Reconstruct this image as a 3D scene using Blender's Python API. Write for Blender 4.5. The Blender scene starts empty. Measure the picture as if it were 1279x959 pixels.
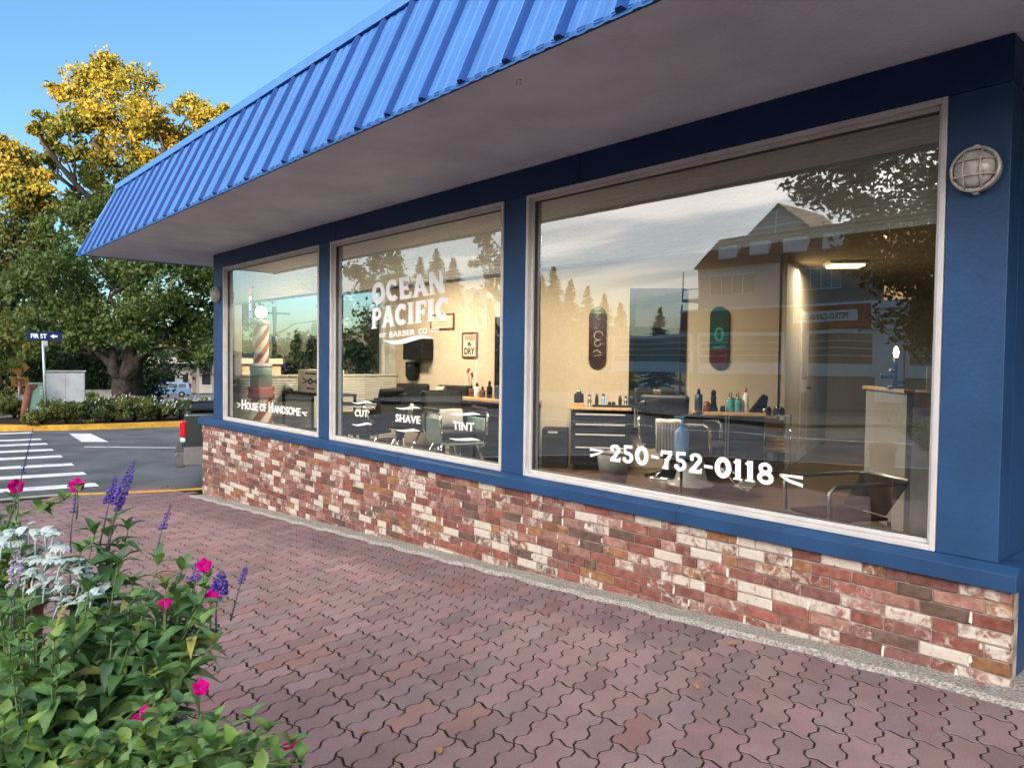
import bpy, bmesh, math, random
import numpy as np
from mathutils import Vector, Matrix

SC = bpy.context.scene
COL = SC.collection
rng = random.Random(7)
nrg = np.random.default_rng(11)
R = math.radians

# ---------------------------------------------------------------- camera
CAM_F, CAM_YAW, CAM_PITCH, CAM_ROLL, CAM_D = 910.884, 0.842429, -0.031959, 0.011901, 3.75
_cy, _sy, _cp, _sp = math.cos(CAM_YAW), math.sin(CAM_YAW), math.cos(CAM_PITCH), math.sin(CAM_PITCH)
FW = np.array([-_sy * _cp, _cy * _cp, _sp])
_r0 = np.array([_cy, _sy, 0.0]); _u0 = np.cross(_r0, FW)
_c, _s = math.cos(CAM_ROLL), math.sin(CAM_ROLL)
RT = _c * _r0 + _s * _u0
UP = -_s * _r0 + _c * _u0
EYE = np.array([0.0, -CAM_D, 0.0])
cd = bpy.data.cameras.new('camera'); cam = bpy.data.objects.new('camera', cd); COL.objects.link(cam)
cd.sensor_width = 36.0; cd.lens = CAM_F / 1279 * 36; cd.clip_end = 3000; cd.clip_start = 0.02
cam.matrix_world = Matrix(((RT[0], UP[0], -FW[0], EYE[0]), (RT[1], UP[1], -FW[1], EYE[1]), (RT[2], UP[2], -FW[2], EYE[2]), (0, 0, 0, 1)))
SC.camera = cam

# ---------------------------------------------------------------- sky, sun, exposure
SUN_AZ = math.atan2(0.62, -0.78)          # clockwise from +Y
SUN_EL = R(7.0)
world = bpy.data.worlds.new('World'); SC.world = world; world.use_nodes = True
wt = world.node_tree; wn, wl = wt.nodes, wt.links
bg = wn['Background']; bg.inputs[1].default_value = 0.12
sky = wn.new('ShaderNodeTexSky'); sky.sky_type = 'NISHITA'; sky.sun_disc = False
sky.sun_elevation = SUN_EL; sky.sun_rotation = SUN_AZ
sky.air_density = 1.0; sky.dust_density = 1.0; sky.ozone_density = 3.3; sky.altitude = 0
tc = wn.new('ShaderNodeTexCoord')
sep = wn.new('ShaderNodeSeparateXYZ'); wl.new(tc.outputs['Generated'], sep.inputs[0])
def wmath(op, a, b=None, clamp=False):
    n = wn.new('ShaderNodeMath'); n.operation = op; n.use_clamp = clamp
    for i, v in enumerate((a, b)):
        if v is None: continue
        if isinstance(v, (int, float)): n.inputs[i].default_value = v
        else: wl.new(v, n.inputs[i])
    return n.outputs[0]
zc = wmath('ADD', wmath('MAXIMUM', sep.outputs[2], 0.0), 0.08)
cx = wmath('DIVIDE', sep.outputs[0], zc); cyy = wmath('DIVIDE', sep.outputs[1], zc)
comb = wn.new('ShaderNodeCombineXYZ'); wl.new(cx, comb.inputs[0]); wl.new(cyy, comb.inputs[1])
mapn = wn.new('ShaderNodeMapping'); mapn.inputs['Rotation'].default_value = (0, 0, R(25)); mapn.inputs['Scale'].default_value = (0.55, 1.9, 1)
wl.new(comb.outputs[0], mapn.inputs[0])
cn = wn.new('ShaderNodeTexNoise'); cn.inputs['Scale'].default_value = 1.0; cn.inputs['Detail'].default_value = 5; cn.inputs['Roughness'].default_value = 0.5
cn.inputs['Distortion'].default_value = 0.5
wl.new(mapn.outputs[0], cn.inputs[0])
cr = wn.new('ShaderNodeMapRange'); cr.interpolation_type = 'SMOOTHSTEP'
cr.inputs[1].default_value = 0.40; cr.inputs[2].default_value = 0.64; wl.new(cn.outputs[0], cr.inputs[0])
# evening cloud widened over the sunset side as added fill light, none overhead
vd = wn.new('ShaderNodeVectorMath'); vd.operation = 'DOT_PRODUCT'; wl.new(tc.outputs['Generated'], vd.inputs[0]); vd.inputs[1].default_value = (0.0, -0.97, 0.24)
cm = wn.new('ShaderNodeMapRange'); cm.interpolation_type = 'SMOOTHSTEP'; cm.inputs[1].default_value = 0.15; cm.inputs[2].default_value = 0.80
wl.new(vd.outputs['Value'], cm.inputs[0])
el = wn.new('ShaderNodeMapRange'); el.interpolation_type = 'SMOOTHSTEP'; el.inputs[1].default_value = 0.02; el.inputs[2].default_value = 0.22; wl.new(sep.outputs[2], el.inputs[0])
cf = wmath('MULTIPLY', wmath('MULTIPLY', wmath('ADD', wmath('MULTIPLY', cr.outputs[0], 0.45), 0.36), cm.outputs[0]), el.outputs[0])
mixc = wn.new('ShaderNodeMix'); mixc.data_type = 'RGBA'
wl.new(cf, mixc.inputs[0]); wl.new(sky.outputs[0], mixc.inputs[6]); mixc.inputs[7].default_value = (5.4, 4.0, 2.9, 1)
# cloud nearer the low sun brightened far more, to add fill light
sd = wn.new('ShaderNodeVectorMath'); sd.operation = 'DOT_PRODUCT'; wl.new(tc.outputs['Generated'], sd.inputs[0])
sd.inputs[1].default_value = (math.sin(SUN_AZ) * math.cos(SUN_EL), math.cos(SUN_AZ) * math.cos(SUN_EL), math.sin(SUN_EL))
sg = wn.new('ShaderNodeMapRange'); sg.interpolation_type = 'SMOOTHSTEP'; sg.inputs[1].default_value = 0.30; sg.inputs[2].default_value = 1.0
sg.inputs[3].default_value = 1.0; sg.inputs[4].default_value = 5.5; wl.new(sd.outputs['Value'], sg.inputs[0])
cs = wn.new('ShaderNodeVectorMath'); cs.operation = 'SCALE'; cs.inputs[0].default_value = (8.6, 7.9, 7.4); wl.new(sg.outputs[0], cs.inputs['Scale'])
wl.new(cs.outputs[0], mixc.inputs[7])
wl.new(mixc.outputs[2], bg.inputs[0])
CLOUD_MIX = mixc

sl = bpy.data.lights.new('sun', 'SUN'); so = bpy.data.objects.new('sun', sl); COL.objects.link(so)
sl.energy = 5.0; sl.angle = R(0.5); sl.color = (1.0, 0.60, 0.24)
sdir = Vector((math.sin(SUN_AZ) * math.cos(SUN_EL), math.cos(SUN_AZ) * math.cos(SUN_EL), math.sin(SUN_EL)))
so.rotation_euler = sdir.to_track_quat('Z', 'Y').to_euler(); so.location = sdir * 100

SC.view_settings.view_transform = 'Standard'; SC.view_settings.look = 'None'; SC.view_settings.gamma = 1.0
SC.view_settings.exposure = 1.68
SC.render.engine = 'CYCLES'
SC.cycles.max_bounces = 8; SC.cycles.transparent_max_bounces = 16; SC.cycles.glossy_bounces = 4; SC.cycles.diffuse_bounces = 3
SC.cycles.use_denoising = True; SC.cycles.caustics_reflective = False; SC.cycles.caustics_refractive = False
SC.cycles.sample_clamp_indirect = 4.0

# ---------------------------------------------------------------- measuring helpers
def ray(px, py): return FW + RT * (px - 639.5) / CAM_F - UP * (py - 479.5) / CAM_F
def hit(px, py, n, c):
    n = np.array(n, float); v = ray(px, py); return EYE + v * ((c - n @ EYE) / (n @ v))
def hy(px, py, y): return hit(px, py, (0, 1, 0), y)
def hx(px, py, x): return hit(px, py, (1, 0, 0), x)
def hz(px, py, z): return hit(px, py, (0, 0, 1), z)
def far(px, py, dep): return EYE + ray(px, py) * dep
def mirr(px, py, dep):
    p = far(px, py, dep); p[1] = 0.12 - p[1]; return p
def to_px(P):
    v = np.asarray(P, float) - EYE; z = v @ FW
    return 639.5 + CAM_F * (v @ RT) / z, 479.5 - CAM_F * (v @ UP) / z, z

# ---------------------------------------------------------------- materials
def new_mat(name):
    m = bpy.data.materials.new(name); m.use_nodes = True
    nt = m.node_tree
    return m, nt, nt.nodes['Principled BSDF']
def node(nt, kind, **kw):
    n = nt.nodes.new(kind)
    for k, v in kw.items(): setattr(n, k, v)
    return n
def mixrgb(nt, fac, a, b, blend='MIX'):
    n = node(nt, 'ShaderNodeMix', data_type='RGBA', blend_type=blend)
    for i, v in ((0, fac), (6, a), (7, b)):
        if isinstance(v, (int, float)): n.inputs[i].default_value = v
        elif isinstance(v, tuple): n.inputs[i].default_value = (*v[:3], 1)
        else: nt.links.new(v, n.inputs[i])
    return n.outputs[2]
def mrange(nt, v, a, b, c=0.0, d=1.0, smooth=True):
    n = node(nt, 'ShaderNodeMapRange')
    if smooth: n.interpolation_type = 'SMOOTHSTEP'
    for i, x in ((1, a), (2, b), (3, c), (4, d)):
        n.inputs[i].default_value = x
    nt.links.new(v, n.inputs[0]); return n.outputs[0]
def noise(nt, coord, scale, detail=3, rough=0.55, dist=0.0):
    n = node(nt, 'ShaderNodeTexNoise'); n.inputs['Scale'].default_value = scale; n.inputs['Detail'].default_value = detail
    n.inputs['Roughness'].default_value = rough; n.inputs['Distortion'].default_value = dist
    nt.links.new(coord, n.inputs[0]); return n.outputs[0]
def pos(nt): return node(nt, 'ShaderNodeNewGeometry').outputs['Position']
def objc(nt): return node(nt, 'ShaderNodeTexCoord').outputs['Object']
def bump(nt, b, h, strength, dist=0.01):
    n = node(nt, 'ShaderNodeBump'); n.inputs['Strength'].default_value = strength; n.inputs['Distance'].default_value = dist
    nt.links.new(h, n.inputs['Height']); nt.links.new(n.outputs[0], b.inputs['Normal'])

def M(name, col, rough=0.5, metal=0.0, var=0.15, scale=9.0, bmp=0.0, bscale=80.0, spec=0.5, coat=0.0, emit=None, es=0.0, dirt=0.0):
    m, nt, b = new_mat(name)
    p = pos(nt)
    n1 = noise(nt, p, scale, 4)
    lo = tuple(c * (1 - var) for c in col); hi = tuple(min(1, c * (1 + var)) for c in col)
    c = mixrgb(nt, mrange(nt, n1, 0.3, 0.7), lo, hi)
    if dirt:
        n3 = noise(nt, p, scale * 0.6, 6, 0.7, 0.6)
        c = mixrgb(nt, mrange(nt, n3, 0.55, 0.75, 0, dirt), c, (0.06, 0.05, 0.04))
    nt.links.new(c, b.inputs['Base Color'])
    b.inputs['Roughness'].default_value = rough; b.inputs['Metallic'].default_value = metal
    b.inputs['Specular IOR Level'].default_value = spec
    if coat: b.inputs['Coat Weight'].default_value = coat; b.inputs['Coat Roughness'].default_value = 0.08
    if bmp: bump(nt, b, noise(nt, p, bscale, 4), bmp)
    if emit: b.inputs['Emission Color'].default_value = (*emit, 1); b.inputs['Emission Strength'].default_value = es
    return m

def tint_mat(name, attr, kind):
    """brick / paver / leaf: colour from the object (single pieces) or a colour attribute (joined pieces)"""
    m, nt, b = new_mat(name)
    if attr:
        a = node(nt, 'ShaderNodeAttribute'); a.attribute_name = 'tint'; colo, al = a.outputs['Color'], a.outputs['Alpha']
    else:
        o = node(nt, 'ShaderNodeObjectInfo'); colo, al = o.outputs['Color'], o.outputs['Alpha']
    p = pos(nt)
    if kind == 'brick':
        n1 = noise(nt, p, 22, 5, 0.65)
        c = mixrgb(nt, mrange(nt, n1, 0.3, 0.75), colo, (0.5, 0.42, 0.38), 'MULTIPLY')
        n2 = noise(nt, p, 17, 7, 0.68, 0.8)
        n2 = mrange(nt, n2, 0.0, 1.0, 0.18, 0.82, False)
        add = node(nt, 'ShaderNodeMath', operation='ADD'); nt.links.new(n2, add.inputs[0]); nt.links.new(al, add.inputs[1])
        wmask = mrange(nt, add.outputs[0], 0.98, 1.10)
        wc = mixrgb(nt, noise(nt, p, 40, 3), (0.46, 0.385, 0.31), (0.62, 0.56, 0.49))
        c = mixrgb(nt, wmask, c, wc)
        dk = noise(nt, p, 33, 4, 0.6, 1.0)
        c = mixrgb(nt, mrange(nt, dk, 0.66, 0.72, 0, 0.8), c, (0.05, 0.035, 0.03))
        nt.links.new(c, b.inputs['Base Color']); b.inputs['Roughness'].default_value = 0.9; b.inputs['Specular IOR Level'].default_value = 0.25
        bump(nt, b, noise(nt, p, 60, 6, 0.7), 0.55, 0.008)
    elif kind == 'paver':
        n1 = noise(nt, p, 3.0, 6, 0.62)
        c = mixrgb(nt, mrange(nt, n1, 0.35, 0.7), colo, (0.80, 0.82, 0.86), 'MULTIPLY')
        n2 = noise(nt, p, 120, 2)
        c = mixrgb(nt, mrange(nt, n2, 0.3, 0.75, 0, 0.5), c, (0.62, 0.6, 0.6), 'MULTIPLY')
        n4 = noise(nt, p, 1.3, 5, 0.7, 1.2)
        c = mixrgb(nt, mrange(nt, n4, 0.60, 0.72, 0, 0.45), c, (0.36, 0.15, 0.14))
        n5 = noise(nt, p, 7, 4, 0.7, 0.6)
        c = mixrgb(nt, mrange(nt, n5, 0.68, 0.76, 0, 0.5), c, (0.12, 0.11, 0.115))
        nt.links.new(c, b.inputs['Base Color']); b.inputs['Roughness'].default_value = 0.88; b.inputs['Specular IOR Level'].default_value = 0.18
        bump(nt, b, noise(nt, p, 240, 3, 0.7), 0.35, 0.004)
    else:
        n1 = noise(nt, p, 60, 3)
        c = mixrgb(nt, mrange(nt, n1, 0.3, 0.7), colo, (0.72, 0.8, 0.7), 'MULTIPLY')
        nt.links.new(c, b.inputs['Base Color']); b.inputs['Roughness'].default_value = 0.42; b.inputs['Specular IOR Level'].default_value = 0.5
        tr = node(nt, 'ShaderNodeBsdfTranslucent'); nt.links.new(mixrgb(nt, 1.0, c, (1.0, 1.15, 0.5), 'MULTIPLY'), tr.inputs[0])
        ms = node(nt, 'ShaderNodeMixShader'); ms.inputs[0].default_value = 0.28
        out = nt.nodes['Material Output']
        nt.links.new(b.outputs[0], ms.inputs[1]); nt.links.new(tr.outputs[0], ms.inputs[2]); nt.links.new(ms.outputs[0], out.inputs[0])
        bump(nt, b, noise(nt, p, 130, 2), 0.25, 0.004)
    return m

def crown_mat(name, a, b_, c_, trans=0.3, nscale=0.5):
    m, nt, b = new_mat(name)
    g = node(nt, 'ShaderNodeNewGeometry')
    rnd = g.outputs['Random Per Island']
    col = mixrgb(nt, rnd, a, b_)
    col = mixrgb(nt, mrange(nt, noise(nt, g.outputs['Position'], nscale, 3), 0.42, 0.62), col, mixrgb(nt, rnd, c_, a))
    nt.links.new(col, b.inputs['Base Color']); b.inputs['Roughness'].default_value = 0.55; b.inputs['Specular IOR Level'].default_value = 0.3
    tr = node(nt, 'ShaderNodeBsdfTranslucent'); nt.links.new(col, tr.inputs[0])
    ms = node(nt, 'ShaderNodeMixShader'); ms.inputs[0].default_value = trans
    nt.links.new(b.outputs[0], ms.inputs[1]); nt.links.new(tr.outputs[0], ms.inputs[2]); nt.links.new(ms.outputs[0], nt.nodes['Material Output'].inputs[0])
    return m

def glass_mat(name, gain=1.9, base=0.0, tint=(0.93, 0.96, 0.95), wavy=0.0009, wscale=1.6):
    m, nt, b = new_mat(name); nt.nodes.remove(b)
    out = nt.nodes['Material Output']
    p = pos(nt)
    fr = node(nt, 'ShaderNodeFresnel'); fr.inputs[0].default_value = 1.52
    mu = node(nt, 'ShaderNodeMath', operation='MULTIPLY_ADD', use_clamp=True); mu.inputs[1].default_value = gain; mu.inputs[2].default_value = base; nt.links.new(fr.outputs[0], mu.inputs[0])
    tr = node(nt, 'ShaderNodeBsdfTransparent'); tr.inputs[0].default_value = (*tint, 1)
    gl = node(nt, 'ShaderNodeBsdfGlossy'); gl.inputs['Roughness'].default_value = 0.0; gl.inputs[0].default_value = (1, 1, 1, 1)
    if wavy:
        bn = node(nt, 'ShaderNodeBump'); bn.inputs['Strength'].default_value = 1.0; bn.inputs['Distance'].default_value = wavy
        nt.links.new(noise(nt, p, wscale, 1), bn.inputs['Height']); nt.links.new(bn.outputs[0], gl.inputs['Normal'])
    ms = node(nt, 'ShaderNodeMixShader')
    nt.links.new(mu.outputs[0], ms.inputs[0]); nt.links.new(tr.outputs[0], ms.inputs[1]); nt.links.new(gl.outputs[0], ms.inputs[2]); nt.links.new(ms.outputs[0], out.inputs[0])
    return m

MT = {}
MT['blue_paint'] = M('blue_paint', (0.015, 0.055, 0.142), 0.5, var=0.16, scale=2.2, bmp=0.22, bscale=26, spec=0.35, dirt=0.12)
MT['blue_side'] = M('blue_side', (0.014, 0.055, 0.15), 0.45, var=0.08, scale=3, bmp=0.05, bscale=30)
MT['navy'] = M('blue_paint_shaded', (0.008, 0.028, 0.105), 0.45, var=0.08, scale=3, bmp=0.08, bscale=30, spec=0.3)  # header: post blue darkened, shade under the soffit put into the colour
MT['alu'] = M('aluminium', (0.58, 0.565, 0.55), 0.42, 0.15, var=0.08, scale=5, bmp=0.05)
MT['alu_dark'] = M('gasket', (0.05, 0.05, 0.05), 0.6)
MT['soffit'] = M('stucco', (0.60, 0.67, 0.735), 0.95, var=0.10, scale=1.6, bmp=0.5, bscale=38, spec=0.1, dirt=0.10)
MT['roof'] = M('roof_blue', (0.045, 0.160, 0.44), 0.45, 0.0, var=0.10, scale=2.5, spec=0.35, coat=0.08, dirt=0.06)
MT['batten'] = M('batten_shaded_blue', (0.007, 0.050, 0.21), 0.6, var=0.06, scale=4, spec=0.2)  # same blue as the panels, darkened: rib shading put into the colour
MT['cap'] = M('ridge_blue', (0.05, 0.20, 0.50), 0.4, var=0.06, scale=4, spec=0.6)
MT['mortar'] = M('mortar', (0.36, 0.315, 0.275), 0.95, var=0.35, scale=14, bmp=0.6, bscale=120, spec=0.1)
MT['smear'] = M('mortar_smear', (0.70, 0.64, 0.56), 0.95, var=0.12, scale=40, bmp=0.3, bscale=120, spec=0.1)
MT['concrete'] = M('concrete', (0.33, 0.318, 0.29), 0.95, var=0.55, scale=85, bmp=0.9, bscale=110, spec=0.2, dirt=0.35)
MT['conc_smooth'] = M('concrete_walk', (0.36, 0.34, 0.32), 0.9, var=0.15, scale=2.5, bmp=0.3, bscale=60, spec=0.2)
MT['joint'] = M('joint_sand', (0.022, 0.020, 0.014), 0.95, var=0.5, scale=6, bmp=0.5, spec=0.1)
MT['asphalt'] = M('asphalt', (0.105, 0.110, 0.117), 0.88, var=0.28, scale=0.9, bmp=0.5, bscale=90, spec=0.22, dirt=0.25)
MT['lot'] = M('parking_asphalt', (0.16, 0.155, 0.15), 0.9, var=0.15, scale=0.6, spec=0.2)
MT['white_line'] = M('road_white', (0.68, 0.69, 0.70), 0.7, var=0.14, scale=4, dirt=0.5)
MT['yellow'] = M('kerb_yellow', (0.60, 0.33, 0.035), 0.7, var=0.18, scale=5, dirt=0.45)
MT['kerb'] = M('kerb_grey', (0.32, 0.31, 0.29), 0.9, var=0.15, scale=5)
MT['soil'] = M('soil', (0.035, 0.024, 0.016), 0.98, var=0.4, scale=12, bmp=1.0, bscale=40, spec=0.1)
MT['earth'] = M('rough_ground', (0.10, 0.10, 0.055), 0.98, var=0.4, scale=0.4, spec=0.1)
MT['int_wall'] = M('beige_wall', (0.62, 0.53, 0.40), 0.75, var=0.05, scale=1.5, bmp=0.05, spec=0.3)
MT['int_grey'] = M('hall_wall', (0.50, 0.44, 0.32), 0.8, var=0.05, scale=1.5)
MT['ceiling'] = M('ceiling', (0.40, 0.34, 0.24), 0.9, var=0.05, scale=2)
MT['floor_wood'] = M('floor_wood', (0.17, 0.105, 0.055), 0.35, var=0.4, scale=3, spec=0.5)
MT['white_trim'] = M('white_trim', (0.72, 0.68, 0.60), 0.5, var=0.05)
MT['black'] = M('black', (0.012, 0.012, 0.014), 0.5, var=0.1, spec=0.15)
MT['black_vinyl'] = M('black_vinyl', (0.014, 0.015, 0.018), 0.4, var=0.15, bmp=0.06, bscale=40, spec=0.25)
MT['black_satin'] = M('black_satin', (0.018, 0.018, 0.020), 0.7, var=0.1, spec=0.12)
MT['chrome'] = M('chrome', (0.82, 0.82, 0.82), 0.12, 1.0, var=0.03)
MT['steel'] = M('steel', (0.42, 0.43, 0.43), 0.35, 0.9, var=0.06)
MT['galv'] = M('galvanised', (0.44, 0.46, 0.46), 0.5, 0.5, var=0.12, scale=20)
MT['wood'] = M('maple_top', (0.58, 0.36, 0.17), 0.4, var=0.15, scale=12)
MT['frame_wood'] = M('frame_wood', (0.16, 0.06, 0.03), 0.5, var=0.2)
MT['paper'] = M('paper', (0.68, 0.60, 0.46), 0.8, var=0.06)
MT['paper_w'] = M('white_card', (0.75, 0.73, 0.68), 0.7, var=0.04)
MT['red'] = M('red', (0.50, 0.03, 0.025), 0.5, var=0.12)
MT['red_print'] = M('red_print', (0.45, 0.10, 0.06), 0.7, var=0.06)
MT['white'] = M('white', (0.80, 0.80, 0.78), 0.4, var=0.03)
MT['vinyl_white'] = M('vinyl_white', (0.93, 0.93, 0.93), 0.5, var=0.01)
MT['porcelain'] = M('porcelain', (0.84, 0.82, 0.77), 0.2, var=0.05, coat=0.4)
MT['pale_green'] = M('pale_green', (0.38, 0.55, 0.47), 0.4, var=0.06)
MT['collar'] = M('red_collar', (0.33, 0.07, 0.04), 0.5, var=0.3, scale=25)
MT['towel'] = M('towel', (0.70, 0.66, 0.62), 0.95, var=0.08, scale=90, bmp=0.4, bscale=300)
MT['towel_line'] = M('towel_stripe', (0.25, 0.22, 0.25), 0.95)
MT['cream_towel'] = M('cream_towel', (0.72, 0.58, 0.38), 0.95, var=0.08, bmp=0.4, bscale=200)
MT['yellow_towel'] = M('yellow_towel', (0.68, 0.38, 0.02), 0.95, var=0.15, bmp=0.5, bscale=160)
MT['spray_blue'] = M('spray_blue', (0.25, 0.50, 0.82), 0.2, var=0.08)
MT['teal'] = M('teal_liquid', (0.10, 0.34, 0.36), 0.15, var=0.1)
MT['navy_bottle'] = M('navy_bottle', (0.02, 0.05, 0.09), 0.25, var=0.1)
MT['brown_bottle'] = M('brown_bottle', (0.14, 0.05, 0.02), 0.25, var=0.1)
MT['grey_panel'] = M('grey_panel', (0.30, 0.29, 0.27), 0.7, var=0.06, scale=3)
MT['pale_panel'] = M('pale_panel', (0.58, 0.57, 0.52), 0.75, var=0.12, scale=6)
MT['navy_pipe'] = M('navy_pipe', (0.03, 0.05, 0.13), 0.35, 0.4)
MT['bulb'] = M('bulb', (1, 0.7, 0.4), 0.3, emit=(1.0, 0.55, 0.20), es=6.5)
MT['globe'] = M('globe', (0.9, 0.88, 0.8), 0.3, emit=(1.0, 0.93, 0.80), es=1.3)
MT['tube_light'] = M('ceiling_diffuser', (0.9, 0.85, 0.7), 0.5, emit=(1.0, 0.80, 0.50), es=0.8)
MT['neon_red'] = M('neon_red', (0.9, 0.1, 0.05), 0.4, emit=(1.0, 0.16, 0.08), es=0.8)
MT['neon_white'] = M('neon_white', (0.9, 0.9, 0.9), 0.4, emit=(0.9, 0.95, 1.0), es=0.7)
MT['neon_blue'] = M('neon_blue', (0.1, 0.15, 0.9), 0.4, emit=(0.22, 0.28, 1.0), es=0.8)
MT['lens'] = M('lamp_lens', (0.52, 0.49, 0.46), 0.3, var=0.2, scale=25, coat=0.3)
MT['lamp_metal'] = M('lamp_metal', (0.55, 0.52, 0.47), 0.45, 0.3, var=0.15, scale=30)
MT['bark'] = M('bark', (0.040, 0.034, 0.028), 0.95, var=0.35, scale=5, bmp=1.0, bscale=14, spec=0.1)
MT['stem'] = M('stem', (0.10, 0.16, 0.05), 0.6, var=0.2)
MT['stem_dark'] = M('dark_stem', (0.06, 0.05, 0.07), 0.6, var=0.2)
MT['terracotta'] = M('terracotta', (0.20, 0.075, 0.045), 0.85, var=0.15, bmp=0.2)
MT['planter'] = M('planter_stone', (0.30, 0.27, 0.25), 0.95, var=0.2, bmp=0.7, bscale=60)
MT['purple'] = M('salvia_purple', (0.09, 0.045, 0.36), 0.6, var=0.25, scale=40)
MT['magenta'] = M('petunia_magenta', (0.40, 0.001, 0.14), 0.9, var=0.2, scale=25, spec=0.1)
MT['silver'] = M('dusty_silver', (0.40, 0.49, 0.47), 0.8, var=0.12, scale=30)
MT['truck'] = M('truck_green', (0.016, 0.032, 0.030), 0.25, var=0.05, coat=0.6)
MT['trim_grey'] = M('grey_plastic', (0.09, 0.09, 0.095), 0.5, var=0.06)
MT['two_tone'] = M('pewter_trim', (0.20, 0.20, 0.205), 0.4, 0.3, var=0.05)
MT['tail_red'] = M('tail_lens', (0.55, 0.012, 0.02), 0.15, var=0.1, coat=0.5)
MT['van'] = M('van_blue', (0.20, 0.33, 0.50), 0.3, 0.2, var=0.04, coat=0.5)
MT['glass_dark'] = M('dark_glass', (0.025, 0.032, 0.038), 0.06, var=0.05, spec=0.8)
MT['glass_house'] = M('house_glass', (0.10, 0.12, 0.13), 0.06, var=0.1, spec=0.8)
MT['tyre'] = M('tyre', (0.018, 0.018, 0.018), 0.85)
MT['rim'] = M('rim', (0.45, 0.45, 0.46), 0.3, 0.8)
MT['sign_blue'] = M('sign_blue', (0.008, 0.022, 0.10), 0.6, spec=0.2)
MT['sign_orange_shaded'] = M('sign_orange_shaded', (0.20, 0.09, 0.01), 0.5, var=0.06)  # orange darkened: deep shade among the leaves put into the colour
MT['post_red'] = M('post_red', (0.24, 0.085, 0.05), 0.7, var=0.2, scale=8)
MT['box_white'] = M('cabinet_white', (0.60, 0.60, 0.60), 0.6, var=0.10, scale=3, dirt=0.15)
MT['box_green'] = M('cabinet_green', (0.22, 0.38, 0.28), 0.6, var=0.08)
MT['stucco_w'] = M('white_render', (0.55, 0.51, 0.45), 0.85, var=0.08, scale=0.5)
MT['stucco_g'] = M('grey_render', (0.46, 0.46, 0.48), 0.85, var=0.06, scale=0.3)
MT['siding_b'] = M('brown_render', (0.27, 0.235, 0.205), 0.85, var=0.06, scale=0.3)
MT['roof_dark'] = M('roof_dark', (0.055, 0.052, 0.055), 0.9, var=0.15, scale=0.8)
MT['fascia_red'] = M('fascia_red', (0.36, 0.055, 0.035), 0.5, var=0.05, scale=0.5)
MT['sign_white'] = M('sign_white', (0.74, 0.74, 0.72), 0.5, var=0.03)
MT['ink'] = M('ink', (0.02, 0.02, 0.022), 0.6)
MT['pole_wood'] = M('pole_wood', (0.11, 0.085, 0.065), 0.9, var=0.25, scale=6)
MT['skin'] = M('skin', (0.42, 0.25, 0.18), 0.6, var=0.05)
MT['jacket'] = M('red_jacket', (0.28, 0.02, 0.03), 0.85, var=0.1)
MT['trousers'] = M('dark_trousers', (0.02, 0.022, 0.03), 0.9)
MT['hair'] = M('hair', (0.02, 0.014, 0.01), 0.7)
MT['shrub_a'] = crown_mat('shrub_leaf', (0.085, 0.125, 0.035), (0.15, 0.19, 0.05), (0.19, 0.19, 0.05), 0.25, 1.2)
MT['shrub_dark'] = crown_mat('shrub_dark', (0.04, 0.07, 0.028), (0.07, 0.11, 0.038), (0.085, 0.115, 0.04), 0.2, 1.2)
MT['shrub_lime'] = crown_mat('shrub_lime', (0.09, 0.16, 0.03), (0.13, 0.20, 0.04), (0.10, 0.15, 0.04), 0.3, 1.2)
MT['leaf_sunlit'] = crown_mat('leaf_sunlit', (0.17, 0.20, 0.04), (0.32, 0.29, 0.05), (0.38, 0.27, 0.045), 0.35, 0.45)  # autumn yellow for upper crowns, low sunlight put into the leaf colour
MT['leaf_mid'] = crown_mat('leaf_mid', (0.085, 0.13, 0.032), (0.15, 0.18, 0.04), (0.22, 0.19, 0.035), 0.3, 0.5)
MT['leaf_green'] = crown_mat('leaf_green', (0.065, 0.115, 0.03), (0.115, 0.165, 0.04), (0.13, 0.16, 0.04), 0.25, 0.6)
MT['needle'] = crown_mat('needle', (0.016, 0.030, 0.015), (0.028, 0.045, 0.020), (0.022, 0.04, 0.02), 0.1, 0.5)
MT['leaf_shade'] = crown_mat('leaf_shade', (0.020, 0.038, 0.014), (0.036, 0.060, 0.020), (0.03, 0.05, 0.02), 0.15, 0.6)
MT['brick'] = tint_mat('brick', False, 'brick'); MT['brick_far'] = tint_mat('brick_joined', True, 'brick')
MT['paver'] = tint_mat('paver', False, 'paver'); MT['paver_far'] = tint_mat('paver_joined', True, 'paver')
MT['leaf'] = tint_mat('leaf', False, 'leaf'); MT['leaf_far'] = tint_mat('leaf_joined', True, 'leaf')
MT['glass'] = glass_mat('shop_glass', 2.5, 0.155)
MT['thin_glass'] = glass_mat('thin_glass', 1.2, wavy=0)
MT['mesh_grey'] = M('grey_mesh', (0.14, 0.14, 0.14), 0.5, 0.3)
# translucent shade cloth
_m, _nt, _b = new_mat('shade_cloth')
_b.inputs['Base Color'].default_value = (0.80, 0.77, 0.70, 1); _b.inputs['Roughness'].default_value = 0.9
_tr = node(_nt, 'ShaderNodeBsdfTranslucent'); _tr.inputs[0].default_value = (0.80, 0.76, 0.68, 1)
_ms = node(_nt, 'ShaderNodeMixShader'); _ms.inputs[0].default_value = 0.35
_nt.links.new(_b.outputs[0], _ms.inputs[1]); _nt.links.new(_tr.outputs[0], _ms.inputs[2]); _nt.links.new(_ms.outputs[0], _nt.nodes['Material Output'].inputs[0])
MT['shade'] = _m
_m, _nt, _b = new_mat('mirror_glass'); _b.inputs['Base Color'].default_value = (0.78, 0.82, 0.82, 1); _b.inputs['Metallic'].default_value = 1; _b.inputs['Roughness'].default_value = 0.01
MT['mirror'] = _m
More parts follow.
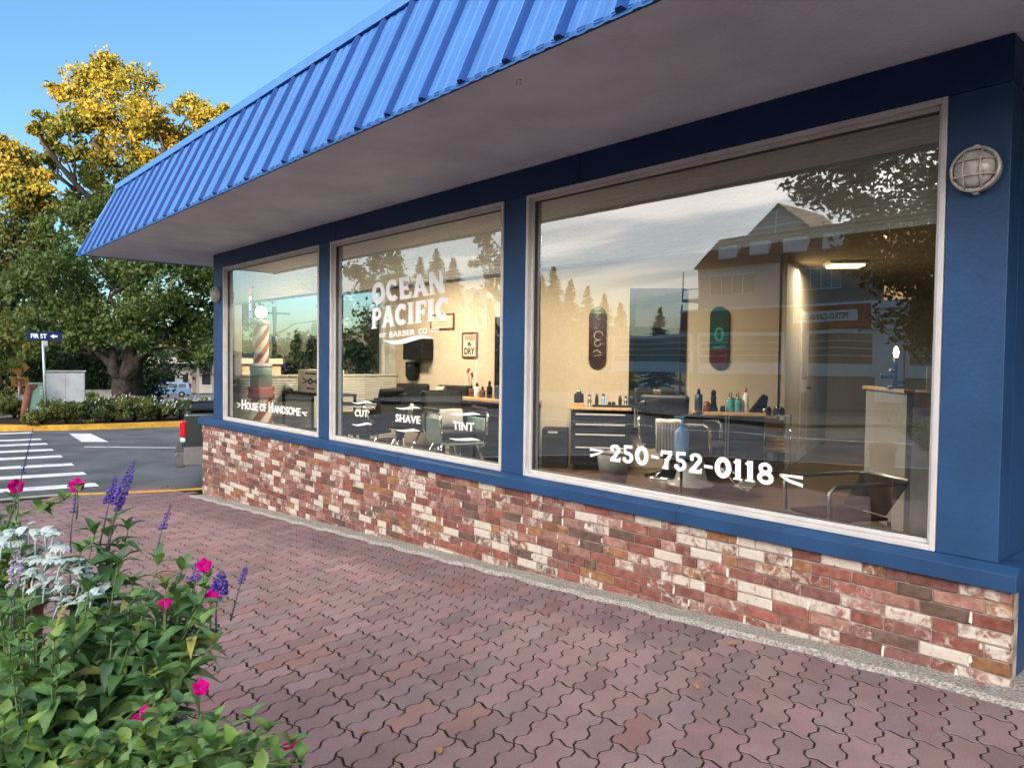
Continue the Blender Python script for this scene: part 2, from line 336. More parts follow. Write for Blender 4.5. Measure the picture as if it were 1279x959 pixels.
# plank floor
_m, _nt, _b = new_mat('plank_floor')
_bt = node(_nt, 'ShaderNodeTexBrick'); _bt.inputs['Scale'].default_value = 1.0; _bt.inputs['Brick Width'].default_value = 1.2; _bt.inputs['Row Height'].default_value = 0.13
_bt.inputs['Mortar Size'].default_value = 0.004; _bt.inputs['Color1'].default_value = (0.115, 0.068, 0.030, 1); _bt.inputs['Color2'].default_value = (0.07, 0.042, 0.02, 1); _bt.inputs['Mortar'].default_value = (0.03, 0.02, 0.012, 1)
_mp = node(_nt, 'ShaderNodeMapping'); _mp.inputs['Rotation'].default_value = (0, 0, R(-40)); _nt.links.new(pos(_nt), _mp.inputs[0]); _nt.links.new(_mp.outputs[0], _bt.inputs[0])
_nt.links.new(_bt.outputs[0], _b.inputs['Base Color']); _b.inputs['Roughness'].default_value = 0.32
MT['plank'] = _m

# ---------------------------------------------------------------- mesh builder and object helpers
class MB:
    def __init__(s): s.v = []; s.f = []; s.m = []; s.sm = []
    def add(s, vs, fs, m=0, smooth=False):
        o = len(s.v); s.v += [tuple(map(float, v)) for v in vs]
        for f in fs: s.f.append(tuple(o + i for i in f)); s.m.append(m); s.sm.append(smooth)
        return s
    def box(s, x0, y0, z0, x1, y1, z1, m=0):
        x0, x1 = min(x0, x1), max(x0, x1); y0, y1 = min(y0, y1), max(y0, y1); z0, z1 = min(z0, z1), max(z0, z1)
        return s.add([(x0, y0, z0), (x1, y0, z0), (x1, y1, z0), (x0, y1, z0), (x0, y0, z1), (x1, y0, z1), (x1, y1, z1), (x0, y1, z1)],
                     [(0, 3, 2, 1), (4, 5, 6, 7), (0, 1, 5, 4), (1, 2, 6, 5), (2, 3, 7, 6), (3, 0, 4, 7)], m)
    def hexa(s, p, m=0):   # 8 points: bottom 4 ccw, top 4 ccw
        return s.add(p, [(0, 3, 2, 1), (4, 5, 6, 7), (0, 1, 5, 4), (1, 2, 6, 5), (2, 3, 7, 6), (3, 0, 4, 7)], m)
    def prism(s, poly, a, b, axis='y', m=0):
        def P(u, v, w): return {'y': (u, w, v), 'x': (w, u, v), 'z': (u, v, w)}[axis]
        n = len(poly); vs = [P(u, v, a) for u, v in poly] + [P(u, v, b) for u, v in poly]
        fs = [tuple(range(n)), tuple(range(2 * n - 1, n - 1, -1))] + [(i, i + n, (i + 1) % n + n, (i + 1) % n) for i in range(n)]
        return s.add(vs, fs, m)
    def tube(s, pts, r, n=8, m=0, cap=True):
        pts = [Vector(p) for p in pts]; rs = r if isinstance(r, (list, tuple)) else [r] * len(pts)
        vs = []; fs = []; prev = None
        for i, p in enumerate(pts):
            t = (pts[min(i + 1, len(pts) - 1)] - pts[max(i - 1, 0)])
            t = t.normalized() if t.length > 1e-9 else Vector((0, 0, 1))
            if prev is None:
                a = Vector((0, 0, 1)) if abs(t.z) < 0.9 else Vector((1, 0, 0)); u = t.cross(a).normalized()
            else:
                u = prev - t * prev.dot(t); u = u.normalized() if u.length > 1e-6 else t.orthogonal().normalized()
            prev = u; w = t.cross(u)
            for k in range(n):
                a = 2 * math.pi * k / n; vs.append(p + u * (math.cos(a) * rs[i]) + w * (math.sin(a) * rs[i]))
        for i in range(len(pts) - 1):
            for k in range(n): fs.append((i * n + k, i * n + (k + 1) % n, (i + 1) * n + (k + 1) % n, (i + 1) * n + k))
        s.add(vs, fs, m, True)
        if cap:
            o = len(s.v) - len(vs)
            s.f += [tuple(o + k for k in range(n - 1, -1, -1)), tuple(o + (len(pts) - 1) * n + k for k in range(n))]; s.m += [m, m]; s.sm += [False, False]
        return s
    def lathe(s, prof, c=(0, 0, 0), n=20, m=0, ax='z', smooth=True):
        vs = []; fs = []
        for r, h in prof:
            for k in range(n):
                a = 2 * math.pi * k / n; x, y = r * math.cos(a), r * math.sin(a)
                p = {'z': (x, y, h), 'y': (x, h, y), 'x': (h, x, y)}[ax]
                vs.append((c[0] + p[0], c[1] + p[1], c[2] + p[2]))
        for i in range(len(prof) - 1):
            for k in range(n): fs.append((i * n + k, i * n + (k + 1) % n, (i + 1) * n + (k + 1) % n, (i + 1) * n + k))
        fs += [tuple(range(n - 1, -1, -1)), tuple((len(prof) - 1) * n + k for k in range(n))]
        return s.add(vs, fs, m, smooth)
    def xf(s, mat):
        s.v = [tuple(mat @ Vector(v)) for v in s.v]; return s
    def build(s, name, mats, parent=None, bevel=0.0, local=False, kind=None, seg=2):
        return link_mesh(name, s.mesh(name, mats, parent, local), parent, bevel, kind, seg)
    def mesh(s, name, mats, parent=None, local=False):
        if not isinstance(mats, (list, tuple)): mats = [mats]
        me = bpy.data.meshes.new(name)
        off = Vector((0, 0, 0))
        if parent is not None and not local: off = wloc(parent)
        me.from_pydata([Vector(v) - off for v in s.v], [], s.f)
        for k in mats: me.materials.append(MT[k] if isinstance(k, str) else k)
        me.polygons.foreach_set('material_index', s.m); me.polygons.foreach_set('use_smooth', s.sm)
        me.update(); return me

def wloc(o):
    p = Vector((0, 0, 0))
    while o is not None: p = p + o.location; o = o.parent
    return p
def link_mesh(name, me, parent=None, bevel=0.0, kind=None, seg=2):
    o = bpy.data.objects.new(name, me); COL.objects.link(o)
    if parent is not None: o.parent = parent
    if kind: o['kind'] = kind
    if bevel:
        b = o.modifiers.new('bevel', 'BEVEL'); b.width = bevel; b.segments = seg; b.limit_method = 'ANGLE'; b.angle_limit = R(40)
    return o
def tag(o, label, cat, group=None):
    o['label'] = label; o['category'] = cat
    if group: o['group'] = group
    return o
def thing(name, label, cat, loc=(0, 0, 0), rz=0.0, group=None):
    o = bpy.data.objects.new(name, None); COL.objects.link(o); o.empty_display_size = 0.1
    o.location = Vector(loc); o.rotation_euler = (0, 0, rz)
    return tag(o, label, cat, group)
def dup(root, loc, rz=0.0, label=None, group=None, scale=None):
    kids = {}
    for o in bpy.data.objects:
        if o.parent is not None: kids.setdefault(o.parent.name, []).append(o)
    def cp(o, par):
        c = o.copy(); COL.objects.link(c); c.parent = par
        for k in kids.get(o.name, []): cp(k, c)
        return c
    r = cp(root, None); r.location = Vector(loc); r.rotation_euler = (0, 0, rz)
    if label: r['label'] = label
    if group: r['group'] = group
    if scale: r.scale = (scale,) * 3
    return r
def text_mesh(txt, bold=0.0, spacing=1.0):
    """flat text, normalised to a unit box: returns MB with verts (u, v) in 0..1 as (u,0,v)"""
    cu = bpy.data.curves.new('lettering', 'FONT'); cu.body = txt; cu.offset = bold; cu.space_character = spacing; cu.resolution_u = 4
    ob = bpy.data.objects.new('lettering', cu); COL.objects.link(ob)
    me = bpy.data.meshes.new_from_object(ob)
    vs = np.array([v.co[:] for v in me.vertices]); fs = [tuple(p.vertices) for p in me.polygons]
    bpy.data.objects.remove(ob); bpy.data.curves.remove(cu); bpy.data.meshes.remove(me)
    lo, hi = vs.min(0), vs.max(0)
    mb = MB(); mb.add([((v[0] - lo[0]) / (hi[0] - lo[0]), 0, (v[1] - lo[1]) / (hi[1] - lo[1])) for v in vs], fs)
    return mb, (hi[0] - lo[0]) / (hi[1] - lo[1])
def fit_quad(mb, bl, br, tl, tr, lift=(0, 0, 0)):
    bl, br, tl, tr, l = (np.array(q, float) for q in (bl, br, tl, tr, lift))
    mb.v = [tuple((bl * (1 - u) + br * u) * (1 - v) + (tl * (1 - u) + tr * u) * v + l * (1 + w * 60)) for u, w, v in mb.v]
    return mb
def text_box(txt, x0, z0, x1, z1, y, parent, mat, name='lettering', bold=0.0, flip=False, spacing=1.0):
    mb, _ = text_mesh(txt, bold, spacing)
    if flip: x0, x1 = x1, x0
    fit_quad(mb, (x0, y, z0), (x1, y, z0), (x0, y, z1), (x1, y, z1))
    return mb.build(name, mat, parent, local=True)

# ================================================================ GROUND, ROADS, PAVEMENTS
def h_road(x, y):
    if x > 2: z = -2.26 + 15 * 0.0613 + 0.012 * (x - 2)
    elif x > -13: z = -2.26 + (x + 13) * 0.0613
    elif x > -25: z = -2.26 + 0.06 * (-13 - x) / 12
    else: z = -2.20 - 0.035 * (-25 - max(x, -120))
    return z
def h_walk(x, y): return -1.36 + 0.0613 * max(-13.2, min(x, 2.5))
def grid_sheet(xs, ys, fn, m, name, kind='structure'):
    vs = [(x, y, fn(x, y)) for y in ys for x in xs]; nx = len(xs)
    fs = [(j * nx + i, j * nx + i + 1, (j + 1) * nx + i + 1, (j + 1) * nx + i) for j in range(len(ys) - 1) for i in range(nx - 1)]
    mb = MB(); mb.add(vs, fs, 0, True); return mb.build(name, m, kind=kind)
gx = [-900, -400, -200, -120, -100, -80, -60, -45, -35, -30, -25, -19, -13, -9, -6, -3, 0, 2, 10, 30, 80, 200, 500, 900]
gy = [-900, -400, -150, -80, -50, -30, -12, 0, 12, 30, 60, 120, 300, 600, 900]
grid_sheet(gx, gy, lambda x, y: h_road(x, y) - 0.12, 'earth', 'ground')
# two crossing streets as one asphalt sheet
grid_sheet([-25.4, -19, -13, -9, -6, -3, 0, 2, 10, 30, 80], [-80, -50, -30, -20, -12, -8, -4, 0, 2, 6, 12, 30, 60, 90], lambda x, y: h_road(x, y), 'asphalt', 'road')

def strip(line, w0, w1, z0fn, th, name, m, kind='structure', face=True):
    """kerb-like solid following a polyline: from offset w0 to w1 (left normal), top at z0fn, thickness th"""
    n = len(line); vs = []; L = [np.array(p, float) for p in line]
    for i, p in enumerate(L):
        t = L[min(i + 1, n - 1)] - L[max(i - 1, 0)]; t /= np.linalg.norm(t); nn = np.array([-t[1], t[0]])
        for w, dz in ((w0, -th), (w1, -th), (w1, 0), (w0, 0)):
            q = p + nn * w; vs.append((q[0], q[1], z0fn(p[0], p[1]) + dz))
    fs = []
    for i in range(n - 1):
        a = i * 4; b = a + 4
        fs += [(a + k, b + k, b + (k + 1) % 4, a + (k + 1) % 4) for k in range(4)]
    fs += [(0, 1, 2, 3), (4 * n - 1, 4 * n - 2, 4 * n - 3, 4 * n - 4)]
    mb = MB(); mb.add(vs, fs); return mb.build(name, m, kind=kind)

# near pavement: bed under the pavers
kerb_line = [(-11.55, 30.0), (-11.55, 12.0), (-11.55, 4.0), (-11.56, 1.6), (-11.62, 0.5), (-11.95, -0.25), (-12.45, -0.95), (-12.9, -1.45)]
ramp_line = [(-12.9, -1.45), (-13.05, -2.0), (-13.0, -3.5), (-12.4, -5.6), (-11.2, -7.3), (-9.5, -8.3), (-7.0, -8.6), (0.0, -8.6), (30.0, -8.6)]
walk = kerb_line + ramp_line[1:]
def walk_sheet():
    mb = MB(); poly = [(p[0], p[1]) for p in walk] + [(30.0, 30.0)]
    import mathutils.geometry as G
    tri = G.tessellate_polygon([[Vector((p[0], p[1], 0)) for p in poly]])
    bm = bmesh.new(); vv = [bm.verts.new((p[0], p[1], 0)) for p in poly]
    for t in tri:
        try: bm.faces.new([vv[i] for i in t])
        except ValueError: pass
    for xc in (-13, -9, -6, -3, 0, 2, 2.5):
        geo = bm.verts[:] + bm.edges[:] + bm.faces[:]
        bmesh.ops.bisect_plane(bm, geom=geo, plane_co=(xc, 0, 0), plane_no=(1, 0, 0))
    for v in bm.verts: v.co.z = h_walk(v.co.x, v.co.y) - 0.0024
    bmesh.ops.recalc_face_normals(bm, faces=bm.faces)
    me = bpy.data.meshes.new('pavement'); bm.to_mesh(me); bm.free(); me.materials.append(MT['joint'])
    for p in me.polygons:
        pass
    return link_mesh('pavement', me, kind='structure')
pavement = walk_sheet()
strip(kerb_line, -0.16, 0.0, lambda x, y: h_walk(x, y) + 0.004, 0.5, 'near_kerb', 'yellow')
strip(ramp_line, -0.16, 0.0, lambda x, y: h_walk(x, y) + 0.004, 0.5, 'corner_kerb', 'kerb')
# far kerb, planting bed and pavement beyond it
fk = [(-30, -3.4), (-27.6, -2.1), (-26.2, -1.2), (-25.3, -0.3), (-24.75, 0.8), (-24.45, 2.2), (-24.25, 4.0), (-24.1, 7.0), (-24.0, 12.0), (-24.0, 40.0)]
strip(fk, 0.0, 0.28, lambda x, y: -2.06, 0.40, 'far_kerb', 'yellow')
def offset_sheet(line, w0, w1, zf, name, m):
    n = len(line); L = [np.array(p, float) for p in line]; vs = []
    for i, p in enumerate(L):
        t = L[min(i + 1, n - 1)] - L[max(i - 1, 0)]; t /= np.linalg.norm(t); nn = np.array([-t[1], t[0]])
        for w in (w0, w1): q = p + nn * w; vs.append((q[0], q[1], zf))
    fs = [(2 * i, 2 * i + 2, 2 * i + 3, 2 * i + 1) for i in range(n - 1)]
    mb = MB(); mb.add(vs, fs); return mb.build(name, m, kind='structure')
_pb = MB(); _pp = [(x - 0.24, y + 0.02) for x, y in fk[2:]] + [(-34.0, 40.0), (-34.0, 0.2), (-29.0, -0.9)]
_pb.add([(x, y, -2.085) for x, y in _pp], [tuple(range(len(_pp)))]); _pb.build('planting_bed', 'soil', kind='structure')
offset_sheet([(-60, -20), (-34, -4.5), (-28.4, -1.6)], -0.2, 2.4, -2.08, 'far_pavement', 'conc_smooth')
grid_sheet([-120, -100, -80, -60, -45, -34], [2, 20, 40, 60], lambda x, y: h_road(x, y) - 0.06, 'lot', 'parking_lot')
# crosswalk bars: right ends and left ends measured on the road
R_END = [(-24.4, -0.14), (-22.5, -0.24), (-21.3, -0.30), (-19.95, -0.40), (-18.62, -0.46), (-17.15, -0.52), (-15.75, -0.58), (-14.3, -0.69), (-13.45, -1.45)]
for i, (x, y) in enumerate(R_END):
    ln = 3.1 if i < 8 else 2.6
    w = 0.40 if i < 8 else 0.34
    mb = MB(); dx, dy = -0.18, -0.985
    c = [(x - w / 2, y), (x + w / 2, y - 0.02), (x + w / 2 + dx * ln, y + dy * ln), (x - w / 2 + dx * ln, y + dy * ln)]
    mb.add([(a, b, h_road(a, b) + 0.004) for a, b in c], [(0, 3, 2, 1)])
    mb.build('crosswalk_bar', 'white_line', kind='structure')
def paint(pts, name, m):
    mb = MB(); mb.add([(a, b, h_road(a, b) + 0.005) for a, b in pts], [tuple(range(len(pts)))]); return mb.build(name, m, kind='structure')
paint([(-23.62, 0.59), (-21.27, 0.44), (-20.88, 0.98), (-23.29, 1.06)], 'stop_bar', 'white_line')
paint([(-20.2, 0.27), (-20.05, 0.27), (-18.3, 2.4), (-18.0, 30), (-18.12, 30), (-18.45, 2.4)], 'lane_line', 'white_line')

# ---------------------------------------------------------------- pavers
PW, PL = 0.1213, 0.292
PHI = R(20.0)
DV = np.array([math.sin(PHI), -math.cos(PHI)])
PERP = np.array([math.cos(PHI), math.sin(PHI)])
def zig(t):
    u = (t / (PL / 2)) % 1.0
    a = 0.0135
    for (u0, v0), (u1, v1) in zip(((0, 0), (0.14, 1), (0.42, 1), (0.62, -1), (0.86, -1), (1.0, 0)), ((0.14, 1), (0.42, 1), (0.62, -1), (0.86, -1), (1.0, 0), (1, 0))):
        if u0 <= u <= u1 and u1 > u0: return a * (v0 + (v1 - v0) * (u - u0) / (u1 - u0))
    return 0.0
KS = sorted(set([0, 0.14, 0.42, 0.62, 0.86]))
SIDE_T = [k * PL / 2 for k in KS] + [PL / 2 + k * PL / 2 for k in KS] + [PL]
def paver_outline():
    """outline in local (x, y) about the paver's start corner; left joint then right joint"""
    L_ = [np.array([0, 0]) + DV * t + PERP * zig(t) for t in SIDE_T]
    R_ = [np.array([PW, 0]) + DV * t + PERP * zig(t) for t in SIDE_T]
    wob = lambda a, b: [a + (b - a) * 0.3 + DV * -0.012, a + (b - a) * 0.7 + DV * 0.012]
    top = wob(L_[0], R_[0]); bot = wob(R_[-1], L_[-1]); bot = [L_[-1] + (R_[-1] - L_[-1]) * 0.7 + DV * 0.012, L_[-1] + (R_[-1] - L_[-1]) * 0.3 + DV * -0.012]
    poly = L_ + bot[::-1] + R_[::-1] + top[::-1]
    return np.array(poly)
OUT = paver_outline(); PCEN = OUT.mean(0)
def inset(poly, d):
    n = len(poly); res = []
    area = 0.5 * sum(poly[i][0] * poly[(i + 1) % n][1] - poly[(i + 1) % n][0] * poly[i][1] for i in range(n)); sg = 1 if area > 0 else -1
    for i in range(n):
        a, b, c = poly[i - 1], poly[i], poly[(i + 1) % n]
        e1 = (b - a) / (np.linalg.norm(b - a) + 1e-9); e2 = (c - b) / (np.linalg.norm(c - b) + 1e-9)
        n1 = np.array([-e1[1], e1[0]]) * sg; n2 = np.array([-e2[1], e2[0]]) * sg
        m_ = n1 + n2; m_ /= max(0.6, np.linalg.norm(m_)) ; res.append(b + m_ * d)
    return np.array(res)
def shorten(poly):
    q = poly.copy(); half = PL / 2
    for i_ in range(len(q)):
        t_ = (q[i_] - PERP * (q[i_] @ PERP)) @ DV          # squeeze a little along the long axis: wider end joints
        q[i_] = q[i_] - DV * (t_ * 0.016)
    return q
O0 = shorten(inset(OUT, 0.0040) - PCEN); O1 = shorten(inset(OUT, 0.0054) - PCEN)
def paver_geo(bottom=-0.024):
    n = len(O0)
    vs = [(p[0], p[1], bottom) for p in O0] + [(p[0], p[1], -0.0035) for p in O0] + [(p[0], p[1], 0.0) for p in O1]
    fs = [(i, (i + 1) % n, n + (i + 1) % n, n + i) for i in range(n)] + [(n + i, n + (i + 1) % n, 2 * n + (i + 1) % n, 2 * n + i) for i in range(n)] + [tuple(range(2 * n, 3 * n))]
    a = 0.5 * sum(O0[i][0] * O0[(i + 1) % n][1] - O0[(i + 1) % n][0] * O0[i][1] for i in range(n))
    if a < 0: fs = [f[::-1] for f in fs]
    return vs, fs
PV, PF = paver_geo()
def paver_colour():
    t = rng.random(); k = rng.uniform(0.85, 1.12)
    base = (0.300, 0.182, 0.182)
    if t < 0.05: base = (0.32, 0.170, 0.160)
    elif t < 0.18: base = (0.270, 0.182, 0.184)
    elif t < 0.55: base = (0.315, 0.195, 0.197)
    return tuple(min(1, c * k * g_ * rng.uniform(0.97, 1.03)) for c, g_ in zip(base, (0.86, 0.95, 0.97)))
spots = []
inside = lambda x, y: y < -0.06 and (x > -12.75 - 0.15 * (y + 1.4)) and (y < -0.2 or x < 0) and (x > -11.9 or y < 1.25 * (-11.95 - x) - 0.3)
for j in range(-140, 40):
    base = np.array([j * PW, 0.041 * 0]) + (DV * (PL / 2) if (j // 2) % 2 else 0)
    # ends step along X exactly, so the row ends of a pair stay in line
    for k in range(-30, 40):
        p = base + DV * (k * PL) + PCEN + np.array([0.02, 0.05])
        if -13.2 < p[0] < 2.2 and -5.2 < p[1] < 0.3 and inside(*p): spots.append(p)
def slope_mat(x, y):
    return Matrix.Translation((x, y, h_walk(x, y))) @ Matrix.Rotation(-math.atan(0.0613 if x > -13.2 else 0), 4, 'Y')
vis = []
for i, p in enumerate(spots):
    px, py, z = to_px((p[0], p[1], h_walk(*p)))
    behind = px < 285 and py > 640 or (px < 400 and py > 930)
    vis.append((z if (-20 < px < 1300 and 560 < py < 985 and z > 0 and not behind) else 99 + z, i))
vis.sort(); near = set(i for z, i in vis[:296] if z < 99)
pme = bpy.data.meshes.new('paver'); pme.from_pydata(PV, [], PF); pme.materials.append(MT['paver']); pme.update()
joined = MB(); jcol = []
for i, p in enumerate(spots):
    mt = slope_mat(p[0], p[1]) @ Matrix.Translation((0, 0, rng.uniform(-0.0002, 0.0016))) @ Matrix.Rotation(R(rng.uniform(-0.3, 0.3)), 4, 'X') @ Matrix.Rotation(R(rng.uniform(-0.4, 0.4)), 4, 'Y') @ Matrix.Rotation(R(rng.uniform(-0.6, 0.6)), 4, 'Z')
    c = paver_colour()
    if i in near:
        o = bpy.data.objects.new('paver', pme); COL.objects.link(o); o.parent = pavement; o.matrix_local = mt; o.color = (*c, 0)
    else:
        joined.add([mt @ Vector(v) for v in PV], PF); jcol += [(*c, 0)] * len(PV)
def tinted(mb, cols, name, mat, parent):
    me = mb.mesh(name, mat, parent)
    ca = me.color_attributes.new('tint', 'FLOAT_COLOR', 'POINT')
    ca.data.foreach_set('color', np.array(cols, dtype=np.float32).ravel())
    return link_mesh(name, me, parent, kind='stuff')
tinted(joined, jcol, 'far_paver', 'paver_far', pavement)

# ================================================================ THE SHOP
ZT, ZB, ZS, ZBR = 1.2413, -0.8726, 1.4496, -0.983
EDG = [(-10.2393, -7.4021), (-7.145, -4.3223), (-4.0626, -1.2071)]
XL, XR = -10.62, -0.955
shop = thing('barber_shop', 'low barber shop with blue posts, brick base and blue metal mansard roof', 'shop', (-5.8, 0, -1.7))
# blue timber front: header, posts, sill
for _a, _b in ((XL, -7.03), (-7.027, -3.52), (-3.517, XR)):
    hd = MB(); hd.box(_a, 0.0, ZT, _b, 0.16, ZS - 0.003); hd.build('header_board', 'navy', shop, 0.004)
pm = MB(); pm.box(XL, 0.0025, ZB, EDG[0][0], 0.16, ZT - 0.001); pm.build('post', 'blue_paint', shop, 0.004)
for a, b in ((EDG[0][1], EDG[1][0]), (EDG[1][1], EDG[2][0])):
    q = MB(); q.box(a, 0.0025, ZB, b, 0.16, ZT - 0.001); q.build('post', 'blue_paint', shop, 0.004)
q = MB(); q.box(EDG[2][1], 0.0025, ZB, XR, 0.16, ZT - 0.001); q.build('post', 'blue_paint', shop, 0.004)
sp = MB()
prof = [(0.16, ZB - 0.001), (-0.004, ZB - 0.001), (-0.055, ZB - 0.030), (-0.055, ZBR + 0.004), (0.16, ZBR + 0.004)]
sp = None
for _a, _b in ((-11.10, -8.42), (-8.417, -5.71), (-5.707, -2.63), (-2.627, -0.868)):
    sp = MB(); sp.prism([(y, z) for y, z in prof], _a, _b, 'x'); sp.build('sill', 'blue_paint', shop, 0.004)
# return of the sill and blue wall at the doorway recess
rs = MB(); rs.prism([(-0.952, ZB - 0.002), (-0.905, ZB - 0.03), (-0.868, ZB - 0.045), (-0.868, ZBR + 0.005), (-0.952, ZBR + 0.005)], 0.16, 2.2, 'y'); rs.build('sill_return', 'blue_paint', shop, 0.004)
rw = MB(); rw.box(-1.06, 0.161, ZBR + 0.004, XR, 2.2, 1.27); rw.build('return_wall', 'blue_side', shop)
rt = MB(); rt.box(-1.06, 0.161, 1.272, XR + 0.004, 2.2, ZS - 0.004); rt.build('return_header', 'soffit', shop)
rb = MB(); rb.box(-1.06, 0.02, -1.75, -0.905, 2.2, ZBR + 0.002); rb.build('return_base', 'blue_side', shop)
dw = MB(); dw.box(-0.95, 2.0, -1.6, 3.0, 2.15, ZS - 0.005); dw.build('recess_wall', 'blue_side', shop)

# windows
def window(i, a, b):
    w = bpy.data.objects.new('window', None); COL.objects.link(w); w.parent = shop; w.location = Vector((a, 0, ZB)) - shop.location
    fw = 0.036
    m = MB()
    y0, y1 = -0.006, 0.075
    def ring(x0, z0, x1, z1, t, ya, yb):
        m.box(x0, ya, z0, x0 + t, yb, z1); m.box(x1 - t, ya, z0, x1, yb, z1)
        m.box(x0 + t, ya, z0, x1 - t, yb, z0 + t); m.box(x0 + t, ya, z1 - t, x1 - t, yb, z1)
    ring(a + 0.001, ZB + 0.001, b - 0.001, ZT - 0.002, 0.026, y0, 0.078)
    ring(a + 0.027, ZB + 0.027, b - 0.027, ZT - 0.028, 0.020, 0.028, 0.076)
    m.build('window_frame', 'alu', w, 0.003)
    g = MB(); ring2 = g
    t = 0.006; x0, x1, z0, z1 = a + 0.047, b - 0.047, ZB + 0.047, ZT - 0.048
    for (p, q_, r, s_) in ((x0, z0, x0 + t, z1), (x1 - t, z0, x1, z1), (x0 + t, z0, x1 - t, z0 + t), (x0 + t, z1 - t, x1 - t, z1)):
        g.box(p, 0.046, q_, r, 0.072, s_)
    g.build('gasket', 'alu_dark', w)
    pn = MB(); pn.add([(x0, 0.06, z0), (x1, 0.06, z0), (x1, 0.06, z1), (x0, 0.06, z1)], [(0, 1, 2, 3)]); pn.build('pane', 'glass', w)
    return w
WIN = [window(i, a, b) for i, (a, b) in enumerate(EDG)]

# end wall (faces the side street): posts, sill and a big window of its own
XE = -10.62
ew = MB()
ew.box(XE, 0.161, ZB, XE + 0.28, 0.30, 1.35); ew.box(XE, 2.75, ZB, XE + 0.28, 3.1, 1.35); ew.box(XE, 0.30, 1.15, XE + 0.28, 2.75, 1.35)
ew.box(XE, 0.161, -1.345, XE + 0.28, 3.1, ZB - 0.001); ew.box(XE - 0.002, 0.161, 1.352, XE + 0.2, 9.5, ZS - 0.004)
ew.build('end_wall', 'pale_panel', shop)
eo = MB(); eo.box(-11.035, 0.10, -2.6, XE - 0.002, 9.5, ZBR + 0.003); eo.build('end_base', 'blue_side', shop)
e2 = MB(); e2.box(XE, 3.102, -1.345, XE + 0.25, 9.5, 1.35); e2.build('end_wall_rear', 'blue_side', shop)
ef = MB()
for (y0, y1, z0, z1) in ((0.302, 0.35, ZB + 0.002, 1.148), (2.70, 2.748, ZB + 0.002, 1.148), (0.351, 2.699, ZB + 0.002, ZB + 0.05), (0.351, 2.699, 1.10, 1.148), (0.351, 2.699, -0.30, -0.26)):
    ef.box(XE + 0.05, y0, z0, XE + 0.15, y1, z1)
ef.build('end_window_frame', 'white_trim', shop)
eg = MB(); eg.add([(XE + 0.1, 0.35, ZB + 0.05), (XE + 0.1, 2.7, ZB + 0.05), (XE + 0.1, 2.7, 1.1), (XE + 0.1, 0.35, 1.1)], [(0, 1, 2, 3)]); eg.build('end_window_pane', 'thin_glass', shop)

# soffit
OV, OX = -1.4032, -12.0566
sf = MB(); sf.box(OX + 0.03, OV + 0.03, ZS, 6.0, 10.0, ZS + 0.03); sf.build('soffit', 'soffit', shop)
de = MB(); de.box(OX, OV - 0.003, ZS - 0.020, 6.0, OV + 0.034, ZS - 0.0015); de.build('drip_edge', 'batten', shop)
hk = MB(); hkp = hz(648, 100, ZS); hk.tube([hkp + np.array([0.018 * math.sin(a), 0, -0.02 - 0.018 * math.cos(a)]) for a in np.linspace(0.3, 5.2, 10)], 0.004, 6); hk.tube([hkp, hkp - np.array([0, 0, 0.004])], 0.012, 8); hk.build('ceiling_hook', 'white', shop)

# mansard roof
roof = bpy.data.objects.new('mansard_roof', None); COL.objects.link(roof); roof.parent = shop
RZ, RIN = 2.40, 0.43
SLOPE = math.hypot(RIN, RZ - ZS)
def slope_pt(x, t, off):   # along the front slope: t 0..1 from the drip edge to the ridge; off = height above the sheet
    nx = np.array([0, -(RZ - ZS) / SLOPE, RIN / SLOPE])
    return np.array([x, OV + RIN * t, ZS - 0.012 + (RZ - ZS) * t]) + nx * off
PITCH = 0.3545
bx = [-1.98 - PITCH * k for k in range(-9, 29)]
bx = [x for x in bx if x > OX + 0.05]
def flat_panel(x0, x1):
    """one roofing panel between two battens, with three shallow flutes rolled into it"""
    mb = MB(); prof = [(0.0, 0)]; w = x1 - x0
    for c in (0.22, 0.50, 0.78):
        prof += [(c - 0.075, 0), (c - 0.04, 0.0045), (c + 0.04, 0.0045), (c + 0.075, 0)]
    prof += [(1.0, 0)]
    rows = []
    for tt in (0.0, 1.0):
        for u, hh in prof:
            x = x0 + w * u
            lo = max(0.0, min(1.0, 1.0))
            rows.append((x, tt, hh))
    n = len(prof); vs = []
    for x, tt, hh in rows:
        # hip at the left end cuts the panel along the 45 degree line
        tmax = min(1.0, max(0.0, (x - OX) / RIN)) if x < OX + RIN else 1.0
        vs.append(slope_pt(x, tt * tmax, hh + 0.004))
    fs = [(i, i + 1, n + i + 1, n + i) for i in range(n - 1)]
    o = len(vs)
    vs += [v - np.array([0, -0.004, 0.02]) if k < n else v for k, v in enumerate(vs[:n])]
    fs += [(o + i, o + i + 1, i + 1, i) for i in range(n - 1)]
    mb.add(vs, fs); return mb
edges = [OX] + sorted(bx)
for a, b in zip(edges[:-1], edges[1:]):
    flat_panel(a, b).build('roof_panel', 'roof', roof)
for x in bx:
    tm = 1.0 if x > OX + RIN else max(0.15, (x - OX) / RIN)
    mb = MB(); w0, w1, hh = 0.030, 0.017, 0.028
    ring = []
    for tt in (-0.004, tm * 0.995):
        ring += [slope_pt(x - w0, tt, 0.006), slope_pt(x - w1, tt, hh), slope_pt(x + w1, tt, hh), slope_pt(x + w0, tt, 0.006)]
    mb.add(ring, [(0, 4, 5, 1), (1, 5, 6, 2), (2, 6, 7, 3), (0, 1, 2, 3), (7, 6, 5, 4)]); mb.build('roof_batten', 'batten', roof)
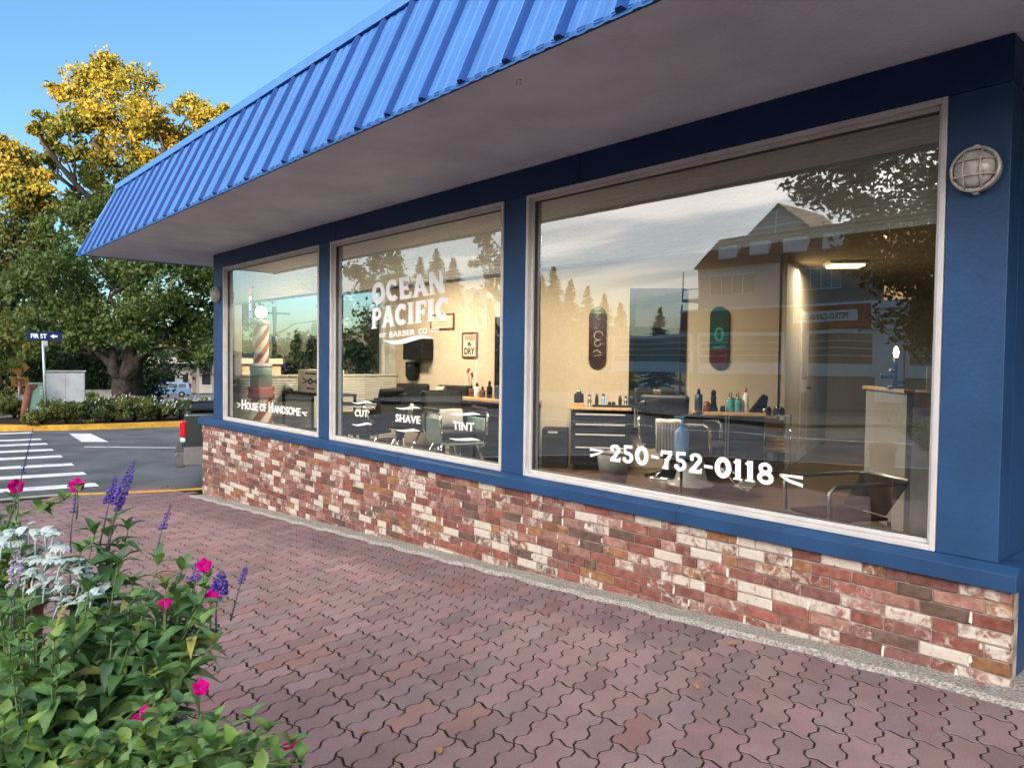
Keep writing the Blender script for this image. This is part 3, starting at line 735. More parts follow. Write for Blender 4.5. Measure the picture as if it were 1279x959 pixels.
# back board under the panels, end slope, ridge cap
un = MB(); un.add([slope_pt(OX, 0, -0.01), slope_pt(6, 0, -0.01), slope_pt(6, 1, -0.01), slope_pt(OX + RIN, 1, -0.01)], [(0, 1, 2, 3)])
un.build('roof_deck', 'roof', roof)
es = MB()
zb_ = ZS - 0.012
es.add([(OX, OV, zb_), (OX, 10, zb_), (OX + RIN, 10, RZ), (OX + RIN, OV + RIN, RZ)], [(3, 2, 1, 0)])
es.build('end_slope', 'roof', roof)
fl = MB(); fl.add([(OX + RIN, OV + RIN, RZ - 0.02), (6, OV + RIN, RZ - 0.02), (6, 10, RZ - 0.02), (OX + RIN, 10, RZ - 0.02)], [(0, 1, 2, 3)]); fl.build('flat_roof', 'roof_dark', roof)
xs_cap = [OX + RIN - 0.02] + [OX + RIN + 1.8 * k for k in range(1, 10)] + [6.0]
for a, b in zip(xs_cap[:-1], xs_cap[1:]):
    rc = MB(); y = OV + RIN
    rc.prism([(y - 0.045, RZ - 0.035), (y - 0.040, RZ + 0.045), (y + 0.015, RZ + 0.07), (y + 0.10, RZ + 0.05), (y + 0.10, RZ - 0.015)], a, b - 0.003, 'x'); rc.build('ridge_cap', 'cap', roof)
ec = MB(); ec.prism([(OX + RIN - 0.045, RZ - 0.035), (OX + RIN - 0.04, RZ + 0.045), (OX + RIN + 0.015, RZ + 0.07), (OX + RIN + 0.10, RZ + 0.05), (OX + RIN + 0.10, RZ - 0.015)], OV + RIN + 0.101, 10, 'y'); ec.build('ridge_cap', 'cap', roof)
hp = MB(); hp.tube([slope_pt(OX, -0.01, 0.008), slope_pt(OX + RIN, 0.99, 0.008)], 0.022, 6); hp.build('hip_trim', 'cap', roof)

# brick base
bw = MB(); bw.box(-11.028, 0.0, -2.75, -0.900, 0.12, ZBR + 0.002)
brick_wall = bw.build('brick_wall', 'mortar', shop)
BH, BG = 0.0555, 0.0092
LEN = {'stretcher': 0.206, 'snap': 0.150, 'half': 0.098}
def brick_geo(L, h, d=0.012, ragged=0.0):
    c = 0.005
    j = lambda: rng.uniform(-ragged, ragged)
    f = [(-L / 2 + c + j(), -d, -h / 2 + c + j()), (L / 2 - c + j(), -d, -h / 2 + c + j()), (L / 2 - c + j(), -d, h / 2 - c + j()), (-L / 2 + c + j(), -d, h / 2 - c + j())]
    g = [(-L / 2, -d + 0.004, -h / 2), (L / 2, -d + 0.004, -h / 2), (L / 2, -d + 0.004, h / 2), (-L / 2, -d + 0.004, h / 2)]
    k = [(x, 0.03, z) for x, y, z in g]
    fs = [(0, 1, 2, 3)] + [(4 + i, 4 + (i + 1) % 4, (i + 1) % 4, i) for i in range(4)] + [(8 + i, 8 + (i + 1) % 4, 4 + (i + 1) % 4, 4 + i) for i in range(4)]
    return f + g + k, fs
BME = {}
for key, L in LEN.items():
    BME[key] = []
    for v in range(4):
        vs, fs = brick_geo(L, BH, ragged=0.0035); me = bpy.data.meshes.new('brick'); me.from_pydata(vs, [], fs); me.materials.append(MT['brick']); me.update(); BME[key].append((me, vs, fs))
def brick_colour():
    t = rng.random(); k = rng.uniform(0.8, 1.15)
    if t < 0.26: c = (0.290, 0.115, 0.090)
    elif t < 0.46: c = (0.240, 0.110, 0.090)
    elif t < 0.60: c = (0.165, 0.105, 0.085)
    elif t < 0.82: c = (0.360, 0.200, 0.165)
    elif t < 0.90: c = (0.330, 0.170, 0.090)
    else: c = (0.240, 0.115, 0.100)
    u = rng.random()
    wv = rng.uniform(0.53, 0.66) if u < 0.22 else (rng.uniform(0.44, 0.53) if u < 0.52 else rng.uniform(0.28, 0.42))
    return tuple(x * k for x in c) + (wv,)
bricks = []
def foot_z(x): return -1.360 + 0.0613 * x
row = 0; z = ZBR - 0.004 - BH / 2
while z > -2.15:
    x = -0.893 - (0.0 if row % 2 else 0.0)
    first = True
    while x > -11.02:
        t = rng.random(); key = 'stretcher' if t < 0.60 else ('half' if t < 0.88 else 'snap')
        if first: key = ('stretcher', 'half', 'snap')[row % 3]; first = False
        L = LEN[key]
        if x - L < -11.03: L = x + 11.03
        xc = x - L / 2
        if z + BH / 2 > foot_z(xc) - 0.05 and L > 0.03: bricks.append((key, xc, z, L))
        x -= L + BG
    z -= BH + BG; row += 1
bv = sorted(range(len(bricks)), key=lambda i: to_px((bricks[i][1], 0, bricks[i][2]))[2])
single = set(bv[:298])
jb = MB(); jc = []
for i, (key, xc, z, L) in enumerate(bricks):
    me, vs, fs = BME[key][rng.randrange(4)]; c = brick_colour(); dy = rng.uniform(-0.002, 0.003); sx = L / LEN[key]
    if i in single:
        o = bpy.data.objects.new('brick', me); COL.objects.link(o); o.parent = brick_wall
        o.location = Vector((xc, dy, z)) - wloc(brick_wall); o.scale = (sx, 1, 1); o.rotation_euler = (0, R(rng.uniform(-0.4, 0.4)), 0); o.color = c
    else:
        jb.add([(v[0] * sx + xc, v[1] + dy, v[2] + z) for v in vs], fs); jc += [c] * len(vs)
tinted(jb, jc, 'far_brick', 'brick_far', brick_wall)
# white mortar smears left in some of the head joints and on brick faces
sm = MB()
for k in range(150):
    key, xc, z, L = bricks[rng.randrange(len(bricks))]
    x = xc - L / 2 - BG / 2 + rng.uniform(-0.006, 0.006); w = rng.uniform(0.004, 0.011); hh = BH * rng.uniform(0.25, 0.55); zc_ = z + rng.uniform(-0.01, 0.01)
    pts = [(x + w * rng.uniform(0.4, 1) * s_, zc_ + hh * q_) for s_, q_ in ((-1, -0.9), (0.6, -1), (1, -0.2), (0.5, 0.9), (-0.5, 1), (-0.9, 0.1))]
    sm.prism(pts, -0.0135 - 0.001 * rng.random(), 0.002, 'y')
sm.build('mortar_smear', 'smear', brick_wall, kind='stuff')
# rough concrete footing strip in front of the bricks
ft = MB(); vs = []; n = 90
for i in range(n + 1):
    x = -11.03 + (11.03 + 2.5) * i / n
    w = 0.205 + 0.03 * math.sin(i * 1.7) * rng.random() + rng.uniform(-0.012, 0.012)
    zt = foot_z(min(x, 2.5)) + 0.012 + rng.uniform(-0.006, 0.006)
    vs += [(x, 0.05 if x < -0.87 else 2.0, zt + 0.006), (x, -0.03, zt), (x, -w + 0.03, h_walk(x, 0) + 0.022 + rng.uniform(-0.004, 0.004)), (x, -w, h_walk(x, 0) + 0.006), (x, -w - 0.004, h_walk(x, 0) - 0.05)]
fs = [(5 * i + k, 5 * i + k + 1, 5 * i + 5 + k + 1, 5 * i + 5 + k) for i in range(n) for k in range(4)]
ft.add(vs, [f[::-1] for f in fs]); ft.build('footing_strip', 'concrete', kind='structure')

# ---------------------------------------------------------------- bulkhead lamps on the posts
def bulkhead(px, label, z=0.876):
    t = thing('bulkhead_lamp', label, 'wall lamp', (px, 0.0, z), 0, 'bulkhead lamps on the blue posts')
    m = MB(); m.lathe([(0.098, 0.002), (0.098, -0.022), (0.088, -0.034), (0.084, -0.034)], (0, 0, 0), 32, ax='y'); m.build('lamp_body', 'lamp_metal', t, local=True)
    m = MB(); m.lathe([(0.083, -0.030), (0.078, -0.055), (0.060, -0.075), (0.030, -0.086), (0.001, -0.089)], (0, 0, 0), 28, ax='y'); m.build('lamp_lens', 'lens', t, local=True)
    m = MB()
    ring = [(0.094 * math.cos(a), -0.040, 0.094 * math.sin(a)) for a in np.linspace(0, 2 * math.pi, 33)]
    m.tube(ring, 0.0085, 6, cap=False)
    for s_ in (-0.034, 0.034):
        hw = math.sqrt(0.094 ** 2 - s_ ** 2)
        for vert in (0, 1):
            pts = []
            for u in np.linspace(-1, 1, 9):
                r2 = math.hypot(u * hw, s_) / 0.094; y = -0.042 - 0.054 * math.sqrt(max(0, 1 - r2 * r2))
                pts.append((s_, y, u * hw) if vert else (u * hw, y, s_))
            m.tube(pts, 0.0045, 6)
    m.build('lamp_cage', 'lamp_metal', t, local=True)
    for a in (math.pi / 2, -math.pi / 2):
        m = MB(); m.box(0.1 * math.cos(a) - 0.011, -0.03, 0.1 * math.sin(a) - 0.010, 0.1 * math.cos(a) + 0.011, 0.0, 0.1 * math.sin(a) + 0.010); m.build('lamp_lug', 'lamp_metal', t, 0.003, local=True)
bulkhead(-1.081, 'caged round bulkhead lamp on the wide blue post right of the largest window')
bulkhead(-10.44, 'caged round bulkhead lamp on the blue corner post by the street')

# ---------------------------------------------------------------- window lettering
GLY = 0.0545
def stroke(mb, pts, th, off=0.0):
    """flat stroke along a 2-D polyline; th may be a list"""
    n = len(pts); ths = th if isinstance(th, (list, tuple)) else [th] * n; vs = []
    for i in range(n):
        a = np.array(pts[max(i - 1, 0)], float); b = np.array(pts[min(i + 1, n - 1)], float); t = b - a; t /= np.linalg.norm(t) + 1e-9
        nn = np.array([-t[1], t[0]]); p = np.array(pts[i], float)
        q = p + nn * ths[i] / 2; r = p - nn * ths[i] / 2
        vs += [(q[0], off, q[1]), (r[0], off, r[1])]
    mb.add(vs, [(2 * i, 2 * i + 1, 2 * i + 3, 2 * i + 2) for i in range(n - 1)])
def arc(cx, cy, rx, ry, a0, a1, n=18): return [(cx + rx * math.cos(R(a0 + (a1 - a0) * i / n)), cy + ry * math.sin(R(a0 + (a1 - a0) * i / n))) for i in range(n + 1)]
T = 0.235
def glyph(ch):
    """bold slab-like display letters in a box one unit high; returns strokes and width"""
    S = []
    def bar(x, y, w, h=0.085): S.append(([(x - w / 2, y), (x + w / 2, y)], h))
    if ch == 'O': S.append((arc(.40, .5, .29, .385, 0, 360, 30), T)); W = .80
    elif ch == 'C':
        S.append((arc(.40, .5, .29, .385, 48, 312, 24), T)); S.append(([(.60, .95), (.60, .68)], .10)); W = .74
    elif ch == 'E':
        S.append(([(.14, 0), (.14, 1)], T)); S.append(([(.14, .91), (.60, .91)], .18)); S.append(([(.14, .5), (.52, .5)], .17)); S.append(([(.14, .09), (.62, .09)], .18))
        S.append(([(.575, .99), (.60, .70)], .08)); S.append(([(.60, .01), (.62, .30)], .08)); S.append(([(.50, .36), (.50, .64)], .07)); W = .70
    elif ch == 'A':
        S.append(([(.12, 0), (.40, 1)], .20)); S.append(([(.40, 1), (.68, 0)], .24)); S.append(([(.22, .30), (.58, .30)], .15)); bar(.10, .035, .26, .07); bar(.70, .035, .28, .07); W = .82
    elif ch == 'N':
        S.append(([(.13, 0), (.13, 1)], .18)); S.append(([(.66, 0), (.66, 1)], .18)); S.append(([(.13, .97), (.66, .03)], .24)); bar(.14, .03, .28, .06); bar(.66, .97, .28, .06); W = .80
    elif ch == 'P':
        S.append(([(.16, 0), (.16, 1)], T)); S.append(([(.16, .91)] + arc(.36, .69, .20, .22, 90, -90, 12) + [(.16, .47)], .19)); bar(.17, .035, .36, .07); W = .66
    elif ch == 'I': S.append(([(.18, 0), (.18, 1)], T)); bar(.18, .035, .36, .07); bar(.18, .965, .36, .07); W = .40
    elif ch == 'F':
        S.append(([(.16, 0), (.16, 1)], T)); S.append(([(.16, .91), (.60, .91)], .18)); S.append(([(.16, .49), (.50, .49)], .17)); S.append(([(.585, .99), (.60, .68)], .08)); S.append(([(.49, .35), (.49, .63)], .07)); bar(.17, .035, .36, .07); W = .66
    elif ch == '2':
        S.append((arc(.33, .70, .215, .20, 165, -25, 14) + [(.30, .28), (.13, .10)], [.17] * 8 + [.20] * 7 + [.2, .2])); S.append(([(.05, .09), (.62, .09)], .18)); S.append(([(.595, .0), (.62, .26)], .08)); S.append((arc(.17, .68, .05, .05, 0, 360, 10), .10)); W = .68
    elif ch == '5':
        S.append(([(.17, .95), (.19, .50)], .13)); S.append(([(.12, .91), (.58, .91)], .18)); S.append((arc(.31, .32, .225, .235, 120, -160, 18), .19)); S.append((arc(.13, .24, .05, .05, 0, 360, 10), .10)); W = .66
    elif ch == '0': S.append((arc(.37, .5, .255, .40, 0, 360, 30), T)); W = .74
    elif ch == '7':
        S.append(([(.05, .90), (.62, .90)], .20)); S.append(([(.57, .86), (.36, .45), (.27, 0)], [.16, .20, .24])); S.append(([(.085, .99), (.07, .66)], .09)); bar(.28, .035, .34, .07); W = .64
    elif ch == '1': S.append(([(.22, 0), (.22, 1)], T)); S.append(([(.20, .95), (.04, .80)], .12)); bar(.22, .04, .40, .08); W = .44
    elif ch == '8': S.append((arc(.34, .73, .19, .19, 0, 360, 22), .18)); S.append((arc(.34, .28, .235, .215, 0, 360, 24), .20)); W = .68
    elif ch == '-': S.append(([(.04, .42), (.34, .42)], .17)); W = .38
    return S, W
def display_text(txt, gap=0.07):
    x = 0; parts = []
    for ch in txt:
        S, W = glyph(ch)
        parts.append((x, S)); x += W + gap
    tot = x - gap; mb = MB(); k = 0
    for x0, S in parts:
        for pts, th in S:
            k += 1
            tmp = MB(); stroke(tmp, pts, th, -0.000012 * (k % 23))
            mb.add([((v[0] + x0) / tot, v[1], v[2]) for v in tmp.v], tmp.f)
    return mb
def on_glass(pts, z):   # measured corner points of a line of lettering -> points on the outer face of the pane
    (ox, oy, s) = z
    return [hy(ox + x / s, oy + y / s, GLY) for x, y in pts]
Z8 = (450, 330, 6.732); Z7 = (430, 460, 6.09); Z1 = (240, 290, 3.553); Z6 = (760, 540, 5.116); Z3 = (660, 460, 5.99)
LIFT = (0, 1.0, 0)
def letter(txt, pts, z, parent, mode='font', bold=0.02, spacing=1.0, nm='lettering'):
    bl, br, tl, tr = on_glass(pts, z)
    mb = display_text(txt) if mode == 'disp' else text_mesh(txt, bold, spacing)[0]
    bl, br, tl, tr = (np.array(q) for q in (bl, br, tl, tr))
    out = []
    for u, w, v in mb.v:
        p = (bl * (1 - u) + br * u) * (1 - v) + (tl * (1 - u) + tr * u) * v; p[1] = GLY + w * 8; out.append(tuple(p))
    mb.v = out
    return mb.build(nm, 'vinyl_white', parent)
def swash(pts, z, ths, parent, nm='swash_line'):
    P = [hy(z[0] + x / z[2], z[1] + y / z[2], GLY) for x, y in pts]
    mb = MB(); q = [(p[0], p[2]) for p in P]
    # smooth the polyline
    sm_ = []; st = []
    for i in range(len(q) - 1):
        for k in range(6):
            t = k / 6.0
            p0 = np.array(q[max(i - 1, 0)]); p1 = np.array(q[i]); p2 = np.array(q[i + 1]); p3 = np.array(q[min(i + 2, len(q) - 1)])
            sm_.append(tuple(0.5 * ((2 * p1) + (-p0 + p2) * t + (2 * p0 - 5 * p1 + 4 * p2 - p3) * t * t + (-p0 + 3 * p1 - 3 * p2 + p3) * t ** 3)))
            st.append(ths[i] * (1 - t) + ths[i + 1] * t)
    sm_.append(q[-1]); st.append(ths[-1])
    stroke(mb, sm_, st, 0); mb.v = [(v[0], GLY + v[1], v[2]) for v in mb.v]
    mb.build(nm, 'vinyl_white', parent)
W1, W2, W3 = WIN
letter('OCEAN', [(103, 338), (712, 238), (97, 160), (700, 42)], Z8, W2, 'disp')
letter('PACIFIC', [(95, 545), (742, 462), (97, 372), (740, 268)], Z8, W2, 'disp')
letter('EST', [(160, 617), (216, 613), (160, 582), (216, 578)], Z8, W2, bold=0.02)
letter('BARBER', [(243, 617), (455, 592), (243, 566), (455, 544)], Z8, W2, bold=0.015, spacing=1.1)
letter('CO', [(486, 589), (556, 583), (486, 540), (556, 533)], Z8, W2, bold=0.015, spacing=1.1)
letter('2021', [(584, 572), (657, 561), (584, 544), (657, 532)], Z8, W2, bold=0.03)
swash([(195, 641), (270, 656), (360, 648), (440, 626), (520, 610), (602, 618)], Z8, [0.008, 0.036, 0.044, 0.044, 0.032, 0.006], W2)
letter('CUT', [(78, 366), (178, 372), (80, 311), (180, 317)], Z7, W2, bold=0.03, spacing=1.1)
letter('SHAVE', [(388, 406), (576, 424), (390, 345), (578, 364)], Z7, W2, bold=0.03, spacing=1.1)
letter('TINT', [(828, 464), (983, 480), (825, 401), (986, 415)], Z7, W2, bold=0.03, spacing=1.1)
for a, b, y0, y1 in ((58, 208, 258, 259), (58, 208, 425, 425), (392, 577, 300, 302), (388, 572, 467, 475), (803, 1036, 345, 350), (800, 1030, 533, 545)):
    d = b - a
    swash([(a, y0), (a + d * 0.25, y0 + 7), (a + d * 0.5, y0 + 2 + (y1 - y0) * .5), (a + d * 0.75, y1 - 6), (b, y1 + 2)], Z7, [0.004, 0.016, 0.022, 0.022, 0.004], W2)
letter('H', [(219, 785), (238, 787), (219, 741), (238, 743)], Z1, W1, bold=0.02)
letter('OUSE', [(241, 787), (290, 793), (241, 753), (290, 758)], Z1, W1, bold=0.02)
letter('OF', [(300, 794), (328, 797), (300, 759), (328, 762)], Z1, W1, bold=0.02)
letter('H', [(339, 799), (358, 801), (339, 753), (358, 755)], Z1, W1, bold=0.02)
letter('ANDSOME', [(361, 802), (480, 816), (361, 766), (480, 780)], Z1, W1, bold=0.02)
for pts in ([(199, 757), (214, 766)], [(200, 777), (214, 766)]): swash(pts, Z1, [0.012, 0.012], W1)
for pts in ([(486, 799), (510, 800)], [(486, 799), (506, 815)]): swash(pts, Z1, [0.008, 0.016], W1)
letter('250', [(5, 182), (256, 214), (5, 72), (256, 92)], Z6, W3, 'disp')
letter('-', [(266, 200), (326, 206), (266, 82), (326, 104)], Z6, W3, 'disp')
letter('752', [(328, 228), (600, 266), (330, 112), (604, 134)], Z6, W3, 'disp')
letter('-', [(604, 262), (672, 272), (604, 146), (672, 160)], Z6, W3, 'disp')
letter('0118', [(676, 282), (1058, 336), (680, 152), (1056, 200)], Z6, W3, 'disp')
for pts in ([(1094, 268), (1242, 290)], [(1094, 268), (1150, 306), (1242, 340)]): swash(pts, Z6, [0.010] + [0.018] * (len(pts) - 1), W3)
for pts in ([(460, 605), (566, 618)], [(566, 618), (510, 640), (462, 652)]): swash(pts, Z3, [0.02, 0.008] if len(pts) == 2 else [0.008, 0.016, 0.02], W3)

# ---------------------------------------------------------------- pleated shades behind the glass
def shade(a, b, zb, label):
    t = thing('window_blind', label, 'window shade', ((a + b) / 2, 0.16, 1.2), 0, 'pleated shades behind the shop windows')
    m = MB(); z = 1.232; k = 0; vs = []
    while z > zb:
        y = 0.135 + (0.012 if k % 2 else 0.0)
        vs += [(a + 0.02, y, z), (b - 0.02, y, z)]; z -= 0.0135; k += 1
    m.add(vs, [(2 * i, 2 * i + 1, 2 * i + 3, 2 * i + 2) for i in range(k - 1)]); m.build('shade_cloth', 'shade', t)
    m = MB(); m.box(a + 0.02, 0.120, zb - 0.022, b - 0.02, 0.155, zb + 0.004); m.build('bottom_rail', 'white_trim', t, 0.003)
    m = MB(); m.box(a + 0.02, 0.118, 1.2325, b - 0.02, 0.165, 1.262); m.build('head_rail', 'white_trim', t, 0.003)
shade(*EDG[0], 0.745, 'pleated pale shade half drawn behind the window beside the corner')
shade(*EDG[1], 0.705, 'pleated pale shade half drawn behind the window with the big shop lettering')
shade(*EDG[2], 0.705, 'pleated pale shade half drawn behind the largest window with the phone number')

# ================================================================ INTERIOR
FZ = -1.35
U = np.array([math.cos(R(40)), math.sin(R(40)), 0]); NB = np.array([-math.sin(R(40)), math.cos(R(40)), 0])
CB = 6.6
def pb(px, py, off=0.0): return hit(px, py, NB, CB - off)      # on the angled wall, off metres in front of it
def pu(q): return float(q @ U)
K0 = np.array([-6.846, 2.87, 0]); K1 = pb(972, 450); K1[2] = 0
i_fl = MB(); i_fl.add([(-10.34, 0.161, FZ), (-1.061, 0.161, FZ), (0.5, 2.3, FZ), (0.5, 11.5, FZ), (-10.34, 11.5, FZ)], [(0, 1, 2, 3, 4)]); i_fl.build('shop_floor', 'plank', shop)
i_ce = MB(); i_ce.add([(-10.34, 0.161, 1.352), (-10.34, 11.5, 1.352), (0.5, 11.5, 1.352), (0.5, 2.3, 1.352), (-1.061, 0.161, 1.352)], [(0, 1, 2, 3, 4)]); i_ce.build('shop_ceiling', 'ceiling', shop)
def wall_line(a, b, z0, z1, th, name, m, bb=True):
    a = np.array(a[:2], float); b = np.array(b[:2], float); t = (b - a) / np.linalg.norm(b - a); n_ = np.array([-t[1], t[0]])
    mb = MB(); p = [a, b, b + n_ * th, a + n_ * th]
    mb.hexa([(q[0], q[1], z0) for q in p] + [(q[0], q[1], z1) for q in p]); w = mb.build(name, m, shop)
    if bb:
        k = MB(); p = [a - n_ * 0.014, b - n_ * 0.014, b - n_ * 0.001, a - n_ * 0.001]
        k.hexa([(q[0], q[1], FZ + 0.002) for q in p] + [(q[0], q[1], FZ + 0.14) for q in p]); k.build('baseboard', 'white_trim', shop)
wall_line((-10.34, 2.87), (-6.848, 2.87), FZ + 0.001, 1.351, 0.12, 'back_wall', 'int_wall', False)
wall_line(K0, K1, FZ + 0.001, 1.351, 0.12, 'angled_wall', 'int_wall', False)
H1 = np.array([-6.12, 9.2]); H2 = np.array([-1.5, 14.0])
wall_line(K1[:2] + NB[:2] * 0.05 - U[:2] * 0.004, H1, FZ + 0.001, 1.351, -0.1, 'hall_side_wall', 'int_grey')
wall_line(H1, H1 + np.array([0.70, 0.714]) * 6, FZ + 0.001, 1.351, 0.1, 'hall_end_wall', 'int_grey')
wall_line((0.5, 11.5), (0.5, 2.3), FZ + 0.001, 1.351, 0.1, 'hall_right_wall', 'int_grey', False)
wall_line((0.5, 2.3), (-1.0, 2.3), FZ + 0.001, 1.351, -0.1, 'front_partition', 'int_grey', False)
# inner side of the front wall below the windows
iw = MB(); iw.box(-10.34, 0.1605, FZ + 0.001, -1.062, 0.20, ZB - 0.002); iw.build('inner_apron', 'white_trim', shop)
ih = MB(); ih.box(-10.34, 0.1605, ZT + 0.03, -1.062, 0.20, 1.351); ih.build('inner_header', 'white_trim', shop)

# ceiling lights: one is seen through the glass, its neighbours light the front of the room
def ceil_light(x, y, rz, label, power, hl=0.62):
    t = thing('ceiling_light', label, 'ceiling light', (x, y, 1.30), rz, 'fluorescent ceiling lights in the shop')
    m = MB(); m.box(-hl, -0.17, 0.012, hl, 0.17, 0.050); m.build('light_frame', 'white_trim', t, 0.004, local=True)
    m = MB(); m.box(-hl + 0.03, -0.145, -0.02, hl - 0.03, 0.145, 0.0115); m.build('light_diffuser', 'tube_light', t, 0.01, local=True)
    ld = bpy.data.lights.new('ceiling_glow', 'AREA'); ld.shape = 'RECTANGLE'; ld.size = 1.1; ld.size_y = 0.26; ld.energy = power; ld.color = (1.0, 0.84, 0.62)
    lo = bpy.data.objects.new('ceiling_glow', ld); COL.objects.link(lo); lo.parent = t; lo.location = (0, 0, -0.03)
PWR = 58.0
ceil_light(-4.3, 5.95, R(40), 'lit fluorescent ceiling light at the back, right of the teal skateboard', PWR * 0.3, 0.24)
ceil_light(-8.6, 1.5, 0, 'lit fluorescent ceiling light above the row of barber chairs', PWR)
ceil_light(-5.2, 1.9, R(20), 'lit fluorescent ceiling light above the drawer chest', PWR)

def rowbox(t, x0, x1, y0, y1, z0, z1, name, m, bev=0.004): 
    q = MB(); q.box(x0, y0, z0, x1, y1, z1); return q.build(name, m, t, bev, local=True)
RB = R(40)
# --- drawer chest with products
c0 = pb(712, 590, 0.45); c1 = pb(786, 590, 0.45)
cw = pu(c1) - pu(c0)
ch = thing('drawer_chest', 'black four drawer tool chest with maple top against the beige wall', 'chest', (c0[0], c0[1], FZ), RB)
ctop = pb(748, 509, 0.45)[2] - FZ
rowbox(ch, 0.0, cw, 0.02, 0.43, 0.07, ctop - 0.035, 'chest_body', 'black')
rowbox(ch, -0.015, cw + 0.015, -0.01, 0.44, ctop - 0.034, ctop, 'chest_top', 'wood', 0.006)
nd = 4; zz = ctop - 0.075; dh = (ctop - 0.15) / 4.35
for k in range(4):
    hgt = dh * (0.85 if k < 2 else 1.1)
    d = MB(); d.box(0.025, 0.0, zz - hgt + 0.012, cw - 0.025, 0.0195, zz); dr = d.build('drawer', 'black', ch, 0.005, local=True)
    hb = MB(); hb.box(0.06, -0.024, zz - 0.022, cw - 0.06, -0.002, zz - 0.002); hb.build('handle', 'alu', dr, 0.004, local=True)
    zz -= hgt
for x in (0.06, cw - 0.06):
    for y in (0.07, 0.38):
        q = MB(); q.lathe([(0.034, -0.014), (0.036, 0), (0.034, 0.014)], (x, y, 0.036), 12, ax='x'); q.build('caster', 'black', ch, local=True)
CT = FZ + ctop
def chest_pt(u, v): p = c0 + U * u + NB * v; return (p[0], p[1], CT)
def bottle(loc, prof, m, label, cat='bottle', name='bottle', group='bottles and tools on the work tops', cap=None):
    t = thing(name, label, cat, loc, RB, group)
    q = MB(); q.lathe(prof, (0, 0, 0), 14); q.build('bottle_body', m, t, local=True)
    if cap:
        q = MB(); r, z0, z1, mm = cap; q.lathe([(r, z0), (r, z1 * 0.6 + z0 * 0.4), (r * 0.5, z1)], (0, 0, 0), 10); q.build('bottle_cap', mm, t, local=True)
    return t
def clipper(loc, tall, m, label, group='hair clippers on the drawer chest'):
    t = thing('hair_clipper', label, 'hair clipper', loc, RB + 0.2, group)
    q = MB(); q.lathe([(0.028, 0), (0.03, 0.012), (0.02, 0.02), (0.024, tall * 0.5), (0.019, tall * 0.8)], (0, 0, 0), 10); q.build('clipper_body', m, t, local=True)
    q = MB(); q.box(-0.017, -0.012, tall * 0.8 + 0.0005, 0.017, 0.012, tall); q.build('clipper_blade', 'steel', t, 0.002, local=True)
rb_ = MB(); rb_.box(0.01, 0.10, 0.0005, 0.15, 0.30, 0.045)
wb = thing('wood_block', 'pale wooden block on the left end of the drawer chest', 'block', chest_pt(0.0, 0.0), RB); rb_.build('block', 'wood', wb, 0.003, local=True)
tp = chest_pt(0.085, 0.2)
bottle((tp[0], tp[1], CT + 0.046), [(0.055, 0), (0.062, 0.01), (0.062, 0.10), (0.05, 0.115)], 'black', 'squat black jar with pointed lid on the pale wooden block', 'jar', 'jar', cap=(0.03, 0.1152, 0.17, 'steel'))
for u, hh, m, lb in ((0.22, 0.16, 'steel', 'silver hair clipper standing beside the black jar on the chest'), (0.31, 0.165, 'black', 'black hair clipper between the silver and the blue clipper'), (0.39, 0.17, 'spray_blue', 'blue hair clipper standing at the middle of the drawer chest')):
    clipper(chest_pt(u, 0.18), hh, m, lb)
for k, u in enumerate((0.47, 0.52)):
    clipper(chest_pt(u, 0.2), 0.07, 'black', ('small low black trimmer next to the blue clipper on the chest', 'small low black trimmer left of the clipper tray on the chest')[k])
for u, lb in ((0.60, 'black clipper standing left of the silver one at the right end of the chest'), (0.74, 'black clipper standing at the right end of the drawer chest')):
    clipper(chest_pt(u, 0.2), 0.145, 'black', lb)
clipper(chest_pt(0.67, 0.2), 0.142, 'steel', 'silver clipper between two black ones at the right end of the chest')
q = chest_pt(0.64, 0.13); rk = thing('clipper_tray', 'black charging tray under the clippers at the right of the chest', 'tray', q, RB)
rowbox(rk, -0.38, 0.20, -0.05, 0.03, 0.0005, 0.028, 'tray', 'black')
# --- black speaker cabinet
s0 = pb(676, 586, 0.30); s1 = pb(708, 586, 0.30); sw_ = pu(s1) - pu(s0); sh = pb(690, 535, 0.30)[2] - FZ
spk = thing('floor_speaker', 'black floor speaker cabinet left of the drawer chest', 'speaker', (s0[0], s0[1], FZ), RB)
rowbox(spk, 0, sw_, 0, 0.28, 0.001, sh, 'cabinet', 'black_satin', 0.02); rowbox(spk, 0.06, sw_ - 0.06, -0.008, 0.0, 0.06, sh - 0.10, 'speaker_grille', 'black', 0.004)
rowbox(spk, 0.08, sw_ * 0.62, -0.006, 0.0, sh - 0.06, sh - 0.035, 'badge', 'alu', 0.001)
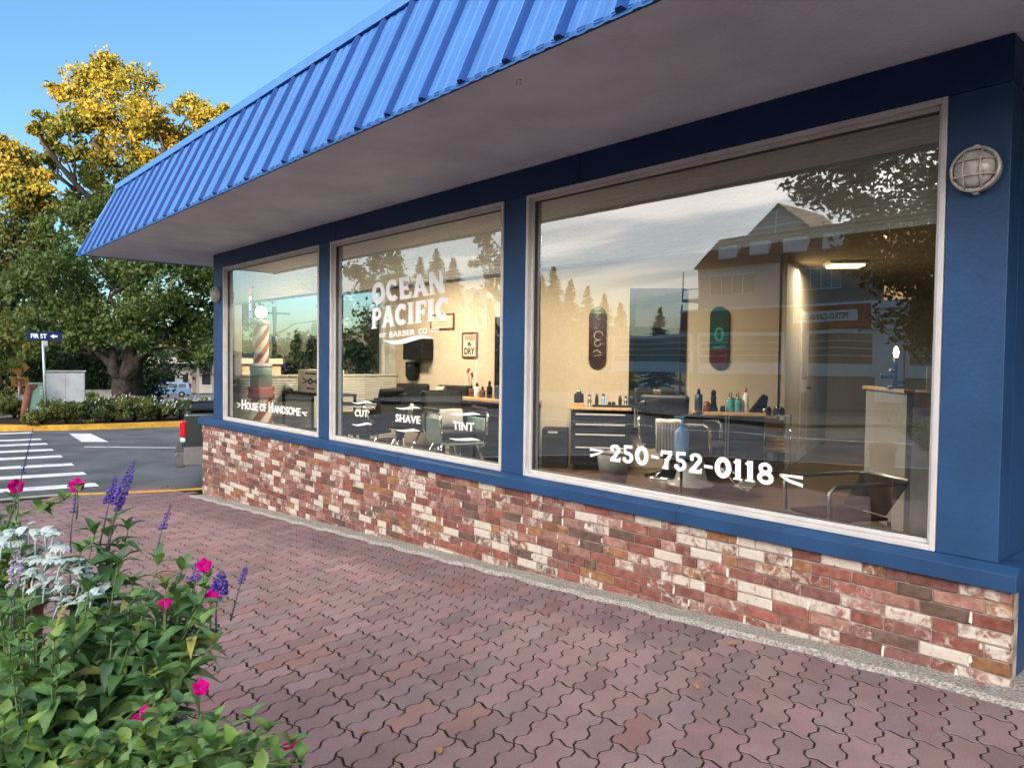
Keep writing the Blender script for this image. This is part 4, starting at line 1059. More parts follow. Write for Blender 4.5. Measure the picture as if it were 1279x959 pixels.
# --- skateboards on the wall
def deck(px, py0, py1, mats, label, bands, art):
    a = pb(px, (py0 + py1) / 2, 0.05); L = pb(px, py0, 0.05)[2] - pb(px, py1, 0.05)[2]
    t = thing('skateboard_deck', label, 'skateboard', tuple(a), RB, 'skateboard decks hung on the wall')
    w = 0.112; n = 12; h = L / 2; out = []
    for k in range(n + 1): a_ = math.pi * k / n; out.append((w * math.cos(a_), h - w + w * math.sin(a_)))
    for k in range(n + 1): a_ = math.pi + math.pi * k / n; out.append((w * math.cos(a_), -h + w + w * math.sin(a_)))
    m = MB(); m.prism(out, 0.0, 0.011, 'y'); m.build('deck', mats[0], t, local=True)
    for z0, z1, mm in bands:
        lo, hi = h * z0, h * z1; poly = [p for p in out if lo <= p[1] <= hi]
        wx = lambda z: w if abs(z) <= h - w else math.sqrt(max(0, w * w - (abs(z) - h + w) ** 2))
        poly = [(wx(lo), lo)] + [p for p in out[:n + 1] if lo < p[1] < hi and p[0] > 0] + [(wx(hi), hi), (-wx(hi), hi)] + [p for p in out[:n + 1] if lo < p[1] < hi and p[0] <= 0] + [(-wx(lo), lo)]
        m = MB()
        ordered = [(wx(z), z) for z in np.linspace(lo, hi, 9)] + [(-wx(z), z) for z in np.linspace(hi, lo, 9)]
        m.prism([(x * 0.985, z) for x, z in ordered], -0.002, -0.0005, 'y'); m.build('deck_print', mm, t, local=True)
    m = MB()
    for (pts, th) in art: stroke(m, [(x * w, z * h) for x, z in pts], th, -0.0035)
    m.build('deck_drawing', art_mat[label[:4]], t, local=True)
MT['deck_green'] = M('deck_green', (0.10, 0.17, 0.02), 0.4); MT['deck_plum'] = M('deck_plum', (0.035, 0.010, 0.014), 0.4, var=0.3)
MT['deck_teal'] = M('deck_teal', (0.008, 0.075, 0.06), 0.4, var=0.12); MT['deck_maroon'] = M('deck_maroon', (0.10, 0.03, 0.03), 0.4); MT['deck_line'] = M('deck_line', (0.35, 0.30, 0.30), 0.5)
MT['deck_mint'] = M('deck_mint', (0.06, 0.28, 0.22), 0.4)
art_mat = {'dark': 'deck_line', 'teal': 'deck_mint'}
deck(746.5, 383, 459, ('deck_plum',), 'dark plum skateboard deck with green ends on the wall above the drawer chest', [(0.78, 0.97, 'deck_green')],
     [(arc(0.1, 0.05, 0.5, 0.14, 0, 300), 0.012), (arc(0.0, -0.2, 0.35, 0.1, 60, 360), 0.012), ([(-0.5, -0.5), (-0.1, -0.42), (0.4, -0.52)], 0.014), ([(-0.4, -0.62), (0.5, -0.58)], 0.008), (arc(0.1, 0.87, 0.5, 0.07, 0, 300), 0.014)])
deck(898, 383, 460, ('deck_teal',), 'teal and maroon skateboard deck hung above the right hand work station', [(-0.95, -0.35, 'deck_maroon')],
     [(arc(0, 0.1, 0.4, 0.2, 0, 360), 0.03), ([(-0.7, -0.33), (0.7, -0.30)], 0.02)])
# --- mirrors
def mirror(pA, pB, rz, label, depth=0.04):
    """pA lower left, pB upper right of the frame (world)"""
    w = math.hypot(pB[0] - pA[0], pB[1] - pA[1]); h = pB[2] - pA[2]
    t = thing('wall_mirror', label, 'mirror', tuple(pA), rz, 'black framed mirrors at the work stations')
    f = 0.075
    m = MB(); m.box(0, 0, 0, f, depth, h); m.box(w - f, 0, 0, w, depth, h); m.box(f, 0, 0, w - f, depth, f); m.box(f, 0, h - f, w - f, depth, h); m.build('mirror_frame', 'black', t, 0.006, local=True)
    m = MB(); m.add([(f, 0.02, f), (w - f, 0.02, f), (w - f, 0.02, h - f), (f, 0.02, h - f)], [(0, 1, 2, 3)]); m.build('mirror_glass', 'mirror', t, local=True)
mA = pb(784, 541, 0.045); mB = pb(858, 360, 0.045); mirror(mA, mB, RB, 'tall black framed mirror between the two skateboards')
mA = np.array([-7.74, 2.82, -0.55]); mB = np.array([-6.92, 2.82, 0.60]); mirror(mA, mB, 0, 'black framed mirror showing at the right edge of the middle window')
# --- right work station: two black cabinets under a maple top
a0 = pb(866, 600, 0.5); a1 = pb(953, 600, 0.5); aw = pu(a1) - pu(a0); ah = pb(905, 515, 0.5)[2] - FZ
stn = thing('work_station', 'black two door work station under a maple top right of the tall mirror', 'cabinet', (a0[0], a0[1], FZ), RB)
rowbox(stn, 0, aw, 0.02, 0.48, 0.06, ah - 0.04, 'cabinet_body', 'black'); rowbox(stn, -0.02, aw + 0.02, -0.02, 0.49, ah - 0.039, ah, 'station_top', 'wood', 0.006)
rowbox(stn, 0.02, aw * 0.43, 0.0, 0.0195, 0.10, ah - 0.08, 'cabinet_door', 'black_satin'); rowbox(stn, aw * 0.52, aw - 0.02, 0.0, 0.0195, 0.10, ah - 0.08, 'cabinet_door', 'black_satin')
rowbox(stn, aw * 0.44, aw * 0.465, -0.01, 0.019, 0.08, ah - 0.05, 'door_edge', 'steel'); rowbox(stn, aw * 0.48, aw * 0.505, -0.01, 0.019, 0.08, ah - 0.05, 'door_edge', 'steel')
ST = FZ + ah
def st_pt(f, v=0.2): p = a0 + U * (aw * f) + NB * v; return (p[0], p[1], ST + 0.0008)
bottle(st_pt(0.08), [(0.045, 0), (0.048, 0.01), (0.048, 0.19), (0.03, 0.21)], 'navy_bottle', 'tall navy spray bottle at the left end of the right work station', cap=(0.02, 0.211, 0.27, 'black'))
bottle(st_pt(0.19, 0.12), [(0.04, 0), (0.045, 0.01), (0.04, 0.10), (0.02, 0.12)], 'brown_bottle', 'small amber bottle beside the navy spray bottle')
bottle(st_pt(0.30), [(0.05, 0), (0.055, 0.03), (0.03, 0.10), (0.035, 0.17), (0.02, 0.20)], 'black', 'black hair dryer stand behind the amber bottle', 'stand', 'dryer_stand', cap=(0.03, 0.2, 0.26, 'black'))
for f, lb in ((0.54, 'teal jar of combs left of the other teal jar on the right work station'), (0.65, 'teal jar of combs in front of the white bottle on the right work station')):
    t = bottle(st_pt(f, 0.16), [(0.048, 0), (0.05, 0.01), (0.05, 0.13), (0.045, 0.15)], 'teal', lb, 'jar', 'comb_jar', cap=(0.046, 0.1505, 0.175, 'steel'))
    q = MB(); q.box(-0.02, -0.004, 0.176, -0.012, 0.004, 0.22); q.box(0.004, -0.004, 0.176, 0.012, 0.004, 0.235); q.build('comb', 'black', t, local=True)
bottle(st_pt(0.77), [(0.035, 0), (0.037, 0.01), (0.037, 0.19), (0.014, 0.235)], 'white', 'white lotion bottle with red collar at the right of the work station', cap=(0.013, 0.2355, 0.30, 'red'))
bottle(st_pt(0.42, 0.1), [(0.03, 0), (0.032, 0.04), (0.025, 0.07)], 'black', 'low black jar in the middle of the right work station', 'jar', 'jar')
q = thing('hood_dryer', 'black hood dryer leaning off the right end of the work station', 'hair dryer', st_pt(0.97, 0.1), RB)
m = MB(); m.hexa([(-0.14, -0.04, 0.0), (0.06, -0.04, -0.0), (0.06, 0.06, 0.0), (-0.14, 0.06, 0.0), (0.02, -0.02, 0.22), (0.08, -0.02, 0.20), (0.08, 0.05, 0.20), (0.02, 0.05, 0.22)]); m.build('dryer_hood', 'black_satin', q, 0.012, local=True)
m = MB(); m.lathe([(0.03, -0.06), (0.032, -0.045)], (0.04, 0, 0.03), 12, ax='y'); m.build('dryer_knob', 'steel', q, local=True)
# --- wall clippings: black round clock-like dryer reflected between, black box speaker and blow dryer on back wall
def back_thing(name, label, cat, x0, y0, x1, y1, yf): return hy(x0, y1, yf), hy(x1, y0, yf)
p0, p1 = back_thing('', '', '', 503, 423, 528, 449, 2.66)
t = thing('wall_speaker', 'black box speaker high on the beige wall behind the barber chairs', 'speaker', (p0[0], 2.66, p0[2]), 0)
rowbox(t, 0, p1[0] - p0[0], 0, 0.2, 0, p1[2] - p0[2], 'cabinet', 'black_satin', 0.01); rowbox(t, 0.03, p1[0] - p0[0] - 0.03, -0.006, 0, 0.03, p1[2] - p0[2] - 0.03, 'speaker_grille', 'black', 0.003)
p0, p1 = back_thing('', '', '', 506, 452, 517, 475, 2.74)
t = thing('hand_dryer', 'black hand dryer hanging below the box speaker on the wall', 'hair dryer', (p0[0], 2.74, p0[2]), 0)
dw_, dh_ = p1[0] - p0[0], p1[2] - p0[2]
m = MB(); m.prism([(0, 0.25 * dh_), (0.3 * dw_, 0), (0.7 * dw_, 0), (dw_, 0.25 * dh_), (dw_, dh_), (0, dh_)], 0, 0.1, 'y'); m.build('dryer_body', 'black', t, 0.01, local=True)
m = MB(); m.tube([(dw_ * .5, 0.06, 0), (dw_ * .55, 0.08, -0.2), (dw_ * .5, 0.11, -0.5)], 0.008, 6); m.build('cord', 'black', t, local=True)
# framed signs
def framed(x0, y0, x1, y1, yf, label, cat, lines, mat='paper', name='framed_sign'):
    a, b = hy(x0, y1, yf), hy(x1, y0, yf); w, h = b[0] - a[0], b[2] - a[2]
    t = thing(name, label, cat, (a[0], yf, a[2]), 0)
    f = 0.028
    m = MB(); m.box(0, 0, 0, f, 0.02, h); m.box(w - f, 0, 0, w, 0.02, h); m.box(f, 0, 0, w - f, 0.02, f); m.box(f, 0, h - f, w - f, 0.02, h); m.build('picture_frame', 'frame_wood', t, 0.004, local=True)
    m = MB(); m.box(f - 0.002, 0.008, f - 0.002, w - f + 0.002, 0.016, h - f + 0.002); c = m.build('picture', mat, t, local=True)
    for txt, u0, v0, u1, v1, mm in lines: text_box(txt, w * u0, h * v0, w * u1, h * v1, 0.0065, t, mm, bold=0.03)
    return t, w, h
framed(576.5, 414.5, 595.5, 447, 2.845, 'framed sign reading wash and dry on the beige wall', 'sign', [('WASH', 0.16, 0.68, 0.86, 0.90, 'red_print'), ('&', 0.36, 0.46, 0.66, 0.62, 'ink'), ('DRY', 0.16, 0.14, 0.84, 0.40, 'ink')])
t, w, h = framed(537, 391, 566.5, 412.5, 2.845, 'wide framed certificate behind the big shop lettering', 'picture', [])
m = MB(); m.box(w * 0.3, 0.005, h * 0.45, w * 0.7, 0.0065, h * 0.5); m.box(w * 0.22, 0.005, h * 0.3, w * 0.78, 0.0065, h * 0.33); m.build('print_line', 'grey_panel', t, local=True)
# --- left work station by the middle window
p0 = hy(567, 580, 2.35); p1 = hy(640, 580, 2.35); zt = hy(600, 498, 2.3)[2]
ls = thing('work_station', 'black work station with pale wood top left of the mirror in the middle window', 'cabinet', (p0[0], 2.3, FZ), 0)
lw = p1[0] - p0[0]; lh = zt - FZ
rowbox(ls, 0, lw, 0, 0.52, 0.05, lh - 0.04, 'cabinet_body', 'black'); rowbox(ls, -0.02, lw + 0.02, -0.02, 0.54, lh - 0.039, lh, 'station_top', 'wood', 0.006)
for k in range(3): rowbox(ls, 0.03, lw - 0.03, -0.012, -0.001, lh - 0.2 - 0.25 * k, lh - 0.06 - 0.25 * k - 0.02 * (k > 0), 'drawer', 'black_satin')
def ls_pt(f, v=0.25): return (p0[0] + lw * f, 2.3 + v, zt + 0.0008)
for k, (f, hh, m, lb) in enumerate(((0.10, 0.14, 'brown_bottle', 'amber bottle at the left end of the left work station'), (0.20, 0.17, 'white', 'white bottle with black cap second from the left on the left work station'), (0.30, 0.13, 'brown_bottle', 'low amber jar third along the left work station'), (0.42, 0.20, 'black', 'tall black bottle at the middle of the left work station'))):
    bottle(ls_pt(f), [(0.035, 0), (0.04, 0.01), (0.04, hh * 0.7), (0.016, hh * 0.85)], m, lb, cap=(0.018, hh * 0.851, hh * 1.15, 'black'))
t = bottle(ls_pt(0.62), [(0.085, 0), (0.09, 0.01), (0.09, 0.17), (0.082, 0.175)], 'navy_bottle', 'wide navy jar of combs at the right of the left work station', 'jar', 'comb_jar')
m = MB()
for k in range(5): a_ = k * 1.3; m.tube([(0.04 * math.cos(a_), 0.04 * math.sin(a_), 0.17), (0.07 * math.cos(a_), 0.07 * math.sin(a_), 0.30)], 0.006, 5)
m.build('comb', 'black', t, local=True)
t = thing('flower_jar', 'small glass jar holding pink flowers on the left work station', 'vase', ls_pt(0.02, 0.3), 0)
m = MB(); m.lathe([(0.03, 0), (0.032, 0.1), (0.022, 0.13)], (0, 0, 0), 12); m.build('jar', 'thin_glass', t, local=True)
m = MB()
for k in range(4): m.tube([(0, 0, 0.05), (0.05 * math.cos(k * 1.6), 0.03 * math.sin(k * 1.6), 0.27 + 0.03 * k)], 0.003, 4)
m.build('stem', 'stem', t, local=True)
for k in range(4): m = MB(); m.lathe([(0.004, -0.02), (0.022, 0), (0.018, 0.02)], (0.05 * math.cos(k * 1.6), 0.03 * math.sin(k * 1.6), 0.28 + 0.03 * k), 8); m.build('blossom', 'red_print', t, local=True)

# --- barber chairs
def barber_chair(name, label, loc, rz, base='chrome', recline=0.25, group='barber chairs', side='black_vinyl'):
    t = thing(name, label, 'barber chair', loc, rz, group)
    m = MB(); m.lathe([(0.30, 0), (0.30, 0.02), (0.24, 0.05), (0.10, 0.085), (0.075, 0.12), (0.072, 0.34)] if base == 'chrome' else [(0.11, 0), (0.11, 0.06), (0.24, 0.075), (0.24, 0.095), (0.17, 0.12), (0.15, 0.20), (0.135, 0.34)], (0, 0, 0), 28); m.build('chair_base', base, t, local=True)
    m = MB(); m.box(-0.25, -0.27, 0.36, 0.25, 0.27, 0.40); m.build('seat_pan', side, t, 0.01, local=True)
    m = MB(); m.box(-0.26, -0.30, 0.402, 0.26, 0.26, 0.53); m.build('seat', 'black_vinyl', t, 0.04, local=True, seg=3)
    B = Matrix.Translation((0, 0.25, 0.50)) @ Matrix.Rotation(-recline, 4, 'X')
    m = MB(); m.hexa([(-0.25, 0, 0.03), (0.25, 0, 0.03), (0.25, 0.12, 0.03), (-0.25, 0.12, 0.03), (-0.28, 0.0, 0.50), (0.28, 0.0, 0.50), (0.28, 0.10, 0.50), (-0.28, 0.10, 0.50)]); m.xf(B); m.build('backrest', 'black_vinyl', t, 0.04, local=True, seg=3)
    for s_ in (-1, 1):
        m = MB(); m.tube([(s_ * 0.30, 0.26, 0.46), (s_ * 0.315, 0.24, 0.70), (s_ * 0.315, 0.16, 0.735), (s_ * 0.315, -0.18, 0.735), (s_ * 0.31, -0.24, 0.70), (s_ * 0.29, -0.25, 0.46)], 0.017, 8); m.build('arm_frame', 'chrome', t, local=True)
        m = MB(); m.box(s_ * 0.315 - 0.035, -0.18, 0.745, s_ * 0.315 + 0.035, 0.18, 0.785); m.build('arm_pad', 'black_vinyl', t, 0.015, local=True)
        m = MB(); m.box(s_ * 0.275 - 0.012, -0.22, 0.40, s_ * 0.275 + 0.012, 0.22, 0.66); m.build('side_panel', side, t, 0.006, local=True)
    m = MB()
    for s_ in (-0.15, 0.15): m.tube([(s_, -0.26, 0.36), (s_, -0.42, 0.20), (s_, -0.52, 0.10), (s_, -0.62, 0.10)], 0.015, 8)
    m.tube([(-0.2, -0.60, 0.10), (0.2, -0.60, 0.10)], 0.015, 8); m.build('footrest_frame', 'chrome', t, local=True)
    m = MB(); m.box(-0.18, -0.64, 0.112, 0.18, -0.46, 0.128); m.build('footrest_plate', 'steel', t, 0.004, local=True)
    m = MB(); m.tube([(0.2, 0.0, 0.33), (0.34, -0.04, 0.30), (0.40, -0.05, 0.36)], 0.010, 6); m.build('pump_lever', 'chrome', t, local=True)
    return t
barber_chair('barber_chair', 'black barber chair with pale side panels under the word tint', (-6.95, 1.55, FZ), R(78), side='pale_green')
barber_chair('barber_chair', 'black barber chair with empty arm loop under the word cut', (-8.55, 1.25, FZ), R(-62))
barber_chair('barber_chair', 'black barber chair with high back behind the word shave', (-9.0, 2.1, FZ), R(25), recline=0.12)
barber_chair('barber_chair', 'black barber chair draped with a cream towel strip by the left work station', (-8.15, 2.2, FZ), R(20), recline=0.10)
p = hz(872, 604, FZ)
PC = np.array([-4.42, 2.72, FZ])
barber_chair('barber_chair', 'reclined barber chair on a cream porcelain base behind the phone number', tuple(PC), R(112), base='porcelain', recline=0.35)
q = pb(812, 560, 0.9)
barber_chair('barber_chair', 'black barber chair with rounded back standing before the tall mirror', (-5.15, 3.35, FZ), R(205), recline=0.15)
# towels
def towel_over(name, label, c, w, drop, rz, m, stripe=None, lean=0.0):
    t = thing(name, label, 'towel', c, rz, 'towels draped over the barber chairs')
    mb = MB(); prof = [(-0.045 - lean, -drop), (-0.04 - lean * .6, -drop * 0.5), (-0.035, -0.02), (-0.02, 0.012), (0.02, 0.012), (0.035, -0.02), (0.04, -drop * 0.45)]
    n = 9; vs = []
    for k in range(n):
        x = -w / 2 + w * k / (n - 1); wob = 0.006 * math.sin(k * 2.1)
        vs += [(x, y + wob, z + 0.004 * math.sin(k * 1.3)) for y, z in prof]
    L = len(prof); mb.add(vs, [(k * L + i, (k + 1) * L + i, (k + 1) * L + i + 1, k * L + i + 1) for k in range(n - 1) for i in range(L - 1)], 0, True)
    o = mb.build('towel_cloth', m, t, local=True); s = o.modifiers.new('thick', 'SOLIDIFY'); s.thickness = 0.008
    if stripe:
        mb = MB()
        for k in range(9):
            x = -w / 2 + w * (k + 0.5) / 9
            mb.add([(x - w * .018, -0.052 - lean, -drop), (x + w * .018, -0.052 - lean, -drop), (x + w * .018, -0.044, -0.02), (x - w * .018, -0.044, -0.02)], [(0, 1, 2, 3)])
        mb.build('towel_stripe', stripe, t, local=True)
def at_px(px, py, dep): return tuple(far(px, py, dep))
tw = far(836, 525, 7.35); towel_over('striped_towel', 'white towel with thin dark stripes over the reclined chair back', tuple(tw), 0.27, 0.33, R(45), 'towel', 'towel_line')
tw = hy(556, 512, 1.5); towel_over('pale_towel', 'rumpled pale towel over the back of the chair under tint', (tw[0], tw[1], tw[2]), 0.42, 0.22, R(72), 'towel')
tw = hy(551, 484, 2.05); towel_over('towel_strip', 'narrow cream towel strip hanging over a chair back by the work station', (tw[0], tw[1], tw[2]), 0.13, 0.34, R(12), 'cream_towel')
tw = pb(832, 496, 1.0); towel_over('towel_strip', 'narrow cream towel strip over the chair before the tall mirror', tuple(tw), 0.10, 0.30, R(30), 'cream_towel')
# pump bottle on the sill inside
pbt = hy(851, 590, 1.30); ht = hy(851, 520, 1.30)[2]
t = thing('pump_bottle', 'clear blue pump bottle beside the striped towel', 'bottle', (pbt[0], 1.30, hy(851, 572, 1.30)[2]), 0)
hb = ht - t.location.z
m = MB(); m.lathe([(0.055, 0), (0.06, 0.01), (0.06, hb * 0.62), (0.03, hb * 0.74), (0.022, hb * 0.76)], (0, 0, 0), 16); m.build('bottle_body', 'spray_blue', t, local=True)
m = MB(); m.lathe([(0.024, hb * 0.761), (0.024, hb * 0.84), (0.008, hb * 0.85), (0.008, hb * 0.95)], (0, 0, 0), 12); m.box(-0.075, -0.012, hb * 0.951, 0.02, 0.012, hb); m.build('pump_head', 'spray_blue', t, local=True)
# small stand under the bottle
st = thing('side_table', 'small round side table under the blue pump bottle', 'table', (pbt[0], 1.30, FZ), 0)
th_ = t.location.z - FZ
m = MB(); m.lathe([(0.10, th_ - 0.022), (0.10, th_ - 0.001)], (0, 0, 0), 24); m.build('table_top', 'black', st, local=True)
m = MB(); m.lathe([(0.13, 0.001), (0.12, 0.02), (0.012, 0.03), (0.012, th_ - 0.023)], (0, 0, 0), 20); m.build('table_stand', 'black', st, local=True)
# wire bin
bp = hz(766, 612, FZ)
t = thing('wire_bin', 'grey tapered mesh waste bin in front of the drawer chest', 'bin', (bp[0], bp[1], FZ), 0)
bh_ = 0.40
m = MB(); m.lathe([(0.12, 0.001), (0.18, bh_), (0.172, bh_), (0.113, 0.01)], (0, 0, 0), 24); m.build('bin_wall', 'mesh_grey', t, local=True)
m = MB(); m.tube([(0.18 * math.cos(a), 0.18 * math.sin(a), bh_ + 0.002) for a in np.linspace(0, 2 * math.pi, 25)], 0.008, 6, cap=False); m.build('bin_rim', 'black', t, local=True)
# --- wire cart with yellow towels
k0 = pb(953, 590, 0.35); k1 = pb(986, 590, 0.35); kw = pu(k1) - pu(k0); kz = pb(970, 519, 0.35)[2] - FZ
t = thing('wire_cart', 'chrome wire cart with three shelves beside the right work station', 'cart', (k0[0], k0[1], FZ), RB)
for x in (0, kw):
    for y in (0, 0.3): m = MB(); m.tube([(x, y, 0.03), (x, y, kz + 0.02)], 0.010, 6); m.build('cart_post', 'chrome', t, local=True)
SHZ = [kz, kz - 0.43, 0.16]
for z in SHZ:
    m = MB(); m.box(0, 0, z - 0.012, kw, 0.3, z); m.build('cart_shelf', 'steel', t, 0.003, local=True)
for k in range(3):
    q = k0 + U * (kw * 0.45) + NB * 0.15
    y_ = thing('folded_towel', ('folded yellow towel at the bottom of the stack on the wire cart', 'folded yellow towel in the middle of the stack on the wire cart', 'folded yellow towel on top of the stack on the wire cart')[k], 'towel', (q[0], q[1], FZ + SHZ[1] + 0.001 + 0.051 * k), RB + 0.06 * k, 'yellow towels on the wire cart')
    m = MB(); hw = kw * (0.42 - 0.04 * k); m.box(-hw, -0.12, 0, hw, 0.12, 0.049); m.build('towel_fold', 'yellow_towel', y_, 0.02, local=True, seg=3)
q = k0 + U * (kw * 0.3) + NB * 0.12; bottle((q[0], q[1], FZ + SHZ[2] + 0.001), [(0.04, 0), (0.055, 0.12)], 'white', 'white cup on the lowest shelf of the wire cart', 'cup', 'cup', 'cups and bottles on the wire cart')
q = k0 + U * (kw * 0.75) + NB * 0.12; bottle((q[0], q[1], FZ + SHZ[2] + 0.001), [(0.04, 0), (0.045, 0.12), (0.02, 0.15)], 'black', 'black bottle on the lowest shelf of the wire cart', group='cups and bottles on the wire cart')
for k in range(3):
    q = k0 + U * (kw * (0.25 + 0.25 * k)) + NB * 0.12; bottle((q[0], q[1], FZ + SHZ[0] + 0.001), [(0.03, 0), (0.035, 0.05), (0.012, 0.10)], 'black' if k != 1 else 'steel', ('black brush pot at the left of the cart top', 'silver pot in the middle of the cart top', 'black pot at the right of the cart top')[k], 'pot', 'pot', 'cups and bottles on the wire cart')
# --- hall door, thermostat-like camera, picture
dA = np.array([-5.42, 7.22]); dB = K1[:2] + np.array([0.02, 0.12]); tdir = (H1 - dB) / np.linalg.norm(H1 - dB)
drz = math.atan2(tdir[1], tdir[0])
d0 = dB + tdir * 1.1
t = thing('hall_door', 'white panelled door standing open at the back of the shop', 'door', (d0[0], d0[1], FZ), drz + R(180) - R(0))
t.rotation_euler = (0, 0, drz)
nrm = 1
rowbox(t, 0.0, 0.86, -0.06, -0.02, 0.005, 2.1, 'door_leaf', 'white_trim'); rowbox(t, 0.12, 0.74, -0.066, -0.061, 1.15, 1.95, 'door_panel', 'int_grey', 0.004); rowbox(t, 0.12, 0.74, -0.066, -0.061, 0.2, 0.95, 'door_panel', 'int_grey', 0.004)
m = MB(); m.tube([(0.78, -0.06, 1.0), (0.78, -0.11, 1.0), (0.68, -0.115, 1.0)], 0.011, 6); m.build('door_handle', 'black', t, local=True)
rowbox(t, -0.09, -0.005, -0.03, -0.002, 0.003, 2.2, 'door_jamb', 'white_trim'); rowbox(t, 0.865, 0.95, -0.03, -0.002, 0.003, 2.2, 'door_jamb', 'white_trim')
# --- reception counter with lamp and picture
cn_ = hz(1127, 671, FZ); cz = hit(1127, 487, (0, 0, 1), 0)  # corner
CX = np.array([-2.20, 2.36, 0.0]); CH = 1.16
t = thing('reception_counter', 'grey panelled reception counter with a narrow wood top', 'counter', (CX[0], CX[1], FZ), RB)
rowbox(t, -0.0, 0.045, 0.0, 0.95, 0.001, CH - 0.03, 'counter_side', 'grey_panel', 0.003); rowbox(t, 0.046, 1.3, 0.0, 0.6, 0.001, CH - 0.13, 'counter_front', 'pale_panel', 0.003)
rowbox(t, -0.03, 0.05, -0.02, 0.97, CH - 0.029, CH, 'counter_cap', 'wood', 0.004); rowbox(t, 0.051, 1.3, -0.02, 0.62, CH - 0.129, CH - 0.02, 'counter_ledge', 'wood', 0.004)
lp = CX + NB * 0.28 + U * 0.01
t = thing('pipe_lamp', 'dark pipe table lamp with a lit bare bulb on the counter', 'lamp', (lp[0], lp[1], FZ + CH + 0.001), RB)
m = MB(); m.lathe([(0.07, 0), (0.07, 0.012), (0.03, 0.02)], (0, 0, 0), 16); m.build('lamp_base', 'navy_pipe', t, local=True)
m = MB(); m.tube([(0, 0, 0.02), (0, 0, 0.20)], 0.017, 8); m.tube([(0, 0, 0.09), (-0.11, 0, 0.09), (-0.11, 0, 0.12)], 0.013, 8); m.tube([(0.0, 0, 0.05), (0.07, 0, 0.05)], 0.013, 8); m.tube([(0, 0, 0.13), (-0.05, -0.02, 0.15)], 0.012, 8); m.build('lamp_pipe', 'navy_pipe', t, local=True)
m = MB(); m.lathe([(0.018, 0.201), (0.02, 0.25)], (0, 0, 0), 12); m.build('lamp_socket', 'steel', t, local=True)
m = MB(); m.lathe([(0.012, 0.251), (0.020, 0.275), (0.022, 0.295), (0.016, 0.325), (0.003, 0.345)], (0, 0, 0), 16); m.build('lamp_bulb', 'bulb', t, local=True)
pc_ = CX + U * 0.20 + NB * 0.16
t = thing('photo_frame', 'white framed ink portrait standing on the counter ledge', 'picture', (pc_[0], pc_[1], FZ + CH - 0.019), RB - R(20))
m = MB(); m.box(0, 0, 0, 0.17, 0.014, 0.20); m.build('picture_frame', 'white', t, 0.003, local=True)
m = MB(); m.box(0.02, -0.001, 0.02, 0.15, -0.0002, 0.18); m.build('picture', 'paper_w', t, local=True)
m = MB(); stroke(m, arc(0.085, 0.11, 0.03, 0.042, 0, 360, 16), 0.006, -0.002); stroke(m, arc(0.085, 0.13, 0.03, 0.03, 10, 170, 10), 0.02, -0.0025); stroke(m, [(0.05, 0.03), (0.085, 0.06), (0.12, 0.03)], 0.014, -0.003); stroke(m, [(0.06, 0.075), (0.085, 0.068), (0.11, 0.075)], 0.012, -0.0022); m.build('ink_drawing', 'ink', t, local=True)
# --- cafe chair by the window
cc = hy(1072, 650, 0.95)
t = thing('metal_chair', 'dark metal armchair with mesh back by the right end of the largest window', 'chair', (-1.98, 0.70, FZ), R(-28)); t.scale = (0.9, 0.9, 0.95)
S_ = 0.45
m = MB(); m.box(-0.22, -0.22, S_, 0.22, 0.22, S_ + 0.02); m.build('seat', 'black_satin', t, 0.01, local=True)
m = MB(); m.hexa([(-0.20, 0.20, S_ + 0.03), (0.20, 0.20, S_ + 0.03), (0.20, 0.215, S_ + 0.03), (-0.20, 0.215, S_ + 0.03), (-0.22, 0.36, S_ + 0.235), (0.22, 0.36, S_ + 0.235), (0.22, 0.375, S_ + 0.235), (-0.22, 0.375, S_ + 0.235)]); m.build('backrest', 'black_satin', t, local=True)
m = MB(); m.tube([(-0.23, -0.24, S_ + 0.0), (-0.24, -0.25, S_ + 0.19), (-0.24, -0.20, S_ + 0.225), (-0.24, 0.34, S_ + 0.235), (-0.18, 0.40, S_ + 0.24), (0.18, 0.40, S_ + 0.24), (0.24, 0.34, S_ + 0.235), (0.24, -0.20, S_ + 0.225), (0.24, -0.25, S_ + 0.19), (0.23, -0.24, S_)], 0.013, 8); m.build('arm_rail', 'steel', t, local=True)
for x in (-0.22, 0.22):
    for y in (-0.22, 0.22): m = MB(); m.tube([(x, y, S_), (x * 1.1, y * 1.15, 0.003)], 0.012, 8); m.build('leg', 'steel', t, local=True)
# --- window one: barber pole, table with carton, open sign
BP = hy(326, 500, 0.40)
z_at = lambda py: hy(326, py, 0.40)[2]
zb0 = z_at(530)
fl_ = thing('window_shelf', 'low pale shelf under the barber pole in the corner window', 'shelf', (BP[0], 0.40, FZ), 0)
rowbox(fl_, -0.2, 0.3, -0.195, 0.25, 0.001, zb0 - FZ - 0.002, 'shelf_box', 'white_trim')
t = thing('barber_pole', 'antique red and white striped barber pole with pale green housing and lit globe', 'barber pole', (BP[0], 0.40, zb0), 0)
def stripes(z0, z1, r, name, turns, ma, mb_, r1=None):
    n = 32; rows = 14; r1 = r1 or r; vs = []
    for j in range(rows + 1):
        u = j / rows
        for k in range(n): a = 2 * math.pi * k / n + turns * 2 * math.pi * u; rr = r + (r1 - r) * u; vs.append((rr * math.cos(a), rr * math.sin(a), z0 + (z1 - z0) * u))
    A, B = MB(), MB()
    m = MB()
    for j in range(rows):
        for k in range(n): m.f.append((j * n + k, j * n + (k + 1) % n, (j + 1) * n + (k + 1) % n, (j + 1) * n + k)); m.m.append((k // 4) % 2); m.sm.append(True)
    m.v = vs; m.build(name, [ma, mb_], t, local=True)
Q = lambda py: z_at(py) - zb0
stripes(0.001, Q(497), 0.155, 'striped_drum', 0.30, 'collar', 'paper_w')
